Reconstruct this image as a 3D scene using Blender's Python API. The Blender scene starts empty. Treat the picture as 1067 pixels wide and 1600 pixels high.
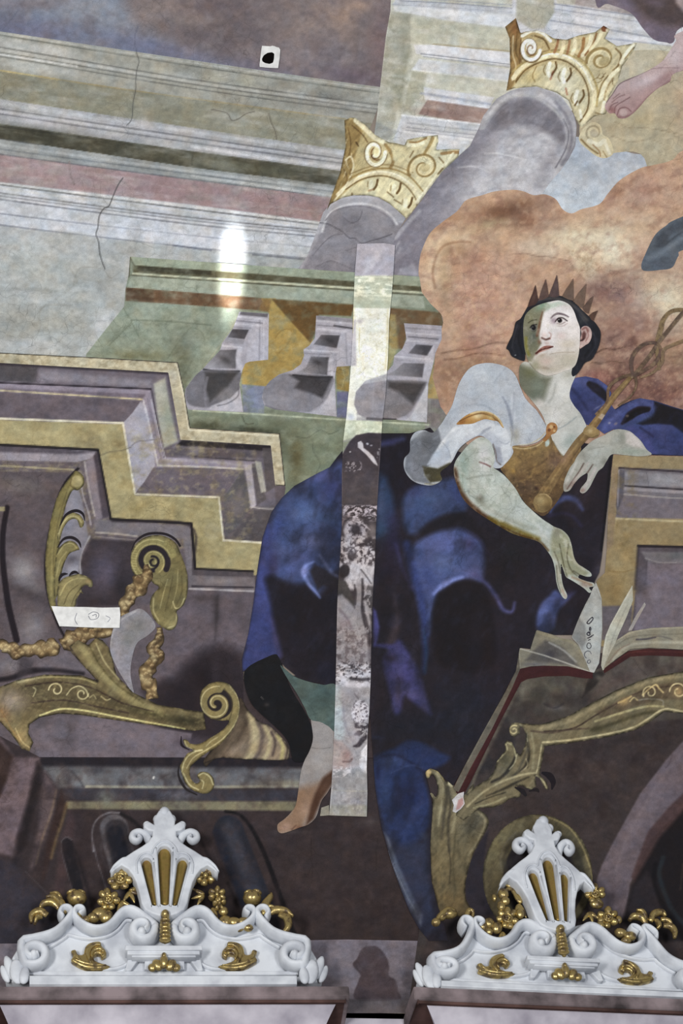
import bpy, bmesh, math, random
import numpy as np
from mathutils import Vector, Matrix

# ------------------------------------------------------------------ camera
W, H = 1067.0,1600.0
FPX = 3200.0                      # focal length in pixels of the 1067x1600 frame
PITCH = math.radians(45.0)
ROLL = math.radians(4.95)
CAM = np.array([0.0,0.0,1.6])
_f = np.array([0, math.cos(PITCH), math.sin(PITCH)])
_u0 = np.array([0,-math.sin(PITCH), math.cos(PITCH)])
_r0 = np.array([1.0,0,0])
_u = math.cos(ROLL)*_u0 + math.sin(ROLL)*_r0
_r = math.cos(ROLL)*_r0 - math.sin(ROLL)*_u0
scene = bpy.context.scene
COL = scene.collection
cam = bpy.data.cameras.new('camera')
cam.sensor_fit = 'VERTICAL'
cam.sensor_height = 24.0
cam.lens = 24.0*FPX/H
cam.clip_start = 0.05
camo = bpy.data.objects.new('camera', cam)
camo.matrix_world = Matrix(((_r[0], _u[0],-_f[0], CAM[0]),(_r[1], _u[1],-_f[1], CAM[1]),
                            (_r[2], _u[2],-_f[2], CAM[2]),(0,0,0,1)))
COL.objects.link(camo)
scene.camera = camo

# ------------------------------------------------------------------ light
YAW = math.radians(11.0)                       # direction the painted wall runs in
WS = np.array([math.cos(YAW), math.sin(YAW),0.0])
WN = np.array([-math.sin(YAW), math.cos(YAW),0.0])
world = bpy.data.worlds.new('hall_daylight'); scene.world = world
world.use_nodes = True
bgn = world.node_tree.nodes['Background']
bgn.inputs[0].default_value = (0.93,0.96,1.0,1)
bgn.inputs[1].default_value = 0.20
def area_light(name, s, d, z, ts, td, tz, sx, sy, power, colour, spread=180):
    l = bpy.data.lights.new(name, 'AREA'); l.shape = 'RECTANGLE'; l.size = sx; l.size_y = sy
    l.energy = power; l.color = colour; l.spread = math.radians(spread)
    o = bpy.data.objects.new(name, l); COL.objects.link(o)
    p = CAM*0 + s*WS + d*WN + np.array([0,0, z]); t = ts*WS + td*WN + np.array([0,0, tz])
    o.location = p
    o.rotation_euler = (Vector(t) - Vector(p)).to_track_quat('-Z', 'Y').to_euler()
    return o
area_light('window_light', -3.6,-1.6,2.2,0.3,5.6,6.6,1.2,2.6,470,(1.0,0.98,0.95))
area_light('window_light', 2.8,-2.6,1.8,0.3,5.6,6.6,1.2,2.6,270,(0.97,0.98,1.0))
def gleam(px, py, inc, dist, size, power, blend):
    """spot added to imitate window glare on the vault: a narrow beam striking the plaster at a slant"""
    p = on_vault(np.array(float(px)), np.array(float(py)),0.0); q = on_vault(np.array(float(px)-2.2), np.array(float(py)+40.0),0.0)
    c = np.array([0,0, CEN_Z]) + (p@WS)*WS + CEN_D*WN
    n = (c-p)/np.linalg.norm(c-p); t = (q-p)/np.linalg.norm(q-p)
    src = p + dist*(math.cos(math.radians(inc))*n + math.sin(math.radians(inc))*t)
    l = bpy.data.lights.new('gleam_light', 'SPOT'); l.energy = power; l.spot_size = math.radians(size); l.spot_blend = blend; l.shadow_soft_size = 0.02
    o = bpy.data.objects.new('gleam_light', l); COL.objects.link(o); o.location = src
    o.rotation_euler = (Vector(p)-Vector(src)).to_track_quat('-Z', 'Y').to_euler()
GLEAMS = [(362,424,75,2.1,3.5,2300,.8)]  # added spot, slanted so its patch imitates the window glare
scene.view_settings.view_transform = 'Standard'
scene.view_settings.look = 'None'
scene.view_settings.gamma = 1.0
scene.view_settings.use_curve_mapping = False
scene.view_settings.exposure = 0.16

# ------------------------------------------------------------------ geometry of the hall
D_WALL = 6.13          # distance to the wall plane under the vault
D_FRONT = 6.0          # front of the projecting cornice
R_V = 5.0              # radius of the cove
def ray(x, y):
    x = np.asarray(x, float); y = np.asarray(y, float)
    v = _f*FPX + (x[..., None]-W/2)*_r + (H/2-y[..., None])*_u
    return v/np.linalg.norm(v, axis=-1, keepdims=True)
def on_plane(x, y, d, yaw=YAW, org=None):
    """where the sight line meets a vertical plane -> world point"""
    n = np.array([-math.sin(yaw), math.cos(yaw),0.0])
    v = ray(x, y)
    o = np.zeros(3) if org is None else org
    t = (d + o@n - CAM@n)/(v@n)
    return CAM + v*t[..., None]
Z_SPRING = float(on_plane(np.array(590.0), np.array(1583.0), D_WALL)[2])
CEN_D, CEN_Z = D_WALL - R_V, Z_SPRING
def on_vault(x, y, h=0.0):
    """pixel of the survey drawing -> point on the cove, h above the plaster"""
    v = ray(x, y)
    vd, vz = v@WN, v[..., 2]
    od, oz = CAM@WN - CEN_D, CAM[2] - CEN_Z
    r = R_V - h
    a = vd*vd + vz*vz; b = 2*(od*vd + oz*vz); c = od*od + oz*oz - r*r
    t = (-b + np.sqrt(b*b - 4*a*c))/(2*a)
    p = CAM + v*t[..., None]
    low = p[..., 2] < CEN_Z                     # below the springing: straight wall
    if low.any():
        tp = ((D_WALL - h) - CAM@WN)/vd
        q = CAM + v*tp[..., None]
        p = np.where(low[..., None], q, p)
    return p

for g_ in GLEAMS: gleam(*g_)

# ------------------------------------------------------------------ object helpers
def thing(name, label, cat, loc=(0,0,0), group=None):
    o = bpy.data.objects.new(name, None); COL.objects.link(o); o.location = loc
    o.empty_display_size = 0.1
    o['label'] = label; o['category'] = cat
    if group: o['group'] = group
    return o
def link(name, me, mat, parent=None, label=None, kind=None):
    me.name = name
    o = bpy.data.objects.new(name, me); COL.objects.link(o)
    if mat and not me.materials: me.materials.append(mat)
    if parent:
        o.parent = parent
        o.matrix_parent_inverse = Matrix.Identity(4) if parent.type == 'MESH' else Matrix.Translation(-Vector(parent.location))
    if label: o['label'] = label
    if kind: o['kind'] = kind
    return o
def mesh_from(verts, faces, smooth=True):
    me = bpy.data.meshes.new('m')
    me.from_pydata([tuple(v) for v in verts],[],[tuple(f) for f in faces]); me.update()
    if smooth: me.polygons.foreach_set('use_smooth', [True]*len(me.polygons))
    return me
def grid_mesh(P, quads):
    me = bpy.data.meshes.new('m')
    n = len(quads)
    me.vertices.add(len(P)); me.vertices.foreach_set('co', P.astype(np.float32).ravel())
    me.loops.add(n*4); me.loops.foreach_set('vertex_index', quads.astype(np.int32).ravel())
    me.polygons.add(n)
    me.polygons.foreach_set('loop_start', np.arange(0, n*4,4, dtype=np.int32))
    me.polygons.foreach_set('use_smooth', np.ones(n, dtype=bool))
    me.update(calc_edges=True); me.validate()
    return me

# ------------------------------------------------------------------ materials
def nodes_of(name):
    m = bpy.data.materials.new(name); m.use_nodes = True
    nt = m.node_tree; return m, nt, nt.nodes['Principled BSDF']
def mk(nt, typ, **kw):
    n = nt.nodes.new(typ)
    for k, v in kw.items(): setattr(n, k, v)
    return n
def s2l(c):
    c = np.asarray(c, float)
    return np.where(c <= 0.04045, c/12.92,((c+0.055)/1.055)**2.4)
def rgb(r, g, b): return tuple(s2l(np.array([r, g, b])/255.0)) + (1,)
def paint_material(name, rough=0.62, coat=0.0, grain=1.0):
    """old lime paint: pigment of each stroke from the mesh, with mottling, craquelure and grain"""
    m, nt, bs = nodes_of(name)
    at = mk(nt, 'ShaderNodeAttribute', attribute_name='pigment')
    tc = mk(nt, 'ShaderNodeTexCoord')
    def noise(scale, detail, rough_):
        n = mk(nt, 'ShaderNodeTexNoise'); n.inputs['Scale'].default_value = scale
        n.inputs['Detail'].default_value = detail; n.inputs['Roughness'].default_value = rough_
        nt.links.new(tc.outputs['Object'], n.inputs['Vector']); return n
    def ramp(src, lo, hi, a, b):
        r = mk(nt, 'ShaderNodeMapRange'); r.inputs[1].default_value = lo; r.inputs[2].default_value = hi
        r.inputs[3].default_value = a; r.inputs[4].default_value = b
        nt.links.new(src, r.inputs[0]); return r.outputs[0]
    def mult(col, fac):
        x = mk(nt, 'ShaderNodeVectorMath', operation='SCALE')
        nt.links.new(col, x.inputs[0]); nt.links.new(fac, x.inputs['Scale']); return x.outputs[0]
    col = at.outputs['Color']
    n1 = noise(5.0,6,0.62); col = mult(col, ramp(n1.outputs['Fac'],0.25,0.75,1-0.10*grain, 1+0.10*grain))
    n2 = noise(55.0,4,0.7); col = mult(col, ramp(n2.outputs['Fac'],0.25,0.75,1-0.11*grain, 1+0.11*grain))
    n3 = noise(330.0,2,0.7); col = mult(col, ramp(n3.outputs['Fac'],0.25,0.75,1-0.2*grain, 1+0.2*grain))
    # craquelure: thin dark lines, only where the mask lets them show
    wn = noise(9.0,3,0.6)
    wadd = mk(nt, 'ShaderNodeVectorMath', operation='MULTIPLY_ADD')
    nt.links.new(wn.outputs['Color'], wadd.inputs[0]); wadd.inputs[1].default_value = (0.05,0.05,0.05)
    nt.links.new(tc.outputs['Object'], wadd.inputs[2])
    vo = mk(nt, 'ShaderNodeTexVoronoi', feature='DISTANCE_TO_EDGE'); vo.inputs['Scale'].default_value = 21.0
    nt.links.new(wadd.outputs[0], vo.inputs['Vector'])
    mask = noise(2.3,3,0.6)
    ln = ramp(vo.outputs['Distance'],0.0,0.022,1.0,0.0)
    mk_ = ramp(mask.outputs['Fac'],0.46,0.62,0.0,0.36*grain)
    mm = mk(nt, 'ShaderNodeMath', operation='MULTIPLY'); nt.links.new(ln, mm.inputs[0]); nt.links.new(mk_, mm.inputs[1])
    inv = mk(nt, 'ShaderNodeMath', operation='SUBTRACT'); inv.inputs[0].default_value = 1.0
    nt.links.new(mm.outputs[0], inv.inputs[1]); col = mult(col, inv.outputs[0])
    nt.links.new(col, bs.inputs['Base Color'])
    bs.inputs['Roughness'].default_value = rough
    bs.inputs['Specular IOR Level'].default_value = 0.18
    bs.inputs['Coat Weight'].default_value = coat; bs.inputs['Coat Roughness'].default_value = 0.16
    bp = mk(nt, 'ShaderNodeBump'); bp.inputs['Strength'].default_value = 0.05; bp.inputs['Distance'].default_value = 0.004
    nt.links.new(n2.outputs['Fac'], bp.inputs['Height']); nt.links.new(bp.outputs[0], bs.inputs['Normal'])
    return m
M_PAINT = paint_material('fresco_pigment')
def plain(name, c, rough=0.6, metal=0.0, var=0.12, scale=20.0, bump=0.15, spec=0.4, dirt=None):
    m, nt, bs = nodes_of(name)
    tc = mk(nt, 'ShaderNodeTexCoord')
    n = mk(nt, 'ShaderNodeTexNoise'); n.inputs['Scale'].default_value = scale; n.inputs['Detail'].default_value = 6
    nt.links.new(tc.outputs['Object'], n.inputs['Vector'])
    cr = mk(nt, 'ShaderNodeValToRGB')
    c = np.array(c)
    d = c*(1-var*1.6) if dirt is None else np.array(dirt)
    cr.color_ramp.elements[0].color = rgb(*d); cr.color_ramp.elements[0].position = 0.3
    cr.color_ramp.elements[1].color = rgb(*np.minimum(255, c*(1+var*0.6))); cr.color_ramp.elements[1].position = 0.65
    nt.links.new(n.outputs['Fac'], cr.inputs[0]); nt.links.new(cr.outputs[0], bs.inputs['Base Color'])
    bs.inputs['Roughness'].default_value = rough; bs.inputs['Metallic'].default_value = metal
    bs.inputs['Specular IOR Level'].default_value = spec
    bp = mk(nt, 'ShaderNodeBump'); bp.inputs['Strength'].default_value = bump; bp.inputs['Distance'].default_value = 0.003
    n2 = mk(nt, 'ShaderNodeTexNoise'); n2.inputs['Scale'].default_value = scale*6; n2.inputs['Detail'].default_value = 4
    nt.links.new(tc.outputs['Object'], n2.inputs['Vector'])
    nt.links.new(n2.outputs['Fac'], bp.inputs['Height']); nt.links.new(bp.outputs[0], bs.inputs['Normal'])
    return m

# ------------------------------------------------------------------ the painter: every brush works on (X, Y, C)
RNG = np.random.RandomState(7)
_LAT = RNG.rand(257,257)
def vnoise(x, y, seed=0):
    x = x + seed*17.31; y = y + seed*9.77
    xi = np.floor(x).astype(int); yi = np.floor(y).astype(int)
    fx = x-xi; fy = y-yi; fx = fx*fx*(3-2*fx); fy = fy*fy*(3-2*fy)
    xi %= 256; yi %= 256
    a = _LAT[xi, yi]; b = _LAT[xi+1, yi]; c = _LAT[xi, yi+1]; d = _LAT[xi+1, yi+1]
    return (a*(1-fx)+b*fx)*(1-fy) + (c*(1-fx)+d*fx)*fy
def fnoise(x, y, seed=0, oct=4):
    s = 0; a = 0.5; t = 0
    for k in range(oct):
        s = s + a*vnoise(x*2**k, y*2**k, seed+k*3); t += a; a *= 0.55
    return s/t
def spline(pts, closed=False, n=6):
    p = np.asarray(pts, float)
    if len(p) < 3: return p
    if closed: q = np.vstack([p[-1], p, p[0], p[1]])
    else: q = np.vstack([2*p[0]-p[1], p, 2*p[-1]-p[-2]])
    out = []
    t = np.linspace(0,1, n, endpoint=False)[:, None]
    for i in range(1, len(q)-2):
        a, b, c, d = q[i-1], q[i], q[i+1], q[i+2]
        out.append(0.5*(2*b + (c-a)*t + (2*a-5*b+4*c-d)*t*t + (3*b-a-3*c+d)*t**3))
    if not closed: out.append(p[-1:])
    return np.vstack(out)
def inside(X, Y, poly):
    r = np.zeros(X.shape, bool); n = len(poly)
    for i in range(n):
        x0, y0 = poly[i]; x1, y1 = poly[(i+1) % n]
        if y0 == y1: continue
        c = (y0 > Y) != (y1 > Y)
        r ^= c & (X < (x1-x0)*(Y-y0)/(y1-y0)+x0)
    return r
def seg_near(X, Y, pts, closed=False):
    """nearest distance to a polyline, its parameter 0..1 and the nearest point"""
    p = np.asarray(pts, float)
    if closed: p = np.vstack([p, p[:1]])
    best = np.full(X.shape, 1e9); par = np.zeros(X.shape); bx = X.copy(); by = Y.copy()
    ns = len(p)-1
    for i in range(ns):
        ax, ay = p[i]; dx, dy = p[i+1]-p[i]
        l2 = dx*dx+dy*dy
        if l2 < 1e-12: continue
        t = np.clip(((X-ax)*dx+(Y-ay)*dy)/l2,0,1)
        qx = ax+t*dx; qy = ay+t*dy
        d = (X-qx)**2+(Y-qy)**2
        m = d < best
        best[m] = d[m]; par[m] = (i+t[m])/ns; bx[m] = qx[m]; by[m] = qy[m]
    return np.sqrt(best), par, bx, by
def _c(c): return np.array(c, float)/255.0
def _near(X, Y, pts, pad):
    p = np.asarray(pts, float)
    return np.nonzero((X > p[:, 0].min()-pad) & (X < p[:, 0].max()+pad) & (Y > p[:, 1].min()-pad) & (Y < p[:, 1].max()+pad))[0]
def L(col, w, pts, a=1.0, soft=1.2, sm=True):          # brush line, width may taper
    pp = spline(pts) if sm else np.asarray(pts, float)
    ww = np.atleast_1d(np.asarray(w, float))
    def f(X, Y, C):
        i = _near(X, Y, pp, ww.max()+soft*2)
        if not len(i): return
        d, t, _, _ = seg_near(X[i], Y[i], pp)
        wd = np.interp(t, np.linspace(0,1, len(ww)), ww) if len(ww) > 1 else ww[0]
        k = (np.clip((wd/2-d)/soft+0.5,0,1)*a)[:, None]
        C[i] = C[i]*(1-k)+_c(col)*k
    return f
def F(col, pts, a=1.0, soft=1.2, sm=False, col2=None, axis=None):   # filled shape, optional second colour along axis
    pp = spline(pts, True) if sm else np.asarray(pts, float)
    def f(X, Y, C):
        i = _near(X, Y, pp, soft*2)
        if not len(i): return
        x, y = X[i], Y[i]
        d, _, _, _ = seg_near(x, y, pp, True)
        ins = inside(x, y, pp)
        k = (np.clip(np.where(ins, d, -d)/soft+0.5,0,1)*a)[:, None]
        cc = _c(col)
        if col2 is not None:
            (x0, y0),(x1, y1) = axis
            t = np.clip(((x-x0)*(x1-x0)+(y-y0)*(y1-y0))/((x1-x0)**2+(y1-y0)**2),0,1)[:, None]
            cc = cc*(1-t)+_c(col2)*t
        C[i] = C[i]*(1-k)+cc*k
    return f
def B(col, x0, y0, rx, ry, rot=0, a=1.0, p=1.0):                     # soft dab
    c, s = math.cos(math.radians(rot)), math.sin(math.radians(rot))
    R = max(rx, ry)*2.6
    def f(X, Y, C):
        i = np.nonzero((abs(X-x0) < R) & (abs(Y-y0) < R))[0]
        if not len(i): return
        x = X[i]-x0; y = Y[i]-y0
        q = ((x*c+y*s)/rx)**2+((y*c-x*s)/ry)**2
        k = (np.exp(-q**p)*a)[:, None]
        C[i] = C[i]*(1-k)+_c(col)*k
    return f
def E(col, x0, y0, rx, ry, rot=0, a=1.0, soft=1.2):                  # crisp ellipse
    t = np.linspace(0,2*math.pi, 28, endpoint=False); c, s = math.cos(math.radians(rot)), math.sin(math.radians(rot))
    px = rx*np.cos(t); py = ry*np.sin(t)
    return F(col, np.stack([x0+px*c-py*s, y0+px*s+py*c],1), a, soft)
def G(c0, c1, x0, y0, x1, y1, a=1.0):                                # wash along a direction
    def f(X, Y, C):
        t = np.clip(((X-x0)*(x1-x0)+(Y-y0)*(y1-y0))/((x1-x0)**2+(y1-y0)**2),0,1)[:, None]
        C[:] = C*(1-a)+(_c(c0)*(1-t)+_c(c1)*t)*a
    return f
def N(col, sx, sy, a=0.5, lo=0.45, hi=0.75, rot=0, seed=1, box=None):   # mottling
    c, s = math.cos(math.radians(rot)), math.sin(math.radians(rot))
    def f(X, Y, C):
        if box is None: i = np.arange(len(X))
        else: i = np.nonzero((X > box[0]) & (X < box[2]) & (Y > box[1]) & (Y < box[3]))[0]
        if not len(i): return
        x, y = X[i], Y[i]
        n = fnoise((x*c+y*s)/sx, (y*c-x*s)/sy, seed)
        k = np.clip((n-lo)/(hi-lo),0,1)*a
        if box is not None:
            e = np.minimum.reduce([x-box[0], box[2]-x, y-box[1], box[3]-y])
            k = k*np.clip(e/(0.15*min(box[2]-box[0], box[3]-box[1])+1e-6),0,1)
        k = k[:, None]
        C[i] = C[i]*(1-k)+_c(col)*k
    return f
def spiral(cx, cy, r0, r1, a0, turns, n=40, sq=1.0, rot=0):
    t = np.linspace(0,1, n); a = np.radians(a0)+turns*2*math.pi*t; r = r0+(r1-r0)*t
    x = r*np.cos(a); y = r*np.sin(a)*sq
    c, s = math.cos(math.radians(rot)), math.sin(math.radians(rot))
    return np.stack([cx+x*c-y*s, cy+x*s+y*c],1)
LAYER = [0]
COOL = {'painted_column': .6, 'painted_sky': .78, 'painted_baluster': .7, 'painted_coffer_frame': .8, 'painted_entablature': .8}
MOTTLE = {'face': .35, 'forward_arm': .45, 'resting_hand': .4, 'neck_and_chest': .4, 'blouse': .5, 'leg': .5, 'painted_foot': .5}
CONTR = {'painted_coffer_frame': 1.22, 'cream_fillet': 1.2, 'gilt_console_arm': 1.4, 'gilt_leaf_stalk': 1.3, 'gilt_horn': 1.25, 'painted_lectern': 1.15, 'painted_attic': 1.15, 'painted_book': 1.1, 'page_stack': 1.2, 'resting_hand': 1.4, 'face': 1.3, 'forward_arm': 1.4, 'resting_hand': 1.4, 'neck_and_chest': 1.35, 'blouse': 1.3, 'painted_cloud': 1.3, 'painted_column': 1.2, 'painted_entablature': 1.15, 'painted_steps': 1.25, 'painted_baluster': 1.2, 'painted_pedestal': 1.15,
         'leg': 1.3, 'bodice': 1.25, 'painted_capital': 1.55, 'painted_cornice_block': 1.2, 'painted_foot': 1.2, 'painted_woman': 1.06}
GAIN = {'cream_fillet': 1.0, 'painted_capital': 1.0, 'painted_entablature': .95, 'painted_cornice_block': .99, 'painted_cloud': 1.0, 'painted_column': .95, 'painted_woman': 1.1, 'blouse': .97,
        'painted_plinth': 1.0, 'cleaning_trial_strip': 1.0, 'shoulder_mantle': 1.0, 'upright_page': 1.0, 'face': 1.0}
def painted(name, parent, outline, col, ops=(), s=2.0, sm=True, label=None, mat=None, lift=None, gain=None, sat=0.82):
    """one painted figure of the fresco: a skin of paint on the plaster with its own outline"""
    LAYER[0] += 1
    h = 0.0010 + 0.00009*LAYER[0] if lift is None else lift
    pp = spline(outline, True) if sm else np.asarray(outline, float)
    x0, y0 = pp.min(0)-s; x1, y1 = pp.max(0)+s
    nx = int(math.ceil((x1-x0)/s))+1; ny = int(math.ceil((y1-y0)/s))+1
    gx, gy = np.meshgrid(x0+np.arange(nx)*s, y0+np.arange(ny)*s)
    X = gx.ravel().copy(); Y = gy.ravel().copy()
    ins = inside(X, Y, pp)
    I = ins.reshape(ny, nx)
    cell = I[:-1, :-1] | I[1:, :-1] | I[:-1,1:] | I[1:, 1:]
    jj, ii = np.nonzero(cell)
    a = jj*nx+ii
    q = np.stack([a+nx, a+nx+1, a+1, a],1)
    used = np.unique(q)
    out = used[~ins[used]]
    _, _, bx, by = seg_near(X[out], Y[out], pp, True)
    X[out] = bx; Y[out] = by
    remap = np.full(nx*ny, -1); remap[used] = np.arange(len(used))
    q = remap[q]; X = X[used]; Y = Y[used]
    C = np.tile(_c(col),(len(X),1))
    for op in ops: op(X, Y, C)
    if name.startswith('gilt') or name == 'painted_capital':
        dd = seg_near(X, Y, pp, True)[0]
        nz = fnoise(X/5, Y/5,4,2)
        C = C*(1-((.26 if name == 'painted_capital' else .42)*np.exp(-(dd/2.2)**2)*np.clip(nz*1.8-.2,0,1))[:, None])
        vein = fnoise((X*.8+Y*.6)/3.2,(Y*.8-X*.6)/16,11,3)[:, None]
        C = C*(.92+.17*vein)
    k_ = CONTR.get(name)
    if k_: C = np.clip(C.mean(0)+(C-C.mean(0))*k_, .02,.98)
    # brushy unevenness of the hand-laid colour: warm and cool, light and dark
    sd = LAYER[0] % 9
    n1 = fnoise(X/26, Y/19, sd, 3)[:, None]-.5; n2 = fnoise(X/7, Y/5, sd+3,3)[:, None]-.5; n3 = fnoise(X/15, Y/15, sd+5,2)[:, None]-.5
    mo = MOTTLE.get(name, 1.0)
    C = C*(1+mo*(.13*n1+.17*n2))+mo*n3*np.array([[.05,.0,-.05]])*(.3+C.mean(1)[:, None])
    # the old paint has greyed: warm pigments lost colour, darks sank in
    lum = C@np.array([.30,.59,.11]); lum = lum[:, None]
    warm = np.clip((C[:, :1]-C[:, 2:])*12,0,1)
    C = lum + (C-lum)*(warm*(sat*.86 if name.startswith(('gilt', 'cream')) or name == 'painted_capital' else sat) + (1-warm)*COOL.get(name, 0.88))
    g_ = GAIN.get(name, 0.97) if gain is None else gain
    C = C*g_*(0.86+0.14*np.clip((lum-.12)/.3,0,1))
    l2 = C.mean(1)[:, None]+1e-4; C = C*(1 + 0.14*(l2-0.5)*np.clip((l2-.1)*6,0,1)/l2)
    P = on_vault(X, Y, h)
    me = grid_mesh(P, q)
    nv = len(me.vertices)
    at = me.attributes.new('pigment', 'FLOAT_COLOR', 'POINT')
    lin = s2l(np.clip(C, 0,1))
    at.data.foreach_set('color', np.concatenate([lin, np.ones((len(lin),1))],1).astype(np.float32).ravel())
    return link(name, me, mat or M_PAINT, parent, label)
# ------------------------------------------------------------------ structure: cove, wall, cornices
M_PLASTER = plain('bare_lime_plaster', (150,138,128), rough=0.85, var=0.18, scale=3.0, bump=0.3, spec=0.15)
def build_cove():
    ss = np.linspace(-4.2,4.6,60); th = np.linspace(0, math.radians(84),70)
    V = []; Fc = []
    for layer, r in enumerate((R_V, R_V+0.22)):
        for t in th:
            for s in ss:
                V.append(s*WS + (CEN_D+r*math.cos(t))*WN + np.array([0,0, CEN_Z+r*math.sin(t)]))
    n, m = len(ss), len(th); o = n*m
    for j in range(m-1):
        for i in range(n-1):
            a = j*n+i
            Fc.append((a, a+n, a+n+1, a+1)); Fc.append((o+a, o+a+1, o+a+n+1, o+a+n))
    for j in range(m-1):
        for i, fl in ((0,0),(n-1,1)):
            a = j*n+i; f = (a, o+a, o+a+n, a+n); Fc.append(f[::-1] if fl else f)
    for i in range(n-1):
        a = i; Fc.append((a, a+1, o+a+1, o+a)); a = (m-1)*n+i; Fc.append((a, o+a, o+a+1, a+1))
    me = mesh_from(V, Fc)
    return link('ceiling', me, M_PLASTER, kind='structure')
build_cove()
def prism(profile, s0, s1, yaw, org, d0, mitre0=0.0, mitre1=0.0):
    """moulding: profile of (forward, z) run along a wall direction between s0 and s1"""
    w = np.array([math.cos(yaw), math.sin(yaw),0]); nrm = np.array([-math.sin(yaw), math.cos(yaw),0])
    V = []; n = len(profile)
    base = (org + d0*nrm) if org is not None else d0*nrm
    for s, mt in ((s0, mitre0),(s1, mitre1)):
        for f, z in profile: V.append(base - base@w*w*0 + (s + mt*f)*w - f*nrm + np.array([0,0, z]))
    Fc = [(i, (i+1) % n, n+(i+1) % n, n+i) for i in range(n)]
    Fc += [tuple(range(n))[::-1], tuple(range(n, 2*n))]
    me = mesh_from(V, Fc, smooth=False)
    bm = bmesh.new(); bm.from_mesh(me); bmesh.ops.recalc_face_normals(bm, faces=bm.faces); bm.to_mesh(me); bm.free()
    return me
# both projecting cornices turn a little: the hall's wall is not straight
class Frame:
    def __init__(s, yaw, px, py):
        s.yaw = yaw
        s.w = np.array([math.cos(yaw), math.sin(yaw),0]); s.n = np.array([-math.sin(yaw), math.cos(yaw),0])
        p = on_plane(np.array(float(px)), np.array(float(py)), D_FRONT, YAW)
        s.org = p                                    # foot of the crest, middle of its front
    def pt(s, x, y, fwd=0.0):
        """sight line met with the plane fwd in front of the cornice face -> local (u, v)"""
        v = ray(np.asarray(x, float), np.asarray(y, float))
        t = ((s.org - fwd*s.n - CAM)@s.n)/(v@s.n)
        p = CAM + v*t[..., None] - s.org
        return np.stack([p@s.w, p[..., 2]],-1)
    def world(s, u, v, fwd):
        return s.org + u*s.w - fwd*s.n + np.array([0,0, v])
FL = Frame(math.radians(9.0),256,1541)
FR = Frame(math.radians(13.4),889,1551.5)
M_FASCIA = plain('lilac_grey_lime_wash', (122,110,112), rough=0.8, var=0.3, scale=9, spec=0.15)
M_SOFFIT = plain('umber_lime_wash', (82,62,58), rough=0.85, var=0.25, scale=9, spec=0.1)
M_FRIEZE = plain('pale_marble_wash', (172,168,176), rough=0.55, var=0.2, scale=7, spec=0.3, dirt=(135,130,142))
def cornice(fr, name, x0, x1, lx0, lx1, ystart):
    """projecting cornice under a crest: fascia, soffit strip and the frieze set back below"""
    z1 = 0.0
    xm = fr is FL and 256 or 889
    z2 = float(fr.pt(xm, ystart+17,0.0)[1])
    zf0 = float(fr.pt(xm, ystart+27,-0.035)[1])
    u0 = float(fr.pt(x0, ystart, 0)[0]); u1 = float(fr.pt(x1, ystart, 0)[0])
    def run(prof, a, b, nm, mat, parent=None, kind=None):
        V = []; n = len(prof)
        for u in (a, b):
            for f, z in prof: V.append(fr.world(u, z, f))
        Fc = [(i, (i+1) % n, n+(i+1) % n, n+i) for i in range(n)] + [tuple(range(n))[::-1], tuple(range(n, 2*n))]
        me = mesh_from(V, Fc, smooth=False)
        bm = bmesh.new(); bm.from_mesh(me); bmesh.ops.recalc_face_normals(bm, faces=bm.faces)
        bmesh.ops.bevel(bm, geom=[e for e in bm.edges if e.calc_face_angle(0) > 0.5], offset=0.0025, segments=2, affect='EDGES')
        bm.to_mesh(me); bm.free()
        return link(nm, me, mat, parent, kind=kind)
    top = run([(-0.20, z1),(0.0, z1),(0.0, z2),(-0.006, z2-0.004),(-0.20, z2-0.004)], u0, u1, name, M_FASCIA, kind='structure')
    run([(-0.20, z2-0.0045),(-0.008, z2-0.0045),(-0.012, z2-0.016),(-0.030, zf0+0.004),(-0.20, zf0+0.004)],
        u0+0.012, u1-0.012, 'soffit_moulding', M_SOFFIT, top)
    l0 = float(fr.pt(lx0, ystart+27,-0.035)[0]); l1 = float(fr.pt(lx1, ystart+27,-0.035)[0])
    prof = [(-0.20, zf0+0.003)]
    for t in np.linspace(0,1,9): prof.append((-0.036-0.075*math.sin(t*math.pi/2), zf0+0.003-0.17*t))
    prof += [(-0.111, zf0-0.5),(-0.20, zf0-0.5)]
    V = []; n = len(prof)
    for k, u in enumerate((l0, l1)):
        for f, z in prof:
            uu = u + (1 if k == 0 else -1)*(-0.036-max(f, -0.111))*0.9
            V.append(fr.world(uu, z, f))
    Fc = [(i, (i+1) % n, n+(i+1) % n, n+i) for i in range(n)] + [tuple(range(n))[::-1], tuple(range(n, 2*n))]
    me = mesh_from(V, Fc, smooth=False)
    bm = bmesh.new(); bm.from_mesh(me); bmesh.ops.recalc_face_normals(bm, faces=bm.faces); bm.to_mesh(me); bm.free()
    link('cove_frieze', me, M_FRIEZE, top)
    return top
cornice(FL, 'trim_1', -900,545,-2,526,1541)
cornice(FR, 'trim_2', 647,2000,667,2000,1551.5)
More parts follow.
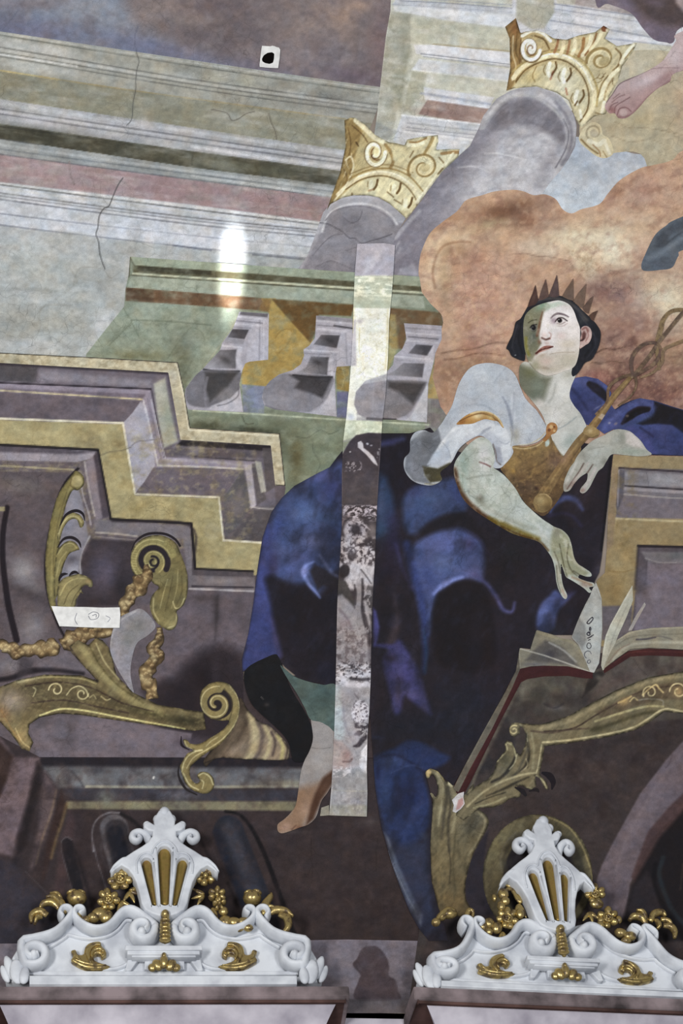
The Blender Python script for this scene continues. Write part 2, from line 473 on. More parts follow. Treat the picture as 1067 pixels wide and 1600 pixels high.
# recessed middle of the cornice and the wall under the cove
def wall_back():
    zb = Z_SPRING
    prof = [(0.0, zb+0.0),(0.0, zb-0.0),(-0.05, zb),(-0.05, zb-1.2),(-0.40, zb-1.2),(-0.40, zb+0.02),(0.0, zb+0.02)]
    prof = [(0.0, zb+0.02),(0.0, zb),(-0.055, zb),(-0.055, zb-1.5),(-0.35, zb-1.5),(-0.35, zb+0.02)]
    V = []; n = len(prof)
    for s in (-4.2,4.6):
        for f, z in prof: V.append(s*WS + (D_WALL-f)*WN + np.array([0,0, z]))
    Fc = [(i, (i+1) % n, n+(i+1) % n, n+i) for i in range(n)] + [tuple(range(n))[::-1], tuple(range(n, 2*n))]
    me = mesh_from(V, Fc, smooth=False)
    bm = bmesh.new(); bm.from_mesh(me); bmesh.ops.recalc_face_normals(bm, faces=bm.faces); bm.to_mesh(me); bm.free()
    return link('wall_back', me, M_SOFFIT, kind='structure')
wall_back()
def recess_frieze():
    z = float(on_plane(np.array(590.), np.array(1592.), D_WALL+0.03)[2])
    s0 = float(on_plane(np.array(522.), np.array(1592.), D_WALL+0.03)@WS); s1 = float(on_plane(np.array(672.), np.array(1592.), D_WALL+0.03)@WS)
    prof = [(-0.028, z),(-0.04, z-0.05),(-0.045, z-0.2),(-0.054, z-0.6),(-0.09, z-0.6),(-0.09, z)]
    V = []; n = len(prof)
    for s in (s0, s1):
        for f, zz in prof: V.append(s*WS + (D_WALL-f)*WN + np.array([0,0, zz]))
    Fc = [(i, (i+1) % n, n+(i+1) % n, n+i) for i in range(n)] + [tuple(range(n))[::-1], tuple(range(n, 2*n))]
    me = mesh_from(V, Fc, smooth=False)
    bm = bmesh.new(); bm.from_mesh(me); bmesh.ops.recalc_face_normals(bm, faces=bm.faces); bm.to_mesh(me); bm.free()
    link('trim_3', me, M_FRIEZE, kind='structure')
recess_frieze()
# ------------------------------------------------------------------ the ceiling fresco (flat painting on the cove)
# All light and shade inside it, save the strip's sheen, belongs to the painting.
_fc = on_vault(np.array(533.0), np.array(1560.0),0.002)
FRESCO = thing('ceiling_fresco', 'faded ceiling fresco of a blue-robed woman among columns and clouds, above white crests',
               'fresco', tuple(_fc))
XA, XB, YA, YB = -150.0,1220.0,-150.0,1600.0
# dark ground under everything
painted('painted_ground', FRESCO, [(XA, 1100),(XB, 1000),(XB, 1583),(XA, 1583)],(76,62,62),
  [G((88,74,78),(70,56,56),0,1100,0,1450), N((58,48,52),60,60,.5,.45,.7, seed=3), N((94,74,72),30,30,.35,.5,.8, seed=4),
   G((66,52,52),(66,52,52),0,0,1,1,.25)], s=4, sm=False)
# ---- sky at the top left
painted('painted_sky', FRESCO, [(XA, YA),(625, YA),(625,150),(300,110),(XA, 45)],(124,132,156),
  [B((150,158,172),110,5,130,30,8,.8), B((136,146,164),160,40,90,35,8,.7), B((112,116,150),250,75,120,18,10,.8),
   B((100,106,138),20,45,60,18,5,.7), B((118,118,148),60,50,60,20,5,.6),
   F((130,116,116),[(190, YA),(700, YA),(700,200),(480,130),(370,100),(300,75),(240,50),(205,20)],.95,26, sm=True),
   B((150,134,128),275,20,60,34,0,.8), B((112,98,102),300,55,60,14,10,.7), B((112,98,102),380,45,50,50,0,.6),
   B((160,138,128),500,40,60,40,-30,.8), B((170,142,126),550,15,40,20,-30,.8), B((140,132,142),490,85,70,26,5,.6),
   B((108,94,112),560,120,60,14,8,.8), B((120,112,132),400,105,70,14,10,.6), B((130,104,108),595,60,20,60,5,.6),
   B((110,92,96),330,10,60,16,0,.6), B((124,100,100),45,6,60,10,0,.5),
   N((104,92,100),26,18,.35,.5,.75,20, seed=8), N((158,148,150),20,16,.3,.55,.8, seed=9),
   L((96,100,124),2,[(30,14),(18,30),(4,46)],.5), L((92,96,120),1.5,[(216,40),(210,60),(213,80),(216,108)],.6)], s=2.2, sm=False)
# ---- long painted entablature, upper left
def ln(y0, y3, y5): return [(XA, y0-.153*150),(0, y0),(300, y3),(540, y5),(600, y5+.13*60)]
def band(c, a, b, **k): return F(c, a+b[::-1], **k)
e0, e1, e2, e3, e4 = ln(49,94,129), ln(111,155,187), ln(155,200,235), ln(193.5,236,268), ln(217,262,292)
e5, e6 = ln(241,281,311), ln(285,320,352)
ent = [G((186,190,194),(170,174,170),0,300,0,540),
  band((166,165,154), e0, e1), band((150,147,126), e1, e2), band((176,176,180), e2, e3), band((98,95,78), e3, e4),
  band((158,162,162), e4, e5), band((170,145,147), e5, e6), band((200,204,212), e6, ln(351,386,408), soft=3),
  B((202,202,198),25,72,60,10,9,.7), B((204,204,200),80,80,40,9,9,.7), B((196,196,190),60,104,90,7,9,.6), B((190,190,184),130,100,60,6,9,.5),
  B((150,150,140),300,110,60,12,9,.5), B((132,132,130),520,160,80,20,8,.5), B((190,190,176),247,112,17,12,5,.8), B((182,180,160),335,121,14,9,5,.8), B((182,180,160),385,127,14,9,5,.8),
  L((120,122,114),2.0, ln(55,103,138),.85), L((206,206,200),2.5, ln(51.5,98,133),.5), L((112,112,108),1.8, ln(73.7,124,157),.8), L((206,206,202),3.5, ln(78,128,161),.4),
  L((110,110,106),1.8, ln(82.4,131.6,164),.8), L((112,112,106),1.8, ln(88,138,171),.8), L((216,216,212),3.5,[(-100,70),(0,85),(60,94),(120,104)],.8),
  L((196,178,120),2.2,[(XA, 87),(0,110),(90,124)],.9), L((168,150,104),2.0,[(60,119),(150,133),(300,154),(540,186)],.8),
  B((138,134,112),60,140,60,14,9,.5), B((162,158,138),225,178,16,12,5,.6), B((164,160,142),360,190,40,22,5,.6), B((160,160,140),400,200,40,18,5,.5),
  L((200,202,206),5, ln(162,206,241),.6), L((118,118,124),2, ln(170,214.5,249),.85), L((198,198,204),3, ln(174,218,252),.6), L((114,114,122),2, ln(178,223,256),.85),
  B((208,208,214),55,192,40,6,9,.7), B((206,204,206),225,193,14,10,8,.7), L((216,216,220),5,[(300,229),(400,244),(540,263)],.7),
  B((86,84,66),60,208,120,10,8,.6), B((116,114,90),360,258,120,9,8,.7), B((92,90,76),510,280,50,8,8,.6), L((66,64,54),2.0,[(XA, 176),(0,197),(150,218)],.6), L((74,74,74),1.8,[(XA, 194),(0,217),(60,226)],.6),
  L((118,124,130),2, ln(233,272,302),.8), L((110,112,118),2, ln(241,280.5,310),.8), L((196,200,202),4, ln(226,268,298),.5), L((210,212,212),4,[(300,275),(420,292),(530,308)],.6),
  B((176,154,156),50,262,60,12,8,.6), B((160,136,140),260,298,120,12,8,.6), B((172,138,132),470,330,60,12,8,.7), L((150,128,126),3,[(108,253),(110,272),(116,288)],.6),
  L((216,216,214),4, ln(287,323,354),.8), L((122,122,122),2.4, ln(288.5,327,356),.9), L((206,206,206),3.5, ln(294,332,360),.8),
  L((126,126,130),2.6, ln(301.5,340,364),.8), L((136,136,142),2, ln(306,344.5,368),.8), L((208,208,212),2, ln(308.5,347,370),.7), L((126,128,138),2.2, ln(311.5,350.5,374),.85),
  L((132,136,150),2.0, ln(333.7,368,391),.8), L((132,136,150),2.0, ln(351.5,386.5,409),.8), L((104,106,120),2.6,[(270,383),(310,389),(330,391)],.7), L((104,106,120),2.6,[(395,398),(440,402),(480,406)],.7),
  B((206,210,220),250,366,120,12,7,.6), B((214,216,222),440,384,60,10,7,.6),
  B((174,178,172),60,420,120,40,5,.5), B((170,172,164),90,505,60,22,0,.6), B((196,198,200),60,540,120,14,3,.6), B((160,158,148),20,500,40,26,0,.5), B((200,202,206),158,508,14,26,35,.7),
  L((150,152,148),5,[(-60,448),(20,452),(90,455)],.5,5), L((158,158,150),3,[(110,420),(120,440),(100,458),(86,468)],.5,3), L((158,156,146),3,[(60,505),(66,480),(90,476),(110,478)],.5,3),
  L((150,150,144),1.6,[(115,444),(118,430),(128,418),(160,420),(172,434),(190,424)],.5), L((150,148,140),1.6,[(60,520),(64,505),(58,492),(70,478)],.5), L((160,160,152),1.6,[(108,500),(130,512),(148,500),(150,484)],.5),
  N((172,176,170),40,14,.35,.45,.75,8, seed=12), N((206,208,208),60,10,.3,.55,.8,8, seed=13), N((140,140,128),18,12,.18,.5,.75,8, seed=14),
  L((84,84,84),1.6,[(192,278),(184,290),(176,308),(170,322),(162,326),(155,338),(153,355),(150,366),(154,378),(156,396),(160,410),(164,420)],.8), L((96,96,92),1.5,[(213,82),(217,96),(214,108),(212,125),(212,140),(208,160),(206,185),(198,196)],.7),
  L((106,100,90),1.4,[(330,171),(345,174),(356,178),(362,188),(372,186),(384,178),(398,174)],.7), L((110,104,92),1.6,[(420,178),(424,192),(430,205),(432,218)],.7), L((100,98,84),2.6,[(302,238),(300,250),(300,258)],.5)]
painted('painted_entablature', FRESCO, [(XA, 26),(0,49),(300,94),(540,129),(602,137),(560,250),(520,330),(480,428),(260,440),(240,590),(100,572),(0,562),(XA, 556)],(188,192,192), ent, s=1.5, sm=False,
        label='painted pale grey-green entablature with dark olive and pink bands')
# ---- returned block of entablature with its own cornice, top middle, and the long one running right
blk = [G((204,203,188),(196,196,184),590,0,800,120),
  F((178,176,160),[(610,18),(642,22),(642,70),(630,130),(612,215),(586,215),(594,135),(603,60)],.95,3), F((162,160,138),[(640,75),(636,120),(626,175),(616,150),(610,130),(624,100)],.8,10, sm=True),
  F((158,158,140),[(626,22),(640,24),(640,62),(626,62)],.5,8), N((150,150,128),8,8,.4,.5,.75, seed=21, box=(588,20,650,220)),
  F((218,219,221),[(614,4),(806,24),(800,44),(700,32),(616,17)],.95,2), F((196,198,204),[(618,-2),(806,12),(806,24),(614,8)],.9,2), L((150,152,160),1.8,[(625,1),(700,5),(812,14)],.8), L((164,166,174),1.6,[(640,-3),(720,2),(812,9)],.8), L((170,172,180),1.5,[(612,7),(700,12),(806,20)],.6),
  F((196,194,174),[(642,26),(796,46),(796,80),(690,72),(642,68)],.9,3), F((188,188,168),[(650,26),(678,30),(678,66),(650,64)],.6,6), L((170,152,112),1.8,[(676,69),(730,74),(796,80)],.8),
  F((216,216,219),[(646,70),(676,70),(796,82),(796,100),(700,92),(650,84)],.95,2), L((140,142,150),2,[(658,84),(700,89),(796,101)],.85), L((150,152,158),2,[(662,88),(700,93),(796,104)],.8), L((226,226,228),2,[(660,86.5),(796,102.5)],.7, sm=False),
  F((204,206,208),[(655,92),(796,108),(794,126),(690,114),(643,109)],.95,2), L((222,222,220),2,[(643,109),(690,115),(794,127)],.8, sm=False),
  F((200,199,182),[(643,110),(792,128),(788,162),(664,150),(632,165)],.9,3), F((176,174,152),[(644,111),(668,114),(660,150),(630,178),(636,140)],.8,3), B((216,214,206),672,124,9,9,0,.8), F((190,188,170),[(690,116),(760,124),(760,134),(690,128)],.6,6),
  F((214,215,220),[(662,136),(772,152),(764,170),(664,158)],.9,2), L((160,166,182),4,[(658,146),(700,152),(766,163)],.7,3), L((226,226,230),2,[(664,154),(766,169)],.8, sm=False),
  F((172,146,136),[(668,156),(764,170),(752,196),(650,178)],.95,2), B((156,122,112),690,178,40,6,8,.6), L((204,198,184),4,[(650,156),(664,158),(652,178)],.8, sm=False),
  F((200,202,206),[(628,180),(750,194),(744,216),(720,240),(640,240),(614,220)],.95,2), L((232,232,232),2.6,[(628,180),(690,187),(750,194)],.9, sm=False), L((160,162,168),2,[(636,192),(745,204)],.7, sm=False), L((150,152,160),2,[(636,199),(744,211)],.7, sm=False), L((150,152,160),1.8,[(634,203),(740,216)],.7, sm=False), L((226,228,230),3,[(632,206),(740,219)],.7, sm=False), B((226,226,230),690,220,30,12,0,.7), F((150,150,146),[(586,190),(622,205),(600,222),(580,214)],.6,4),
  # part running on to the right of the second capital
  F((208,209,213),[(800,-150),(1090,-150),(1090,96),(800,66)],1,2), F((180,178,160),[(812,-150),(866,-150),(866,20),(850,44),(830,46),(806,30)],.9,4), F((176,162,158),[(890,-150),(985,-150),(1010,30),(960,18),(892,6)],.9,3), F((196,190,170),[(868,-4),(900,-2),(898,8),(870,6)],.8,3),
  L((150,152,164),2,[(866,6),(920,14),(990,24)],.8), L((170,172,182),2,[(866,14),(960,28),(1010,36)],.8), L((226,226,230),5,[(866,24),(960,40),(1040,52)],.7), L((156,160,172),2,[(860,32),(960,48),(1040,62)],.8), L((226,226,228),6,[(860,42),(940,52),(1060,70)],.6), L((170,174,186),2.5,[(930,58),(1000,66),(1060,74)],.8), F((204,198,170),[(990,66),(1090,76),(1090,92),(980,84)],.8,3),
  N((222,222,222),30,8,.3,.5,.8,8, seed=22), N((178,174,156),20,10,.25,.5,.8,8, seed=23)]
painted('painted_cornice_block', FRESCO, [(616, YA),(610,17),(603,56),(594,135),(589,180),(584,215),(600,240),(640,300),(760,215),(1090,110),(1090, YA)],(204,203,190), blk, s=1.6, sm=False,
        label='painted white and cream cornice block')
# ---- pale openings on the right
painted('painted_clear_sky', FRESCO, [(830,330),(850,250),(890,215),(930,222),(990,240),(1030,245),(1000,300),(930,345),(860,340)],(186,194,204),
  [G((180,188,200),(200,208,216),900,240,900,330), N((210,216,222),16,16,.4,.5,.75, seed=31)], s=2.2)
painted('painted_cream_cloud', FRESCO, [(930,240),(905,205),(925,150),(960,90),(1010,78),(1100,85),(XB, 80),(XB, 300),(1040,300),(1000,240)],(190,178,146),
  [B((204,198,176),985,110,50,26,-20,.8), B((182,168,130),1000,190,60,16,5,.7), B((196,176,140),1040,150,30,50,0,.6), B((200,166,138),1075,160,24,60,0,.7), B((176,158,124),960,200,40,10,5,.6), L((148,128,98),1.6,[(960,190),(985,200),(1010,200),(1040,205),(1070,212)],.6), L((152,134,104),1.6,[(955,212),(985,222),(1015,218),(1035,225)],.5), N((206,190,156),16,16,.4,.45,.75, seed=32)], s=2.2)
# ---- columns
def column2():
    o = [(755,181),(776,154),(797,142),(819,135.5),(840,136),(861,141),(876,150),(888,165),(897,180),(901,197),(899,228),(890,246),(877,265),(862,282),(845,305),(820,330),(700,440),(648,436),(610,432),(604,410),(617,367),(659,313),(686,271),(734,228),(748,200)]
    ops = [G((146,140,156),(198,196,204),690,290,800,330), F((138,132,150),[(620,360),(690,270),(750,200),(790,175),(760,240),(700,310),(660,372),(650,436),(600,436)],.75,34), B((200,199,206),790,262,40,60,35,.9), B((206,205,212),740,300,30,40,35,.7), B((160,156,168),860,250,12,50,30,.7), B((166,162,178),690,330,26,40,35,.5),
      F((138,132,144),[(762,200),(775,176),(800,158),(830,153),(860,165),(880,190),(886,215),(878,224),(850,205),(815,195),(785,200)],.95,10, sm=True), B((130,124,136),810,172,34,14,-10,.6), L((150,144,158),5,[(790,198),(810,214),(846,206)],.4,5),
      L((176,174,182),15,[(752,196),(765,176),(785,154),(805,145),(836,143),(858,150),(874,162),(887,182),(892,206),(890,230),(880,252)],1,3), L((150,146,160),3,[(772,183),(792,163),(815,155),(838,154),(860,164),(876,182),(881,208)],.8,2), L((206,204,210),6,[(760,184),(782,158),(806,147),(832,146),(854,153),(870,166)],.8,4), L((196,194,192),4,[(800,151),(822,149),(846,157),(866,172),(880,188)],.7,3), L((126,120,140),4,[(868,160),(884,180),(893,206),(890,234),(878,258)],.6,4), L((184,182,192),4,[(876,176),(884,200),(884,226),(872,250)],.6,3), L((118,112,130),2,[(880,186),(888,206),(884,232),(868,262)],.7), L((140,136,150),2,[(896,178),(901,200),(898,226),(886,250)],.7),
      L((172,168,176),3,[(772,244),(790,240),(810,243)],.5,2), L((226,224,226),2,[(757,240),(780,240),(810,247),(822,250)],.7,1.6), L((222,220,224),2.2,[(716,262),(740,260),(762,268)],.6,2), L((156,150,164),2,[(690,310),(720,296),(750,285)],.3,3),
      L((186,182,190),6,[(655,330),(636,350),(618,372)],.7,3), L((196,192,198),3,[(624,378),(612,400),(608,430)],.6,3), L((176,170,182),4,[(626,388),(622,395)],.7), F((176,174,190),[(625,420),(648,412),(652,430),(620,430)],.6,4), B((150,142,158),640,385,20,24,0,.5), N((176,172,184),22,8,.35,.5,.75,-40, seed=33), N((140,134,150),12,6,.25,.5,.75,-10, seed=34)]
    return painted('painted_column', FRESCO, o, (170,166,178), ops, s=1.7, sm=False, label='painted grey column seen from below, upper one, under the larger capital')
C2 = column2()
def column1():
    o = [(500,345),(505,332),(516,319),(535,309),(553,305),(572,305),(590,308),(608,318),(622,330),(634,341),(617,370),(611,400),(615,440),(460,428),(480,400),(488,380)]
    ops = [G((160,156,166),(134,128,142),540,320,560,430), B((150,145,156),520,400,30,24,0,.6), B((126,120,132),540,345,30,16,0,.6), B((160,154,164),590,352,20,18,0,.6),
      L((172,170,180),13,[(497,360),(506,336),(522,320),(545,312),(570,312),(592,317),(612,328),(626,342)],1,2), L((204,202,208),3.5,[(503,362),(512,338),(528,325),(550,319),(572,319),(594,325),(612,338),(620,350)],.9,2), L((134,128,142),2,[(508,345),(522,330),(545,323),(570,323),(592,330),(608,341),(616,352)],.8), L((186,184,194),3,[(506,332),(524,315),(550,308),(580,308),(606,319)],.7), L((188,184,192),6,[(500,346),(496,362),(488,384),(470,418)],.5,4),
      L((100,94,106),1.5,[(497,348),(512,350),(524,356),(535,362),(546,372),(554,372),(565,380),(580,376),(595,372),(612,366)],.8), L((110,104,116),1.3,[(488,400),(505,380),(520,368),(535,366)],.7), L((104,98,110),1.3,[(535,338),(548,348),(560,344),(566,330)],.6), L((104,98,110),1.2,[(495,416),(515,408),(530,412),(550,420)],.6), L((112,106,118),1.2,[(540,392),(560,386),(575,395)],.5), N((160,154,166),18,14,.35,.5,.75, seed=35)]
    return painted('painted_column', FRESCO, o, (146,141,152), ops, s=1.6, sm=False, label='painted grey column seen from below, lower cracked one')
# ---- capitals
GA, GB, GC, GD, GE = (188,162,102),(222,206,156),(146,114,60),(204,186,128),(176,124,74)
def leafwork(box, n, seed, cols, wmax=3.0, amp=14, ang=None):
    r = random.Random(seed); out = []
    for k in range(n):
        x = r.uniform(box[0], box[2]); y = r.uniform(box[1], box[3]); a = r.uniform(0,6.28) if ang is None else math.radians(ang+r.uniform(-35,35)); l = amp*r.uniform(.5,1.2)
        c = r.choice(cols); b = r.uniform(-.6,.6)
        out.append(L(c, [r.uniform(1, wmax),.6],[(x, y),(x+l*.5*math.cos(a), y+l*.5*math.sin(a)),(x+l*math.cos(a+b), y+l*math.sin(a+b))], r.uniform(.5,.9)))
    return out
C1 = column1()
def capital2():
    o = [(789,42),(806,28),(811,45),(813,52),(822,49),(838,47),(852,52),(865,60),(885,62),(905,55),(930,50),(943,40),(953,46),(945,60),(964,72),(995,67),(989,81),(972,104),(965,128),(952,150),(947,178),(928,182),(908,200),(900,187),(888,157),(870,145),(838,135),(803,138),(791,142),(797,107),(796,60)]
    ops = [G((196,170,110),(206,190,140),800,80,940,110), F((174,140,82),[(789,42),(806,28),(812,50),(816,90),(800,138),(790,142),(797,100),(796,60)],.9,3), B((170,122,70),804,44,8,14,0,.7), L(GC, 2,[(808,50),(806,80),(812,100),(806,130)],.7), L(GB, 2,[(802,56),(801,84),(806,104),(800,126)],.6), L((150,108,60),2,[(814,60),(812,90),(820,104)],.6),
      F((210,196,148),[(800,138),(815,118),(838,105),(866,98),(892,106),(912,128),(920,155),(908,190),(900,187),(888,157),(870,145),(838,135)],.9,3), B((226,216,180),880,130,20,18,30,.6), B((190,168,104),830,122,22,12,-20,.6),
      L(GB, 7,[(802,122),(815,106),(838,93),(866,86),(892,93),(914,112),(927,140),(926,168),(910,194)],.95), L(GC, 2.2,[(806,128),(820,110),(842,98),(866,92),(888,98),(908,116),(919,142),(918,170),(906,190)],.85), L((190,164,96),3,[(800,112),(815,100),(840,88),(866,81),(896,88),(918,106),(933,138),(932,166)],.8), L((160,128,66),1.6,[(812,94),(838,84),(864,78),(892,82),(916,98)],.7), L((236,226,190),2.5,[(830,94),(862,84),(890,90),(912,109),(926,140)],.8)]
    for (x, y, r) in ((862,108,20),(885,118,28),(905,152,15)):
        ops += [L(GC, 3.2,[(x+6, y-11),(x+7, y-2),(x, y+9)],.9), L((236,228,196),6,[(x-3, y-9),(x-6, y+2),(x-4, y+10)],.8), L((150,118,60),1.6,[(x-10, y-6),(x-13, y+2),(x-10, y+9)],.7)]
    ops += [L((190,110,70),2.5,[(884,138),(886,148)],.6), L((190,110,70),3,[(864,112),(860,124)],.5), L(GC, 2.5,[(902,158),(898,165)],.9), L((226,218,186),4,[(906,172),(908,184)],.8), L(GC, 1.6,[(838,104),(832,118),(836,128)],.6),
      L(GC, 5, spiral(828,76,18,5,20,1.3, sq=1.25),.8), L((234,228,200),5.5, spiral(828,75,16,4,10,1.25, sq=1.3),.95), E((226,220,196),830,74,8,11,0,.9), L((160,116,62),2, spiral(830,76,9,2,60,.8, sq=1.25),.8), L((236,228,196),5,[(816,56),(832,48),(848,52),(860,64)],.9), L(GC, 3,[(836,56),(850,62),(858,76)],.8),
      L(GE, 4,[(872,62),(870,72),(866,82)],.8), L((226,204,150),6,[(880,62),(880,74),(876,84)],.9), L(GE, 4,[(890,64),(888,76),(886,84)],.7), L((228,210,160),6,[(898,60),(898,74),(894,84)],.9), L((180,130,70),5,[(912,60),(910,76),(904,88)],.8), L((228,214,168),6,[(924,56),(920,72),(910,86)],.9), L((170,120,64),3,[(932,52),(926,70),(914,86)],.8), L((226,210,160),5,[(942,46),(934,62),(922,78)],.9), E((160,96,50),944,45,5,5,0,.8), E((230,214,170),950,47,4,3,0,.8),
      L((172,144,84),5, spiral(938,93,23,5,200,1.35, sq=.85, rot=-30),.9), L((226,210,156),2.5, spiral(939,94,20,4,200,1.3, sq=.85, rot=-30),.8), E((190,166,106),944,96,9,7,-30,.7), L(GC, 3,[(962,76),(970,86),(966,102),(958,110)],.7), L((232,222,182),6,[(990,70),(978,84),(970,98)],.8), L(GC, 2,[(990,74),(976,92)],.6),
      L((228,218,176),6,[(966,108),(955,118),(944,136),(938,156)],.7), L(GC, 2,[(950,118),(940,132),(934,152)],.7), L((170,136,80),2.5,[(958,122),(948,138),(944,156)],.6), L((232,224,190),5,[(944,160),(940,176)],.7), L(GC, 1.8,[(930,176),(944,180)],.6)]
    ops += leafwork((935,105,960,175),14,5,[GB, GC, GD, (214,200,150)],3,12,110)
    return painted('painted_capital', FRESCO, o, GA, ops, s=1.4, sm=False, label='painted gilt capital with large scrolls, the upper larger one beside bare foot')
capital2()
painted('painted_volute', FRESCO, [(905,212),(914,198),(926,191),(938,196),(942,210),(950,215),(956,226),(958,240),(946,247),(932,244),(916,232),(906,222)],(214,200,160),
  [L((166,150,116),3, spiral(928,207,13,3,120,1.4),.8), E((190,178,150),928,208,6,6,0,.8), L((234,226,196),7,[(920,220),(934,226),(944,220)],.9), L(GC, 3,[(908,218),(920,230),(934,240)],.85), L((160,110,60),1.8,[(926,226),(936,236),(938,244)],.8), L((236,228,200),5,[(946,224),(952,240)],.8), L(GC, 1.6,[(942,236),(948,246)],.7)], s=1.3)
def capital1():
    o = [(538,188),(547,184),(555,184),(573,197),(585,210),(607,222),(620,224),(632,227),(636,218),(646,216),(658,214),(672,212),(684,211),(685,222),(680,234),(700,233),(718,233),(716,245),(690,269),(667,300),(640,336),(634,341),(622,330),(608,318),(590,308),(572,305),(553,305),(535,309),(516,319),(510,330),(520,300),(531,270),(540,228)]
    ops = [G((192,168,104),(214,202,152),530,250,680,260), F((176,146,82),[(538,188),(552,186),(566,205),(556,240),(545,290),(512,328),(526,285),(540,230)],.85,3), L((222,208,158),8,[(556,188),(572,202),(584,214),(600,222)],.9), L(GC, 2,[(550,196),(566,210),(574,222)],.8), L(GC, 1.8,[(544,200),(548,225),(544,250)],.7), L((220,206,156),2.6,[(540,250),(548,245),(552,262),(540,290),(522,314)],.8), L(GC, 1.8,[(536,262),(542,280),(530,304)],.8), L((120,92,48),2,[(556,222),(560,228)],.8),
      F((216,204,152),[(530,310),(548,292),(575,278),(602,276),(630,286),(650,306),(640,330),(622,328),(600,312),(572,305),(548,306)],.85,3), L(GB, 6,[(528,304),(545,288),(572,273),(602,270),(632,281),(655,305),(660,318)],.9), L(GC, 2,[(540,296),(566,280),(600,275),(630,287),(648,308),(652,324)],.8), L((172,140,74),2.4,[(530,292),(552,276),(580,265),(612,264),(640,276),(662,300)],.8), L((232,222,178),2.2,[(560,276),(590,268),(620,273),(646,291)],.8), L((150,118,60),1.6,[(546,272),(580,260),(612,258),(645,270)],.6),
      L(GC, 6, spiral(585,238,18,5,10,1.3, sq=1.3),.75), L((234,226,184),5.5, spiral(585,238,17,4,0,1.25, sq=1.35),.95), L((156,112,56),2.2, spiral(587,238,10,2,60,.9, sq=1.3),.8), E((222,210,150),588,237,5,8,0,.8), L((170,136,72),5,[(602,226),(610,238),(614,252),(610,262)],.7), F((216,202,146),[(612,228),(628,230),(636,245),(626,255),(614,250)],.8,3),
      L((232,220,172),7,[(638,226),(650,226),(660,222)],.8), L((178,138,74),3,[(640,222),(652,222),(666,216)],.8), L((170,138,72),6,[(676,216),(672,226),(664,240)],.7), L((222,206,150),5,[(682,216),(676,228),(668,240)],.8), L(GC, 2,[(646,236),(640,246)],.7),
      L((168,138,76),6, spiral(662,262,25,6,190,1.3, sq=.9, rot=-35),.85), L((226,210,154),3, spiral(662,262,22,5,195,1.3, sq=.9, rot=-35),.85), E((200,180,120),664,262,8,7,0,.7), L((180,140,78),5,[(690,240),(706,238),(716,238)],.8), L(GC, 2.5,[(686,246),(694,258),(684,272)],.7), L((232,220,172),4,[(708,240),(700,250),(692,260)],.8), L((226,214,170),7,[(682,280),(668,296),(652,316)],.8)]
    for x, y in ((588,286),(624,292),(642,314)):
        ops += [L(GC, 3.5,[(x+2, y-5),(x, y+4),(x-4, y+10)],.95), L((230,220,174),6,[(x-8, y-2),(x-9, y+8)],.8), L((146,112,56),1.5,[(x-13, y-2),(x-14, y+6)],.6)]
    ops += [L(GE, 3,[(576,298),(582,296)],.5), L(GC, 2,[(605,300),(615,308)],.8), L(GC, 2,[(616,312),(626,318)],.8)]
    ops += leafwork((532,215,552,310),16,9,[GB, GC, GD],2.4,12,110)
    return painted('painted_capital', FRESCO, o, GA, ops, s=1.4, sm=False, label='painted gilt capital with scrolls, the lower one left')
capital1()
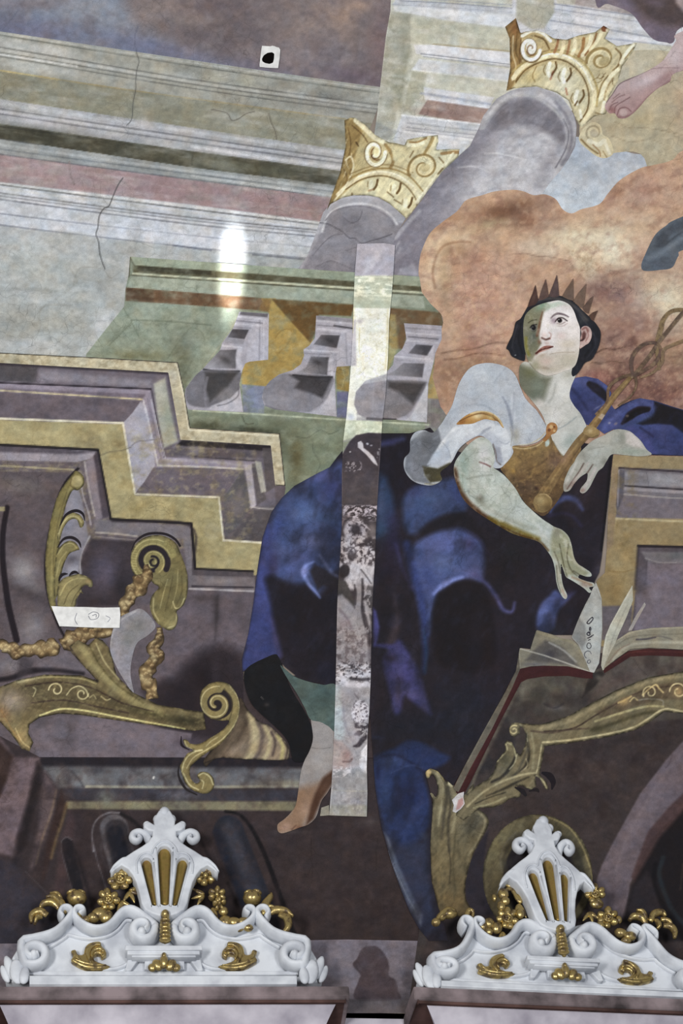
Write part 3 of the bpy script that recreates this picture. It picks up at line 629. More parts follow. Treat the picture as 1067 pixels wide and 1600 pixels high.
# ---- clouds, drapes, bare foot at the top right
cl = [(661,386),(672,364),(691,347),(714,330),(728,313),(753,305),(773,299),(801,296.5),(818,299),(834,305),(851,303.6),(868,311),(879,327),(893,333.5),(908,327),(936,319),(950,302),(969,281),(1000,263),(1020,258),(1050,250),(1080,230),(XB, 200),(XB, 760),(960,745),(860,760),(780,740),(700,660),(682,622),(676,590),(680,552),(686,527),(692,505),(689,491),(672,474),(659,457),(654,429),(656,403)]
clops = [L((146,96,66),7, cl[:24],.75,7, False),G((200,160,128),(180,142,118),800,320,800,700), B((216,184,150),676,420,14,56,8,.95), B((170,124,92),690,350,30,12,-35,.6), B((204,176,142),720,372,60,14,-8,.7), B((136,94,68),790,330,48,16,-12,.85), L((120,86,68),4,[(760,345),(790,352),(830,350)],.4,5), B((140,98,72),815,318,20,8,0,.4), B((150,106,84),820,342,46,16,8,.7), B((170,132,110),850,318,24,16,20,.7), B((190,168,130),770,350,30,8,-10,.6),
  B((218,202,172),905,368,60,20,-12,.95), B((220,206,178),960,392,42,36,0,.9), B((212,186,158),850,390,40,12,10,.8), B((196,160,130),935,345,26,16,-30,.7), B((188,144,124),1010,300,40,26,-35,.8), B((196,160,136),1050,290,30,26,-35,.6), B((172,128,104),960,305,20,10,-50,.7), B((168,124,100),985,285,40,5,-35,.6), B((204,174,144),1005,350,20,30,20,.6), B((196,152,130),1000,395,12,20,20,.5),
  L((150,104,76),3.5,[(680,450),(676,425),(682,400),(694,384),(715,378),(735,378)],.6,3), B((176,140,104),710,392,24,12,-10,.7), B((194,166,122),695,430,14,34,0,.6), B((180,132,108),745,410,40,26,0,.5), B((190,140,120),760,470,60,50,0,.6), B((184,130,110),740,540,36,24,0,.5), B((200,166,140),810,440,26,40,0,.5), B((202,170,140),705,520,14,40,-10,.6), B((168,134,104),697,470,8,24,-10,.5), B((200,160,134),800,500,26,60,10,.5),
  L((160,120,100),1.8,[(695,348),(703,352),(714,354)],.6), L((150,114,92),1.6,[(795,398),(820,396),(838,400),(862,402),(890,408)],.5), L((150,116,92),1.6,[(890,410),(898,420),(908,432),(916,440)],.7), F((216,192,158),[(886,382),(900,378),(916,392),(936,420),(930,440),(916,440),(900,420)],.7,8), N((176,142,108),5,5,.5,.55,.7, seed=41, box=(880,375,945,445)), L((184,146,120),6,[(700,510),(696,540),(690,580)],.4,6),
  B((142,106,98),955,452,46,24,-8,.85), B((152,118,110),990,470,50,24,20,.6), B((206,186,160),1030,460,40,30,-30,.9), B((216,202,172),1050,485,26,34,20,.8), B((190,160,134),1000,432,60,10,-4,.5), L((158,122,104),4,[(930,448),(945,432),(970,424),(1000,422),(1050,426)],.4,4), B((164,126,110),1000,505,36,20,0,.8), B((156,118,104),960,520,40,30,0,.7), B((136,98,84),985,590,70,46,0,.85), B((140,96,86),1040,620,50,30,0,.7), B((170,128,96),1010,640,30,10,0,.5), B((148,92,84),930,590,30,12,0,.6), B((132,84,78),955,605,30,12,0,.5), B((160,128,98),1060,560,30,14,0,.6),
  L((120,86,66),2.2,[(690,552),(710,548),(740,545),(770,536),(795,536)],.55,2.4), L((128,88,66),2,[(694,562),(715,560),(740,553),(760,552),(790,556)],.6,2), L((110,78,62),2.2,[(930,552),(945,545),(960,546),(975,542),(988,540)],.7,2), L((112,82,64),2,[(925,566),(940,568),(955,564),(975,568)],.6,2), B((150,112,84),720,580,40,20,0,.6), B((168,122,90),700,600,16,30,0,.5), B((154,118,92),770,565,40,8,0,.5),
  F((130,92,80),[(980,545),(984,530),(990,520),(996,532),(992,548)],.5,5), N((210,176,146),9,9,.35,.52,.75, seed=42), N((160,114,94),14,10,.35,.52,.75,-20, seed=43), N((216,178,130),4,4,.3,.58,.75, seed=44, box=(700,420,830,620)), N((120,82,72),14,7,.4,.5,.75,-20, seed=45, box=(920,500,1200,720)), N((196,152,120),4,4,.35,.6,.75, seed=46, box=(930,530,1200,680))]
painted('painted_cloud', FRESCO, cl, (196,158,128), clops, s=2.0, label='painted peach and brown cloud bank behind the crowned head')
painted('painted_drape', FRESCO, [(1002,413),(1009,395),(1018,376),(1026,364),(1040,353),(1067,338),(XB, 280),(XB, 350),(1075,388),(1060,400),(1050,418),(1030,422),(1006,423)],(100,110,122),
  [F((82,90,102),[(1024,380),(1030,366),(1050,352),(1080,340),(1080,352),(1050,366),(1036,384)],.8,6, sm=True), L((128,136,146),8,[(1012,405),(1036,394),(1060,376),(1090,360)],.7,6), L((76,82,92),3,[(1022,384),(1036,384),(1052,372),(1070,360)],.6,3), B((86,92,104),1030,412,18,8,0,.6)], s=1.8, label='painted grey-blue drape end')
painted('painted_drape', FRESCO, [(930, YA),(930,0),(950,6),(985,20),(1005,45),(1022,62),(1040,66),(1052,66),(1075,40),(XB, 40),(XB, YA)],(126,112,128),
  [F((100,82,78),[(985,-20),(1000,18),(1024,34),(1055,42),(1100,20),(1100,-60)],.85,16, sm=True), B((142,128,146),1010,48,14,12,40,.6), B((150,136,146),960,4,18,6,25,.6), B((120,104,120),1020,4,16,7,10,.7), B((96,80,84),1040,26,24,8,10,.6), F((200,184,186),[(1056,-60),(1056,4),(1068,18),(1130,18),(1130,-60)],.7,6)], s=2, label='painted violet-brown drape end')
foot = painted('painted_foot', FRESCO, [(945,168),(948,158),(957,146),(966,132),(980,124),(1000,116),(1016,108),(1034,96),(1046,80),(1056,64),(1068,48),(XB, 0),(XB, 90),(1068,110),(1046,128),(1028,138),(1012,152),(1000,166),(988,178),(976,185),(966,184),(960,177),(952,177)],(196,172,170),
  [G((196,172,172),(186,150,148),1000,110,1020,150), L((150,108,108),4,[(962,184),(985,180),(1002,164),(1016,150),(1040,132),(1070,110)],.7,4), L((126,104,106),1.8,[(947,160),(958,145),(968,131),(984,123),(1014,109)],.8), L((140,108,110),1.6,[(952,172),(956,164),(965,160)],.8), L((140,104,104),1.6,[(960,177),(962,166),(974,158),(984,152)],.8), L((148,112,112),1.6,[(956,160),(966,152),(976,148)],.7), L((150,116,114),1.6,[(958,154),(968,146)],.7), E((206,180,174),974,176,6,6,0,.6), L((134,92,92),1.6,[(964,180),(968,170),(978,168),(986,174)],.7), B((150,96,96),956,172,6,6,0,.6), B((214,194,196),1010,126,26,8,-25,.7), B((210,190,190),1052,92,16,18,-40,.7), L((160,130,132),1.6,[(1016,108),(1034,106),(1060,106)],.6), B((160,120,120),1038,122,20,6,-35,.5)], s=1.2, label='painted bare foot with toes pointing down left')
# ---- green attic with three balusters
gr = [G((148,158,138),(132,140,116),300,410,500,740), F((156,165,140),[(203,401),(661,433),(661,450),(208,418)],.95,1.5), F((100,94,66),[(206,414),(430,430),(661,448),(661,456),(430,440),(208,426)],.95,1.5), F((78,74,54),[(214,415),(330,423),(330,430),(214,424)],.7,2), F((196,198,166),[(206,426),(661,456),(661,459),(206,429)],.95,1.2), L((94,90,66),2.2,[(204,430),(430,445),(661,461)],.9, sm=False),
  F((162,170,150),[(204,431),(661,463),(664,482),(198,451)],.95,1.5), F((124,92,62),[(196,449),(300,457),(424,467),(418,486),(300,477),(196,470)],.95,1.5), F((94,74,54),[(196,450),(240,453),(240,473),(196,470)],.5,4), B((150,118,90),372,472,30,8,4,.6), F((134,142,120),[(203,401),(210,414),(203,436),(197,452),(194,479)],.8,3), L((90,88,66),2,[(203,401),(208,412),(212,416)],.7), L((92,86,66),2.4,[(203,404),(201,432)],.8),
  F((176,148,78),[(408,466),(430,466),(490,530),(480,560),(450,590),(420,604),(378,600),(380,560),(418,562),(420,490)],.95,2), F((122,92,48),[(424,467),(552,476),(549,494),(498,492),(496,512),(485,536),(452,500)],.95,2), F((142,110,62),[(410,467),(424,468),(420,488),(404,486)],.8,3), L((150,120,60),1.6,[(430,528),(438,518),(450,514),(456,520),(452,534),(442,545),(434,552),(428,545)],.7), B((186,158,90),444,535,10,16,20,.5), B((188,160,84),386,590,10,9,0,.7), L((160,128,64),1.6,[(376,590),(382,580),(394,584),(396,594)],.6), B((160,124,60),470,590,20,14,0,.4), N((156,126,60),8,12,.4,.5,.75, seed=51, box=(375,500,480,606)),
  F((126,96,62),[(548,476),(690,488),(694,510),(640,506),(630,545),(612,545),(600,520),(556,500)],.9,2), F((190,170,96),[(604,490),(618,492),(622,545),(606,580),(596,560)],.6,4), F((176,150,90),[(675,570),(682,570),(692,590),(696,628),(664,624)],.95,2), B((196,172,112),682,600,6,18,-8,.6), F((140,132,130),[(664,622),(700,624),(700,690),(664,690)],.9,2), N((112,106,108),3,30,.5,.45,.7, seed=52, box=(664,622,712,700)),
  F((132,138,158),[(378,601),(416,604),(412,646),(380,644)],.95,1.5), L((110,112,124),1.5,[(380,616),(392,622),(402,618),(414,612)],.6), B((150,158,178),400,625,12,12,0,.5), F((116,116,146),[(526,612),(552,612),(552,655),(526,652)],.9,2), F((156,130,66),[(524,570),(546,572),(546,612),(526,608)],.95,1.5), L((196,176,110),1.5,[(534,574),(538,590),(534,606)],.6),
  L((190,198,168),2.6,[(302,641),(400,647),(520,655),(670,664)],.9, sm=False), F((126,134,106),[(290,644),(560,664),(690,672),(700,700),(560,780),(440,790),(300,690)],.6,6), B((84,84,58),330,666,44,8,4,.8), B((70,70,48),400,672,40,5,4,.7), B((92,92,64),430,690,18,30,0,.7), B((110,98,58),462,715,12,36,0,.8), B((130,138,108),505,690,26,40,0,.7), B((150,158,128),520,680,20,10,0,.5), L((96,100,78),1.4,[(462,682),(480,684),(500,672),(515,678),(530,672)],.6), L((98,102,80),1.3,[(488,686),(490,706),(500,724),(494,740)],.5), L((80,80,56),1.6,[(378,650),(384,662),(396,662)],.6),
  L((110,120,100),2,[(205,500),(260,502),(330,508)],.7), L((112,122,100),1.6,[(205,502),(212,516),(220,530),(240,545)],.6), L((118,126,106),3,[(330,508),(320,530),(302,560),(285,590)],.5), L((112,122,100),2,[(262,560),(282,530),(290,520),(300,512),(316,520),(320,540)],.5), B((130,138,122),296,540,22,22,0,.7), B((124,122,84),210,556,60,10,0,.8), B((104,102,70),285,575,14,40,-8,.7), L((104,112,90),1.5,[(192,480),(200,494),(206,502),(190,520),(170,540)],.5), L((170,178,156),5,[(372,494),(350,524),(322,562),(295,600)],.5,4), L((168,168,140),2.5,[(374,492),(352,528),(318,574),(296,604)],.7), F((156,166,144),[(330,480),(372,490),(340,536),(310,575),(300,560),(330,510)],.5,10), F((160,168,150),[(205,470),(260,474),(240,500),(204,500)],.4,8), N((120,128,104),12,10,.4,.5,.75, seed=53), N((168,176,158),18,12,.3,.5,.75, seed=54)]
attic = painted('painted_attic', FRESCO, [(203,401),(330,410),(470,420),(655,432),(659,457),(672,474),(689,491),(692,505),(686,527),(680,552),(676,590),(688,635),(705,660),(705,690),(640,790),(440,800),(425,690),(285,690),(270,580),(132,570),(135,553),(165,515),(194,479),(196,452),(201,430)],(142,150,126), gr, s=1.6, sm=False, label='painted green attic wall with brown shaded recesses')
LV, LD, LP = (168,163,175),(94,89,96),(184,180,192)
painted('painted_baluster', attic, [(374,487),(420,490),(419,562),(390,565),(383,568),(378,580),(374,600),(380,644),(294,640),(288,625),(290,607),(304,588),(318,575),(332,560),(344,547),(347,536),(356,524),(364,513)], LV,
  [F((176,172,184),[(392,500),(420,492),(419,562),(384,567),(388,530)],.9,2), L((140,136,148),2.5,[(406,500),(405,562)],.6), L((190,186,196),2,[(412,494),(412,560)],.7), F((110,104,112),[(376,487),(419,490),(418,496),(374,492)],.9,1.5), L((190,186,196),2.5,[(372,495),(414,499)],.9), L((130,126,138),2,[(369,501),(410,505)],.8), L((186,182,192),3,[(366,506),(408,509)],.8), L((136,132,142),2,[(364,511),(392,513)],.7),
   F(LD, [(356,527),(363,514),(389,515),(382,530)],.95,1.5), B((124,120,128),360,524,8,4,0,.5), F((150,146,156),[(347,536),(354,528),(382,531),(380,538)],.9,1.5), L((194,190,198),2.5,[(346,540),(378,543)],.8), F((98,94,100),[(343,547),(370,546),(368,576),(318,575)],.9,2, col2=(150,146,154), axis=((366,550),(332,570))), B((80,76,80),352,562,12,5,30,.6), L((186,182,192),8,[(374,546),(372,560),(376,576)],.7,3), L((70,66,72),3,[(318,577),(340,580),(374,580)],.8), 
   F((118,114,122),[(316,579),(374,581),(376,600),(366,622),(330,636),(296,632),(290,610),(302,590)],.9,3, sm=True), F((86,82,84),[(320,581),(372,582),(356,604),(328,628),(322,610)],.85,5), B((132,128,138),302,612,10,16,0,.7), B((146,142,146),354,618,12,14,30,.6), L((140,136,148),4,[(324,590),(320,612),(322,636)],.5), F((182,178,188),[(330,634),(360,622),(376,606),(379,643),(326,640)],.9,2), L((110,106,114),2,[(372,600),(372,618),(356,630),(340,634)],.6)], s=1.3, sm=False)
painted('painted_baluster', attic, [(494,493),(550,498),(552,520),(558,571),(526,573),(523,590),(526,651),(474,645),(430,640),(413,634),(409,620),(413,606),(422,595),(436,585),(458,578),(470,569),(475,556),(474,546),(483,540),(492,528)], LV,
  [F((178,174,186),[(533,515),(553,515),(558,571),(526,572),(527,545)],.9,2), L((142,138,150),2,[(540,520),(542,568)],.5), F((130,126,134),[(494,493),(550,498),(550,504),(496,499)],.6,2), L((186,182,192),3,[(494,501),(548,506)],.8), L((84,80,88),3,[(522,509),(550,513)],.8), L((126,122,132),2,[(496,508),(520,510)],.7), L((188,184,194),3,[(496,514),(540,518)],.8), L((150,146,156),2,[(498,519),(532,522)],.7), F(LD, [(490,538),(502,523),(531,524),(526,544)],.95,1.5, col2=(120,116,124), axis=((520,530),(492,538))), B((76,72,78),514,532,8,4,20,.6), L((190,186,196),2.5,[(475,547),(526,550)],.9), L((140,136,146),2,[(476,552),(524,555)],.7), F((98,94,100),[(486,557),(514,558),(511,586),(464,582),(478,574)],.9,2, col2=(150,146,154), axis=((510,565),(472,580))), B((80,74,80),496,566,10,4,20,.6), L((186,182,192),7,[(519,556),(516,572),(520,590)],.7,3),
   F((140,136,146),[(430,588),(456,584),(520,589),(512,620),(490,640),(468,644),(430,640),(412,628),(412,606)],.9,3, sm=True), F((82,78,84),[(452,586),(520,589),(504,622),(480,612),(460,606),(468,596)],.9,5), B((96,90,96),478,606,22,8,10,.6), L((70,66,72),2.5,[(458,586),(490,589),(519,589)],.8), B((152,148,158),444,626,26,8,5,.6), F((182,178,188),[(498,640),(512,622),(522,596),(525,650),(476,646)],.9,2), L((112,108,118),2.5,[(415,634),(440,642),(474,646)],.6), L((96,92,100),1.5,[(473,596),(476,606),(484,610)],.5)], s=1.3, sm=False)
painted('painted_baluster', attic, [(631,505),(690,509),(690,530),(680,552),(676,572),(669,600),(667,660),(620,656),(575,655),(556,648),(551,630),(556,610),(568,596),(588,588),(604,581),(614,570),(616,556),(628,546),(635,530)], LV,
  [L((140,136,146),2,[(633,512),(688,516)],.7), L((190,186,196),2.5,[(634,520),(688,524)],.8), L((112,108,118),2.5,[(638,526),(684,530)],.7), L((186,182,192),3,[(636,532),(684,536)],.8), F(LD, [(638,552),(650,538),(676,540),(668,556)],.95,2, col2=(128,122,130), axis=((662,546),(634,550))), L((192,188,198),3,[(617,557),(672,562)],.8), L((150,146,156),2,[(620,562),(668,567)],.6), F((104,98,104),[(630,567),(664,568),(660,590),(606,586),(618,578)],.9,2, col2=(150,146,152), axis=((656,575),(614,584))), F((190,186,196),[(664,560),(678,540),(676,575),(668,598),(660,592)],.7,3), F((176,172,178),[(568,596),(606,582),(604,594),(566,600)],.7,3), F((136,130,136),[(566,594),(610,594),(664,598),(650,630),(632,650),(600,655),(566,652),(553,634),(556,612)],.9,3, sm=True), F((88,82,84),[(606,596),(665,598),(646,632),(622,612),(606,606)],.85,6), B((106,98,98),640,612,14,5,-20,.7), B((150,144,150),580,625,22,24,0,.7), B((126,118,118),620,640,18,10,0,.6), F((190,187,192),[(640,652),(654,628),(668,598),(667,660),(632,657)],.9,2), L((70,64,72),4,[(572,653),(596,655),(618,656)],.8)], s=1.3, sm=False)
# ---- coffered frame, left
PU, CR, OC, BK = (112,100,108),(186,174,138),(160,147,108),(40,34,40)
fr_o = [(XA, 541),(0,551),(140,558),(278,566),(288,612),(297,668),(437,677),(446,764),(440,800),(420,850),(400,900),(395,960),(380,1040),(380,1190),(XA, 1190)]
frame = [G((112,100,106),(104,92,98),0,700,300,1150),
  F((116,106,116),[(XA, 555),(263,582),(283,688),(424,696),(432,800),(300,760),(240,640),(XA, 610)],.95,1.5), F((84,80,82),[(XA, 556),(60,572),(54,598),(XA, 590)],.6,6), F((146,140,150),[(60,578),(236,594),(236,606),(60,594)],.6,6), L((70,60,70),5,[(XA, 558),(0,568),(263,583)],.8,3, sm=False), L((92,80,92),4,[(262,584),(272,632),(282,686)],.7,4), F((168,166,152),[(240,600),(258,590),(266,640),(278,690),(256,700),(246,650)],.9,4), B((140,144,124),262,652,8,28,-8,.6), B((176,172,160),250,612,6,14,-8,.6), L((140,130,140),4,[(268,600),(276,650),(281,684)],.5),
  F((150,138,152),[(XA, 588),(236,608),(256,714),(398,722),(392,735),(240,730),(222,624),(XA, 606)],.85,1.5), L((52,42,52),2.5,[(XA, 588),(0,598),(236,608)],.9, sm=False), L((74,62,74),2,[(236,608),(246,660),(257,714)],.7), F((120,106,118),[(XA, 600),(228,616),(222,624),(XA, 608)],.8,2),
  L((196,182,142),2.4,[(XA, 600),(0,610),(222,624)],.95, sm=False), F(PU, [(XA, 604),(0,613),(219,627),(206,645),(192,660),(0,653),(XA, 646)],1,1.2), N((96,86,96),14,10,.4,.45,.7, seed=61, box=(-150,605,230,665)), F((160,155,167),[(220,627),(229,634),(240,690),(242,728),(225,755),(211,771),(202,716),(193,660),(207,645)],.95,1.5), L((186,180,186),3,[(224,626),(234,668),(246,724)],.8), L((120,112,124),2,[(230,622),(240,664),(252,718)],.7), L((182,176,182),2,[(236,624),(246,668),(258,716)],.7), L((100,92,104),1.5,[(206,696),(215,690),(232,688),(250,686)],.6),
  F(PU, [(240,730),(378,732),(365,752),(350,774),(211,771),(226,752)],1,1.2), B((92,84,100),312,764,16,4,0,.5), L((196,188,178),2.4,[(246,727),(330,730),(380,733)],.8, sm=False), F((100,90,96),[(262,700),(420,704),(422,716),(262,712)],.8,3), F((44,36,40),[(284,688),(424,696),(423,705),(276,696)],.8,3), B((150,140,144),306,704,10,8,0,.5), B((112,92,88),350,708,20,8,0,.5), L((166,156,164),4,[(255,718),(330,722),(392,728)],.7,2), L((70,60,68),2,[(300,713),(398,720)],.6),
  F((104,97,100),[(380,733),(386,760),(391,792),(378,815),(352,842),(350,776)],1,1.5), F((126,114,114),[(352,790),(378,760),(380,790),(354,820)],.5,8), F((170,160,166),[(382,728),(393,728),(400,790),(392,795)],.9,2), F((104,94,96),[(393,724),(404,724),(416,780),(402,790)],.9,2), F((176,170,156),[(398,720),(408,722),(416,768),(408,770)],.8,2), F((100,90,90),[(410,700),(424,700),(431,760),(416,770)],.8,2), F((110,100,100),[(402,790),(440,790),(430,850),(352,842)],.6,4), L((176,166,160),2,[(391,792),(415,795),(436,795)],.8), F((96,88,92),[(356,846),(394,797),(434,798),(420,850)],.7,4),
  F(OC, [(XA, 648),(0,656),(191,663),(211,774),(341,779),(349,846),(420,848),(410,900),(304,889),(299,818),(173,811),(153,703),(XA, 690)],1,1.2), L((206,198,176),3,[(XA, 647),(0,654),(192,661),(211,772),(342,777),(349,844),(410,848)],.95, sm=False), B((130,116,90),142,690,18,13,0,.6), B((128,108,72),184,694,12,8,0,.7), B((148,132,92),280,805,26,12,0,.5), B((134,118,76),212,795,14,8,0,.5), B((134,116,78),310,860,10,20,0,.7), E((160,148,118),332,830,14,13,0,.5,3), B((176,162,118),182,740,10,30,-8,.6), B((176,164,124),60,678,70,8,2,.5), N((136,120,82),14,12,.4,.5,.75, seed=62, box=(-150,650,420,900)), N((182,168,124),8,6,.3,.55,.75, seed=63, box=(-150,650,420,900)),
  L((110,98,80),1.5,[(156,712),(172,706),(190,704),(206,698)],.6),
  # inner panels under the ochre band
  F((150,142,152),[(XA, 690),(0,697),(150,704),(145,716),(120,722),(XA, 716)],.9,1.5), L(BK, 4,[(XA, 686),(0,695),(153,703),(173,811),(299,818),(305,889),(395,893)],.95,1.6, sm=False), F((70,60,70),[(XA, 693),(60,698),(150,706),(120,710),(XA, 702)],.6,4), L((110,98,104),2,[(XA, 716),(0,723),(125,724)],.7), L((170,158,124),2.5,[(XA, 722),(0,728),(60,731),(115,734)],.8), F((132,120,128),[(132,722),(147,712),(156,750),(170,808),(150,812),(140,770)],.9,3), F((86,74,84),[(146,712),(153,706),(171,808),(160,810)],.8,3), L((176,166,160),3,[(132,722),(140,770),(148,806)],.6), B((156,132,128),146,752,6,20,-8,.5), L((176,168,172),2.5,[(126,752),(130,775),(138,800),(142,820)],.6),
  F((124,116,122),[(146,812),(296,822),(302,890),(292,890),(286,842),(150,832)],.8,3), L((168,156,146),3,[(150,832),(180,834),(214,838)],.8), L((60,50,58),4,[(176,814),(296,821),(302,888)],.6,3), L((146,134,130),2,[(148,838),(210,844)],.6), F((82,70,76),[(142,842),(210,846),(212,900),(190,945),(120,950),(124,880)],.95,4), B((100,92,112),164,895,26,34,0,.8), B((60,52,58),190,918,14,26,0,.7), B((70,58,62),155,940,40,8,0,.7), L((160,156,160),3,[(140,838),(128,862),(125,880),(126,896)],.8),
  F((132,128,140),[(104,786),(118,752),(128,780),(138,838),(126,868),(122,895),(94,950),(86,930),(92,860)],.9,3), B((92,84,92),112,874,12,6,-10,.7), B((150,146,158),112,790,8,14,0,.5), B((156,152,160),116,890,8,6,0,.6),
  F((104,91,96),[(XA, 735),(110,738),(92,780),(80,830),(72,880),(76,930),(95,985),(110,1010),(XA, 1020)],.95,2, sm=False), L((44,34,40),4,[(122,732),(105,750),(92,775),(80,820),(71,870),(73,920),(84,960),(98,990),(120,1025),(150,1052)],.9,1.6), B((146,140,142),36,890,20,22,0,.85), B((140,134,138),50,980,22,26,0,.7), B((128,122,124),50,920,20,14,30,.6), B((84,72,76),48,930,40,10,25,.7), B((88,76,80),70,860,14,20,0,.6), B((130,120,112),30,758,40,12,8,.5), B((96,82,88),30,830,40,30,0,.4), L((48,38,46),[8,9,10],[(11,793),(5,830),(4,870),(8,910),(14,950),(26,1000)],.95,2), F((150,138,104),[(XA, 790),(8,792),(8,799),(XA, 797)],.9), L((100,90,92),1.5,[(56,770),(64,750),(80,740),(92,744)],.5), L((88,76,82),1.3,[(10,752),(24,760),(34,756),(46,766)],.5),
  # wall right of the volute
  F((120,110,114),[(294,890),(396,895),(400,925),(296,920)],.9,2), F((92,82,88),[(300,890),(396,894),(396,902),(300,899)],.8,2), B((150,140,140),345,908,20,5,2,.7), L((64,56,66),2.5,[(300,916),(396,918)],.8), L((174,166,168),2.6,[(296,920),(396,924)],.9), F((108,96,104),[(290,925),(400,927),(390,1040),(380,1160),(230,1160),(260,1000)],.9,4), B((78,70,76),338,955,6,34,0,.7), L((76,68,72),3,[(340,930),(338,970),(336,1000)],.5,4), B((82,72,74),320,935,30,6,0,.5), B((88,78,80),372,945,8,12,0,.5), N((120,106,116),26,26,.4,.5,.75, seed=64, box=(230,920,400,1180)), F((64,52,58),[(250,1110),(280,1050),(310,1022),(340,1010),(372,1018),(384,1040),(384,1150),(260,1150)],.85,24, sm=True), B((50,40,46),320,1060,26,26,0,.8), B((82,72,82),336,1050,8,22,0,.5), F((54,44,50),[(222,1080),(255,1060),(300,1070),(310,1112),(240,1106)],.7,16), 
  L((44,36,44),[5,9,5],[(XA, 1070),(0,1062),(40,1050),(80,1046),(130,1052)],.85,4), F((122,112,120),[(60,1035),(105,1015),(140,1050),(60,1044)],.6,8), B((134,128,134),14,1040,20,12,0,.7), F((84,74,80),[(30,1020),(52,1035),(50,1052),(28,1060)],.7,6),
  F((116,104,112),[(46,1134),(94,1118),(160,1122),(240,1136),(300,1146),(292,1184),(60,1184)],.95,3), B((92,82,86),64,1130,14,10,-20,.7), B((88,78,82),104,1150,16,26,0,.6), E((112,104,114),94,1140,14,14,0,.7,3), B((128,114,122),210,1150,70,12,5,.5), B((84,72,84),290,1160,20,10,0,.6)]
frm = painted('painted_coffer_frame', FRESCO, fr_o, (112,100,106), frame, s=1.7, sm=False, label='painted stepped stone frame in purple grey with ochre bands')
painted('cream_fillet', frm, [(XA, 541),(0,551),(140,558),(278,566),(288,612),(297,668),(437,677),(446,759),(430,759),(423,696),(282,687),(272,632),(263,582),(140,575),(0,567),(XA, 557)], CR,
  [N((206,196,160),6,4,.5,.5,.7, seed=65), N((150,134,96),8,6,.5,.52,.72, seed=66), B((146,134,98),26,565,8,8,0,.6), B((176,172,156),270,590,8,14,0,.6), L((50,46,44),2.4,[(XA, 541),(0,551),(140,558),(278,566),(288,612),(297,668),(437,677),(446,759)],.9, sm=False), L((60,54,46),2,[(431,758),(446,759)],.8, sm=False), L((214,206,174),2,[(276,570),(286,614),(295,672),(434,681)],.7, sm=False)], s=1.4, sm=False)
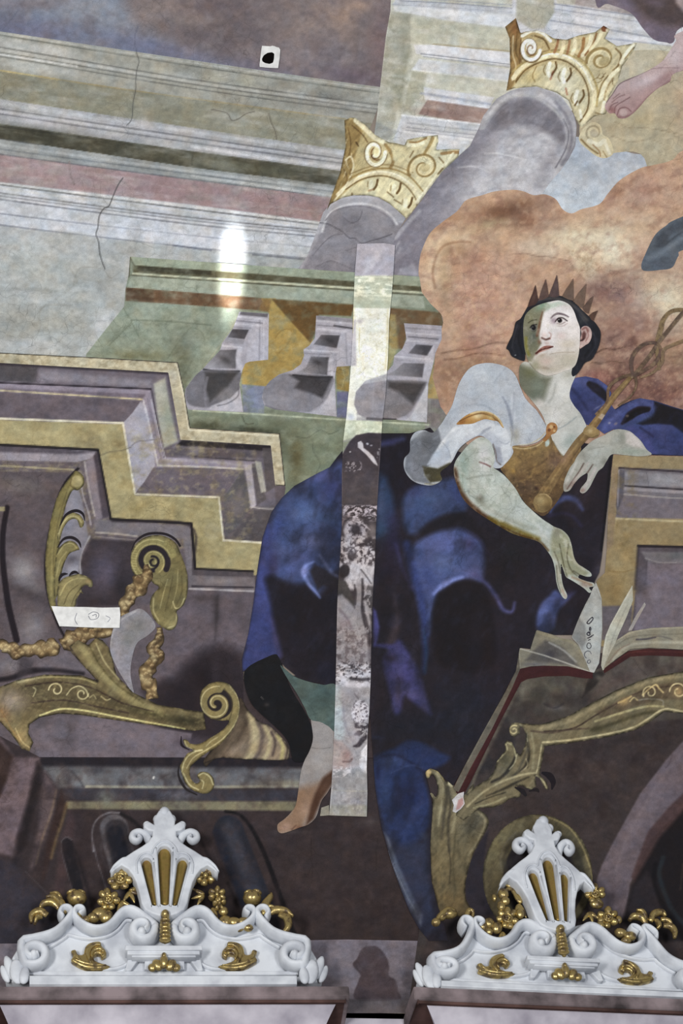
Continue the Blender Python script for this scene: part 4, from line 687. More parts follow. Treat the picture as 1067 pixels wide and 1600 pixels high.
# ---- steps and dark slots at the lower left
st = [G((72,60,64),(70,56,56),0,1180,0,1480), F((48,42,50),[(60,1180),(490,1184),(490,1200),(66,1198)],.95,3), F((104,103,108),[(66,1198),(490,1200),(486,1230),(90,1230)],.95,8), B((82,80,86),120,1204,60,6,0,.6), B((124,122,122),130,1218,12,14,30,.6), B((126,124,122),96,1222,8,16,-25,.7), L((72,68,74),4,[(112,1205),(122,1216),(130,1228)],.5), L((150,146,130),4,[(135,1229),(280,1230),(480,1228)],.85,2.4), B((150,142,116),450,1224,50,5,0,.6), F((72,68,78),[(96,1232),(480,1234),(478,1252),(110,1250)],.95,3), B((110,108,120),280,1242,26,8,0,.7), B((104,102,110),160,1244,18,8,0,.5), F((122,115,92),[(104,1252),(476,1252),(474,1267),(104,1264)],.95,3), B((108,106,96),165,1248,16,12,0,.8), B((98,92,86),280,1256,30,14,0,.5), B((140,132,100),220,1256,26,5,0,.5), E((220,216,210),240,1215,2,1.5,0,.9),
  F((112,94,100),[(-150,1110),(0,1150),(22,1182),(62,1184),(52,1230),(36,1290),(28,1340),(-20,1330),(-150,1330)],.95,6), F((64,44,40),[(-150,1150),(0,1160),(20,1182),(10,1220),(0,1245),(-150,1300)],.9,6), B((92,70,64),6,1190,14,20,0,.6), F((46,38,42),[(58,1190),(66,1200),(62,1230),(40,1320),(20,1360),(26,1310),(44,1250)],.9,8), F((104,86,88),[(70,1205),(88,1232),(84,1270),(60,1340),(44,1370),(60,1290),(66,1240)],.85,8), L((128,106,86),3,[(88,1235),(80,1270),(66,1310),(56,1350)],.6,3), F((70,50,48),[(96,1234),(104,1262),(90,1310),(70,1370),(62,1390),(72,1320)],.9,6), L((116,94,66),5,[(104,1256),(98,1280),(88,1310),(80,1340)],.7,4), F((88,66,68),[(108,1266),(118,1280),(112,1330),(98,1400),(84,1400),(92,1330)],.8,6), F((56,46,50),[(20,1330),(60,1370),(90,1400),(120,1410),(110,1470),(20,1400)],.6,20),
  F((62,56,66),[(-150,1320),(0,1338),(24,1352),(70,1400),(120,1450),(130,1520),(-150,1540)],.95,8), B((78,72,84),20,1400,50,40,40,.5), L((92,88,96),1.6,[(40,1362),(60,1382),(80,1404)],.5), B((50,46,54),70,1450,40,40,0,.6), B((82,66,64),150,1310,24,30,0,.4), B((66,52,56),130,1330,20,50,0,.5),
  L((100,94,98),44,[(178,1294),(186,1330),(200,1380),(216,1430)],.9,3), L((60,54,60),36,[(182,1298),(190,1336),(204,1386),(222,1430)],.9,4), L((38,37,48),25,[(180,1302),(190,1340),(206,1390),(222,1430)],.95,4), L((136,132,138),2.4,[(146,1330),(144,1300),(152,1280),(170,1270),(186,1270)],.7,2.4), L((118,114,120),2,[(146,1320),(152,1345),(160,1370),(168,1395)],.6,2.4), L((96,92,98),1.6,[(160,1300),(160,1286),(172,1279),(186,1281)],.6), L((36,32,36),6,[(190,1272),(210,1284),(224,1300),(232,1320)],.8,3), L((100,94,98),4,[(162,1304),(158,1330),(168,1360),(176,1386)],.3,4),
  L((36,32,38),18,[(104,1318),(112,1350),(124,1400),(132,1430)],.85,4), L((110,102,106),2,[(96,1330),(96,1315),(104,1308),(112,1312)],.6), L((96,90,94),2,[(96,1330),(104,1360),(112,1388)],.5), L((40,34,38),5,[(112,1316),(122,1340),(134,1380),(144,1420)],.7,3), L((60,48,52),3,[(118,1310),(130,1350),(142,1400)],.6),
  L((50,50,62),46,[(357,1297),(372,1335),(390,1380),(412,1440),(420,1480)],.95,3), L((78,76,88),20,[(356,1292),(376,1340),(398,1395),(420,1450)],.7,10), L((42,44,60),12,[(338,1300),(348,1330),(364,1370),(384,1420)],.85,5), L((28,24,28),[4,7,8],[(352,1268),(370,1271),(384,1282),(400,1306),(418,1346),(436,1395),(452,1440),(468,1480)],.95,2), L((34,28,32),4,[(356,1380),(372,1416),(380,1440)],.6,3), L((34,28,32),5,[(312,1310),(322,1330),(332,1350)],.6,3), L((92,80,84),2,[(318,1300),(330,1320),(350,1370)],.4),
  N((88,70,70),12,12,.35,.5,.75, seed=71), N((54,42,46),22,22,.35,.5,.75, seed=72), L((58,46,48),1.6,[(486,1310),(487,1340),(488,1370)],.5), L((58,48,48),1.6,[(590,1310),(588,1340),(588,1360)],.5), B((96,84,84),575,1285,18,8,0,.6), B((90,80,80),452,1300,30,3,0,.5)]
painted('painted_steps', FRESCO, [(XA, 1120),(0,1150),(62,1183),(500,1184),(600,1184),(640,1330),(690,1450),(700,1500),(XA, 1560)],(72,60,62), st, s=2.0, sm=False, label='painted dark plinth with grey steps and rounded dark slots')
# plinth at the foot of the cove
painted('painted_plinth', FRESCO, [(XA, 1476),(440,1470),(540,1468),(650,1470),(712,1474),(XB, 1500),(XB, 1583),(XA, 1583)],(112,104,113),
  [G((116,108,118),(104,96,102),0,1470,0,1583), B((126,120,130),530,1505,26,20,0,.6), B((126,118,128),550,1540,10,20,0,.5), B((122,114,124),632,1510,14,30,0,.5), F((80,66,72),[(566,1482),(580,1478),(592,1481),(604,1496),(608,1512),(607,1524),(618,1532),(622,1548),(622,1562),(556,1562),(560,1533),(563,1523),(551,1508),(558,1497)],.92,2, sm=True), B((92,76,80),590,1545,20,12,0,.5), L((92,84,90),2,[(545,1562),(590,1561),(640,1562)],.4), F((100,92,94),[(540,1562),(644,1562),(644,1583),(540,1583)],.6,3), B((84,76,82),640,1520,12,40,0,.5), L((132,120,126),1.2,[(480,1469),(560,1468),(650,1471)],.5), B((70,60,66),690,1490,26,20,0,.6), L((92,82,90),1.4,[(500,1482),(506,1478),(512,1482)],.6), N((98,90,98),14,14,.4,.5,.75, seed=73), L((78,68,74),1.5,[(556,1508),(562,1520)],.5)], s=1.8, sm=False, label='painted lilac grey plinth band with one dark patch')
# ---- gilt scrollwork, lower left
def curl(cx, cy, r0, r1, a0, t, w, c=(150,138,72), hi=(200,188,112), dk=(50,42,46), sq=1.0, rot=0):
    p = spiral(cx, cy, r0, r1, a0, t, 44, sq, rot)
    q = spiral(cx, cy, r0+w*.42, r1+.6, a0, t, 44, sq, rot)
    return [L(c, [w, w*.9, w*.55], p, 1,1.4), L(hi, 1.5, q, .85), L((110,98,48),1.4, spiral(cx, cy, r0-w*.35, max(1, r1-1), a0, t, 44, sq, rot),.6)]
GO, GH, GL = (142,128,72),(190,176,104),(98,84,46)
painted('gilt_acanthus_band', frm, [(112,742),(120,736),(130,744),(131,757),(122,766),(112,768),(100,800),(94,840),(90,880),(86,930),(88,955),(80,952),(73,920),(71,870),(78,820),(90,775)],(136,122,60),
  [L((170,154,84),4,[(116,752),(100,784),(88,830),(82,880),(80,930)],.6,3), L((100,86,40),2.5,[(104,770),(92,810),(84,860),(84,900)],.5), E((168,152,92),120,752,9,9,0,.9), L((110,92,50),2,[(112,748),(110,758),(118,764)],.7), B((186,172,112),123,750,5,5,0,.7)], s=1.3)
painted('gilt_leaf', frm, [(89,838),(94,818),(100,806),(112,801),(124,804),(131,814),(130,822),(125,824),(120,812),(110,812),(101,822),(96,834),(93,846)],(158,142,78),[L((196,182,116),1.8,[(92,834),(98,818),(108,808),(120,808),(127,816)],.8), L((106,90,44),1.6,[(98,828),(104,818),(114,813)],.7)], s=1.1)
painted('gilt_leaf', frm, [(86,880),(89,862),(98,850),(108,845),(118,848),(124,858),(120,860),(110,864),(104,872),(98,888),(94,908),(90,928),(86,935),(84,910)],(146,132,70),[L(GH, 1.8,[(90,866),(100,852),(112,849),(120,856)],.8), L(GL, 1.8,[(92,910),(98,884),(108,866)],.6), L(GH, 1.4,[(88,900),(94,876),(104,862)],.6)], s=1.1)
painted('gilt_leaf', frm, [(90,946),(90,920),(96,906),(108,900),(122,897),(134,900),(143,906),(145,914),(141,918),(134,914),(127,920),(130,928),(126,926),(120,936),(116,948),(92,950)],(148,134,78),[L(GH, 1.8,[(94,930),(104,912),(120,904),(136,904)],.7), L(GL, 1.6,[(100,944),(108,926),(122,914)],.7), L(GL, 1.6,[(112,944),(118,930),(128,918)],.7), L((214,202,136),1.4,[(126,924),(130,918),(140,916)],.9), B((176,140,80),138,908,5,4,0,.6)], s=1.1)
for k_, p_ in enumerate(([(94,822),(104,806),(118,800),(128,804),(132,814)],[(90,856),(100,844),(112,842),(122,848),(126,856)],[(92,908),(98,900),(106,897)],[(108,900),(116,896),(123,897)])):
    w_ = 3.2
    pp_ = spline(p_); nn_ = np.gradient(pp_, axis=0); nn_ = np.stack([nn_[:, 1],-nn_[:, 0]],1)/np.linalg.norm(nn_, axis=1)[:, None]
    t_ = np.sin(np.linspace(.25,2.9, len(pp_)))[:, None]*w_
    painted('dark_contour', frm, np.vstack([pp_+nn_*t_*1.4,(pp_+nn_*t_*-.1)[::-1]]),(40,32,40),[], s=1.0, sm=False)
big = [(214,903),(206,890),(204,872),(209,855),(222,842),(240,836),(258,838),(274,848),(281,862),(288,880),(293,900),(293,925),(288,943),(282,950),(276,956),(278,966),(274,980),(264,985),(254,980),(245,973),(238,962),(234,945),(238,930),(248,918),(240,912),(234,906),(226,912)]
painted('gilt_scroll', frm, big, (134,120,66),[L((50,42,54),7, spiral(238,876,25,12,170,.75),.0), F((120,108,58),[(256,850),(278,860),(290,900),(286,940),(262,970),(240,950),(248,915),(262,900),(268,876)],.7,4), L((46,38,50),[9,10,8,3], spiral(238,877,25,8,30,-1.28,50),.95), L((150,138,72),[13,12,9,5], spiral(238,877,33,28,-20,-.62,40),.8), L((150,136,72),[9,8,5], spiral(238,877,17,5,60,-1.15,50),.95), L(GH, 1.6, spiral(238,877,35,31,-60,-.5,30),.9), L(GH, 1.3, spiral(238,877,29,24,-20,-.65,30),.7), L(GH, 1.4, spiral(238,877,20,5,60,-1.2,50),.9), L((40,32,44),3.5, spiral(240,878,9,4,250,1.0,30),.9), E((220,206,140),232,883,2,2,0,.9),
  L((184,172,108),1.4,[(262,905),(256,925),(250,950)],.6), L(GL, 1.6,[(270,900),(264,930),(258,955)],.6), L((176,162,98),1.4,[(278,890),(276,920),(268,950)],.6), L(GL, 1.6,[(284,900),(284,925),(276,945)],.6), L((204,190,122),1.8,[(288,935),(282,948),(274,950),(270,940)],.8), L((204,190,122),1.8,[(276,958),(274,976),(262,981)],.8), L((196,182,116),1.8,[(240,935),(240,955),(248,970)],.7), B((168,154,90),268,975,8,6,0,.7), B((160,146,84),246,910,8,4,0,.6)]
  + [L((196,184,110),1.2,[(205.5+abs(y-868)*.04, y),(213, y+1)],.7) for y in range(852,895,4)], s=1.1)
def contour(pts, w, name='dark_contour', par=None, c=(42,34,42)):
    pp = spline(pts); g = np.gradient(pp, axis=0); n = np.stack([g[:, 1],-g[:, 0]],1)/np.linalg.norm(g, axis=1)[:, None]
    t = np.interp(np.linspace(0,1, len(pp)), np.linspace(0,1, len(w)), w)[:, None]/2
    return painted(name, par or frm, np.vstack([pp+n*t, (pp-n*t)[::-1]]), c, [], s=1.0, sm=False)
contour([(205,860),(212,846),(226,836),(242,833),(260,835),(274,843),(282,854)],[1,4,4,3])
# fruit and flower garland hanging from the scroll, and the swag on the left
def garland(name, parent, pts, radii, seed, c=(128,98,56)):
    r = random.Random(seed); pp = spline(pts, n=5)
    ops = [N((84,62,34),7,7,.45,.45,.65, seed=seed+60)]
    ws = np.interp(np.linspace(0,1, len(pp)), np.linspace(0,1, len(radii)), radii)
    g = np.gradient(pp, axis=0); n = np.stack([g[:, 1],-g[:, 0]],1)/np.linalg.norm(g, axis=1)[:, None]
    bump = np.array([1+.22*math.sin(i*.9+seed) for i in range(len(pp))])
    bump2 = np.array([1+.22*math.cos(i*1.05+seed) for i in range(len(pp))])
    o = np.vstack([pp+n*(ws*bump)[:, None],(pp-n*(ws*bump2)[:, None])[::-1]])
    for i in range(0, len(pp),2):
        for _ in range(3):
            x, y = pp[i]+np.array([r.uniform(-.7,.7), r.uniform(-.7,.7)])*ws[i]; q = ws[i]*r.uniform(.35,.6)
            ops += [E((84,60,32), x+1, y+1.8, q, q, 0,.6,2), B(r.choice([(192,158,94),(172,134,76),(206,176,112),(146,108,62)]), x-1, y-1, q*.9, q*.8,0,.8), L((228,204,138),1.3,[(x-q*.5, y),(x-q*.1, y-q*.5),(x+q*.5, y-q*.2)],.6)]
    return painted(name, parent, o, c, ops, s=1.2, sm=False)
garland('gilt_garland', frm, [(228,882),(230,896),(220,912),(208,926),(198,940),(192,960),(180,982),(150,988),(128,992),(112,1000),(96,1008)],[4,8,15,12,10,9,9,9,14,15,10],3)
garland('gilt_garland', frm, [(XA+60,1010),(-40,1020),(0,1008),(12,1012),(28,1018),(44,1016),(60,1014),(76,1014),(90,1004)],[10,12,8,10,12,9,12,14,10],5)
painted('grey_leaf', frm, [(186,966),(204,956),(219,951),(232,960),(243,978),(232,992),(214,1005),(206,1030),(204,1055),(209,1084),(196,1066),(182,1042),(172,1015),(176,985)],(146,142,148),[B((124,122,118),214,980,16,16,0,.8), B((126,124,118),200,1000,12,14,0,.7), L((182,176,176),3,[(172,1010),(178,985),(190,968),(212,955)],.6), B((152,150,164),196,1040,12,30,-15,.7), N((120,116,116),8,8,.4,.5,.75, seed=75), L((112,108,110),1.2,[(186,990),(200,985),(214,990)],.5)], s=1.4)
garland('gilt_garland', frm, [(248,980),(250,995),(240,1012),(246,1028),(234,1040),(228,1060),(236,1075),(238,1092)],[4,7,10,10,11,12,11,8],8)
arm = [(XA, 1110),(-60,1085),(0,1073),(28,1062),(70,1054),(126,1055),(152,1064),(130,1040),(112,1020),(108,1010),(122,1000),(138,1008),(150,996),(160,1000),(170,1012),(176,1030),(182,1055),(208,1082),(247,1101),(300,1110),(318,1112),(322,1140),(300,1142),(253,1135),(180,1125),(126,1117),(93,1115),(62,1121),(46,1132),(44,1145),(52,1160),(46,1174),(34,1170),(17,1146),(0,1128),(-60,1120),(XA, 1150)]
painted('gilt_console_arm', frm, arm, (126,108,64),
  [F((104,88,54),[(0,1078),(60,1060),(130,1062),(180,1088),(250,1120),(318,1126),(318,1140),(200,1122),(120,1108),(40,1112),(0,1110)],.6,8), L((150,134,78),10,[(128,1012),(148,1042),(176,1070),(212,1098),(250,1112)],.8,6), L((104,90,44),3,[(140,1010),(158,1042),(186,1072),(224,1098)],.6), L((186,172,112),2,[(150,1005),(164,1035),(186,1062)],.6), L((88,66,62),3,[(110,1012),(128,1040),(152,1065)],.5), L((172,158,92),2.4,[(28,1066),(70,1058),(124,1060),(150,1068)],.6), L((86,64,46),2.4,[(40,1072),(90,1066),(140,1074),(190,1098),(240,1112)],.7), L((84,62,50),2.4,[(50,1098),(100,1094),(150,1104),(200,1114)],.6), L((204,190,112),2.6,[(62,1118),(94,1108),(130,1110),(184,1120),(250,1132),(288,1139)],.9), B((70,62,36),290,1126,24,8,5,.7), B((92,84,44),240,1116,40,6,14,.5), B((168,150,130),18,1096,24,18,0,.7), B((180,166,120),40,1062,20,4,-10,.6),
   L((216,200,136),1.8, spiral(88,1078,12,3,180,1.1),.8), L((206,190,126),1.8, spiral(128,1084,10,3,0,1.0),.8), L((206,190,126),1.6,[(104,1086),(112,1076),(124,1072),(134,1078),(138,1088)],.8), L((196,180,116),1.6,[(52,1088),(56,1078),(52,1074)],.7), L((196,180,116),1.6,[(158,1088),(166,1094),(172,1092)],.7), L((186,168,106),1.6,[(140,1090),(146,1086),(150,1092)],.6), L((150,118,60),3,[(2,1110),(12,1130),(24,1148),(34,1162)],.8), B((168,136,76),34,1150,10,18,-20,.7), L((206,176,108),1.6,[(24,1138),(34,1158),(46,1168)],.7), B((150,110,64),6,1116,10,16,-20,.7), E((190,174,110),246,1091,4,4,0,.8), N((158,142,86),8,4,.3,.52,.75,10, seed=76)], s=1.3, sm=False)
horn = [(374,1090),(388,1110),(406,1128),(419,1133),(436,1148),(448,1162),(452,1176),(448,1187),(420,1188),(400,1187),(370,1186),(344,1184),(330,1190),(322,1198),(318,1190),(328,1174),(350,1150),(366,1125)]
painted('gilt_horn', frm, horn, (124,104,80),[G((96,78,58),(148,126,98),350,1130,420,1160), L((182,162,112),12,[(390,1118),(398,1140),(396,1170),(388,1186)],.8,8), L((110,92,80),6,[(402,1126),(410,1148),(406,1172),(398,1186)],.8,4), L((176,158,110),6,[(414,1136),(422,1154),(418,1176),(412,1187)],.8,4), L((96,78,70),4,[(424,1144),(430,1160),(426,1180)],.8,3), L((180,164,96),6,[(434,1150),(442,1166),(440,1184)],.8,4), L((100,82,66),3,[(442,1156),(449,1170),(446,1186)],.7), L((90,72,54),8,[(376,1100),(384,1126),(372,1156),(350,1180)],.6,6), B((150,128,104),366,1172,24,10,-30,.6), L((60,50,46),2,[(320,1192),(345,1185),(400,1188),(450,1188)],.6)], s=1.4)
def ribbon(name, parent, pts, w, c, ops=(), s=1.2, label=None):
    pp = spline(pts, n=7); g = np.gradient(pp, axis=0); n = np.stack([g[:, 1],-g[:, 0]],1)/np.linalg.norm(g, axis=1)[:, None]
    t = np.interp(np.linspace(0,1, len(pp)), np.linspace(0,1, len(w)), w)[:, None]/2
    return painted(name, parent, np.vstack([pp+n*t, (pp-n*t)[::-1]]), c, ops, s=s, sm=False, label=label)
painted('gilt_scroll', frm, [(312,1092),(316,1078),(328,1068),(342,1065),(356,1068),(366,1078),(373,1094),(374,1112),(368,1132),(356,1150),(340,1166),(322,1177),(306,1190),(297,1200),(298,1216),(306,1224),(312,1220),(308,1212),(314,1206),(326,1208),(334,1218),(333,1232),(322,1240),(304,1236),(290,1224),(284,1208),(281,1198),(284,1192),(292,1178),(302,1172),(290,1166),(286,1156),(292,1156),(298,1162),(312,1162),(326,1154),(340,1146),(352,1136),(358,1126),(344,1126),(328,1122),(316,1110)],(146,126,66),
  [E((50,40,44),340,1100,24,24,0,.95), L((148,128,68),[13,12,9,5], spiral(338,1100,24,5,280,-1.45,60),1), L((150,130,70),12,[(352,1070),(366,1084),(370,1106),(362,1130),(346,1150),(324,1166)],1), L((208,190,124),1.7, spiral(338,1100,28,6,280,-1.45,60),.9), L((204,186,120),1.8,[(358,1070),(371,1090),(373,1112),(364,1136),(346,1156),(322,1172),(302,1184),(292,1200)],.9), L((100,82,46),2,[(350,1076),(362,1094),(360,1120),(344,1140),(320,1158)],.7), L((214,200,136),2.2,[(288,1158),(292,1166),(304,1173),(316,1172)],.9), L((206,192,128),2,[(284,1206),(288,1190),(298,1178),(312,1172)],.9), L((216,202,136),2,[(286,1208),(296,1226),(310,1234)],.9), L((212,198,132),2,[(310,1212),(318,1208),(328,1214),(333,1226)],.9), L((210,196,130),1.6,[(304,1224),(310,1218),(318,1222),(316,1232)],.9), B((110,90,50),300,1200,8,14,0,.6), L((206,192,130),1.4,[(322,1166),(330,1158),(340,1152)],.7), L((206,192,130),1.4,[(324,1150),(332,1152),(336,1146)],.7)], s=1.1)
contour([(283,1150),(284,1164),(296,1172)],[1,4,1], par=frm); contour([(280,1192),(279,1212),(290,1232),(308,1242)],[1,4,2], par=frm, c=(48,42,44))

# ---- right side: pedestal behind the book
ped = [G((160,140,104),(150,130,92),960,720,980,940), F((126,118,122),[(967,731),(XB, 738),(XB, 813),(962,809)],1,1.5), L((72,58,66),3,[(967,731),(1067,737),(XB, 741)],.8, sm=False), F((150,144,148),[(976,737),(1080,742),(XB, 744),(XB, 766),(976,758)],.9,3), B((118,112,116),1000,748,20,8,4,.6), B((168,164,166),1040,750,26,6,4,.6), L((104,96,102),1.5,[(1010,738),(1014,760)],.4), L((66,58,64),2.4,[(976,759),(1067,765),(XB, 770)],.85, sm=False), L((168,158,160),5,[(974,763),(1067,769),(XB, 773)],.7), L((176,166,158),2,[(972,772),(1067,779),(XB, 783)],.7), F((124,114,120),[(972,776),(XB, 786),(XB, 813),(962,808)],.9,2), F((104,98,106),[(966,733),(976,735),(974,775),(964,800),(962,790)],.9,2), L((168,162,168),2,[(967,735),(965,790)],.6), L((190,176,138),3,[(962,810),(1067,815),(XB, 820)],.8, sm=False), L((184,168,124),2,[(963,812),(960,830)],.5),
  F((150,126,104),[(958,730),(966,732),(962,800),(958,850),(948,862),(945,850)],.6,4), L((176,158,118),3,[(956,720),(948,790),(946,850)],.6,3), B((150,124,82),975,860,12,14,0,.5), B((176,152,104),975,890,14,40,0,.5), L((140,114,70),1.8,[(950,892),(970,894),(990,890)],.6), B((148,118,70),955,925,16,24,0,.5), F((104,94,100),[(997,852),(XB, 856),(XB, 1000),(985,1000),(993,920)],1,1.5), L((54,46,52),4,[(997,853),(XB, 858)],.85, sm=False), L((70,62,68),4,[(997,853),(995,880),(992,920)],.6,3, sm=False), F((132,126,130),[(1002,862),(XB, 866),(XB, 882),(1012,880)],.8,3), B((110,108,104),1060,868,30,6,0,.6), L((160,152,152),2,[(1008,872),(1030,879),(1056,879)],.7), L((90,80,86),2,[(1011,876),(1009,905)],.6), F((130,118,126),[(1012,880),(XB, 886),(XB, 1010),(990,1010),(994,930),(1010,920)],.9,4), B((122,114,130),1030,905,30,10,0,.5), B((112,100,104),1006,925,12,12,0,.7), B((140,128,136),1024,930,8,12,0,.6), B((116,102,108),1050,920,20,5,0,.5), N((108,98,104),10,10,.35,.5,.75, seed=81, box=(985,860,1220,1010)), F((108,100,108),[(940,947),(988,946),(985,1000),(940,1000)],.9,3), N((138,116,74),10,10,.4,.5,.75, seed=82, box=(925,712,1000,950))]
painted('painted_pedestal', FRESCO, [(958,711),(XB, 717),(XB, 1010),(930,1010),(930,915),(934,905),(945,895),(948,858),(950,800)],(160,140,102), ped, s=1.6, sm=False, label='painted ochre pedestal with recessed grey panels')
# ---- lectern with gilt scrolls
lec = [G((92,84,76),(78,68,66),850,1060,850,1200), F((76,64,64),[(845,1165),(1014,1128),(XB, 1110),(XB, 1560),(640,1560),(680,1420),(740,1260),(830,1210)],.98,3), B((108,102,88),850,1075,40,10,0,.6), B((76,72,64),840,1090,14,14,0,.6), B((112,106,92),818,1080,10,20,20,.6), B((66,58,62),900,1095,30,10,0,.5), B((124,118,118),870,1106,14,4,0,.5), L((60,54,60),2.5,[(850,1100),(866,1106),(880,1100)],.6,3), F((52,46,46),[(926,1052),(940,1048),(946,1054),(930,1072),(910,1090),(918,1064)],.8,3), B((120,114,104),936,1060,8,5,40,.7), F((100,88,82),[(946,1050),(990,1022),(XB, 1020),(XB, 1046),(1014,1056),(920,1098),(930,1074)],.8,5), B((112,104,90),1045,1030,24,6,0,.6), L((78,66,64),1.5,[(990,1030),(1000,1045),(1012,1056)],.6), B((90,70,70),975,1060,30,8,-20,.4), F((58,54,58),[(790,1120),(806,1150),(800,1175),(770,1200),(750,1215),(730,1230),(770,1170)],.8,8), L((116,108,92),5,[(806,1082),(790,1115),(770,1155),(748,1200),(732,1240)],.6,4),
  B((88,72,70),930,1200,60,26,0,.5), B((62,48,50),895,1200,16,14,0,.7), B((60,48,50),988,1187,10,8,0,.7), B((62,52,52),960,1160,60,8,-15,.5), N((62,48,50),24,24,.4,.5,.75, seed=83), N((96,78,76),10,10,.3,.52,.75, seed=84), B((70,56,56),840,1260,60,20,0,.5),
  F((108,95,102),[(XB, 1000),(1067,1158),(1040,1188),(1000,1240),(960,1312),(940,1352),(932,1376),(940,1420),(976,1440),(984,1382),(1016,1314),(1040,1288),(1067,1262),(XB, 1100)],.97,3), B((120,106,112),1010,1270,12,50,38,.6), L((130,116,120),3,[(1062,1180),(1020,1236),(980,1310),(962,1360)],.3,5), B((92,80,88),960,1400,20,20,0,.5), L((92,78,84),2,[(1050,1180),(1046,1192),(1040,1200)],.6), F((92,66,66),[(XB, 1110),(1067,1240),(1044,1262),(1012,1300),(986,1370),(994,1380),(1010,1350),(1050,1300),(1067,1280),(XB, 1160)],.85,4), F((38,32,36),[(XB, 1150),(1067,1268),(1030,1310),(1000,1362),(988,1384),(972,1440),(1000,1470),(XB, 1470)],.95,6), F((62,54,60),[(990,1385),(1010,1362),(1026,1380),(1034,1420),(1050,1450),(1000,1450),(980,1420)],.8,8), L((52,56,62),7,[(1036,1340),(1030,1366),(1040,1400),(1056,1430),(1080,1452)],.8,3), L((28,24,28),7,[(1024,1350),(1022,1376),(1034,1412),(1052,1444)],.8,4), L((78,64,60),3,[(1067,1350),(1063,1390)],.5),
  F((58,52,62),[(735,1343),(752,1312),(764,1296),(756,1340),(760,1380),(775,1430),(740,1432),(728,1405),(726,1376)],.97,4), F((34,30,36),[(692,1440),(745,1425),(760,1460),(700,1480),(680,1470)],.6,10)]
lect = painted('painted_lectern', FRESCO, [(812,1062),(830,1052),(925,1050),(990,1018),(XB, 1010),(XB, 1560),(640,1560),(672,1330),(690,1240),(715,1236)],(80,68,66), lec, s=2.0, sm=False, label='painted dark lectern back with lilac slanting beam')
painted('gilt_ring', lect, np.vstack([np.stack([840+86*np.cos(t),1370+98*np.sin(t)],1) for t in [np.radians(np.arange(0,360,12))]]),(112,100,66),
  [E((52,46,52),850,1372,64,74,0,1,3), E((92,84,70),846,1372,66,76,0,.0), L((160,142,84),2.6,[(858,1277),(888,1292),(908,1320),(922,1356),(926,1380)],.9), L((150,138,92),2,[(790,1284),(815,1275),(845,1273)],.6), F((96,88,60),[(868,1284),(892,1300),(912,1340),(920,1380),(905,1380),(890,1330),(870,1308)],.7,5), B((124,114,72),778,1320,14,36,25,.7), L((86,78,62),7,[(790,1360),(788,1340),(798,1316),(812,1304),(826,1300)],.7,4), L((112,104,92),2,[(784,1362),(782,1340),(790,1318),(806,1300)],.5), B((98,84,54),770,1400,14,30,-20,.6), N((88,78,56),8,12,.4,.5,.75, seed=85)], s=1.5, sm=False)
tr = [(664,1206),(667,1202),(673,1200),(681,1203),(690,1211),(697,1222),(702,1218),(708,1224),(714,1238),(722,1246),(740,1225),(736,1258),(744,1263),(756,1270),(763,1280),(762,1292),(752,1311),(738,1338),(728,1376),(728,1404),(736,1428),(690,1430),(680,1400),(674,1376),(671,1317),(674,1268),(676,1250),(672,1240),(676,1240),(681,1246),(684,1232),(680,1216),(674,1210),(670,1216),(665,1214)]
painted('gilt_leaf_stalk', lect, tr, (118,106,70),[G((132,122,88),(110,92,56),700,1210,700,1420), L((84,76,60),5,[(690,1216),(698,1240),(694,1270),(690,1310)],.7,4), L((160,150,108),3,[(682,1208),(692,1226),(690,1255),(684,1290)],.7,3), E((196,168,104),669,1208,5,6,0,.9), L((196,176,110),2,[(672,1201),(684,1206),(694,1220)],.8), L((74,66,54),4,[(700,1230),(704,1258),(700,1290),(702,1330)],.6,4), L((150,140,100),4,[(712,1244),(712,1270),(706,1300)],.6,4), B((84,80,66),738,1285,16,20,20,.7), L((152,140,100),3,[(748,1268),(758,1284),(748,1310),(732,1336)],.6,3), L((86,78,50),3,[(712,1300),(708,1350),(712,1400)],.5,4), B((140,118,70),690,1350,10,50,0,.5), B((136,108,60),705,1405,16,14,0,.5), L((76,66,46),2,[(700,1320),(704,1350),(702,1380)],.5), L((60,56,54),2,[(728,1266),(740,1262)],.6), N((94,84,56),6,20,.4,.5,.75, seed=86), E((196,186,140),704,1224,4,6,-20,.7)], s=1.4)
armr = [(807,1129),(826,1131),(844,1132),(887,1119),(921,1100),(963,1078),(1014,1058),(1067,1049),(XB, 1030),(XB, 1110),(1067,1115),(1038,1112),(1014,1129),(992,1141),(953,1151),(892,1161),(851,1166),(847,1190),(843,1210),(854,1222),(857,1234),(851,1232),(843,1216),(836,1212),(838,1228),(830,1234),(824,1232),(816,1228),(806,1228),(815,1238),(812,1246),(798,1247),(786,1256),(770,1262),(750,1262),(738,1272),(724,1282),(712,1274),(716,1258),(726,1244),(744,1228),(764,1216),(772,1204),(776,1190),(782,1182),(790,1172),(788,1162),(792,1157),(800,1160),(806,1174),(813,1180),(820,1165),(822,1148),(818,1138),(812,1134),(812,1146),(804,1152),(797,1148),(795,1138),(800,1130)]
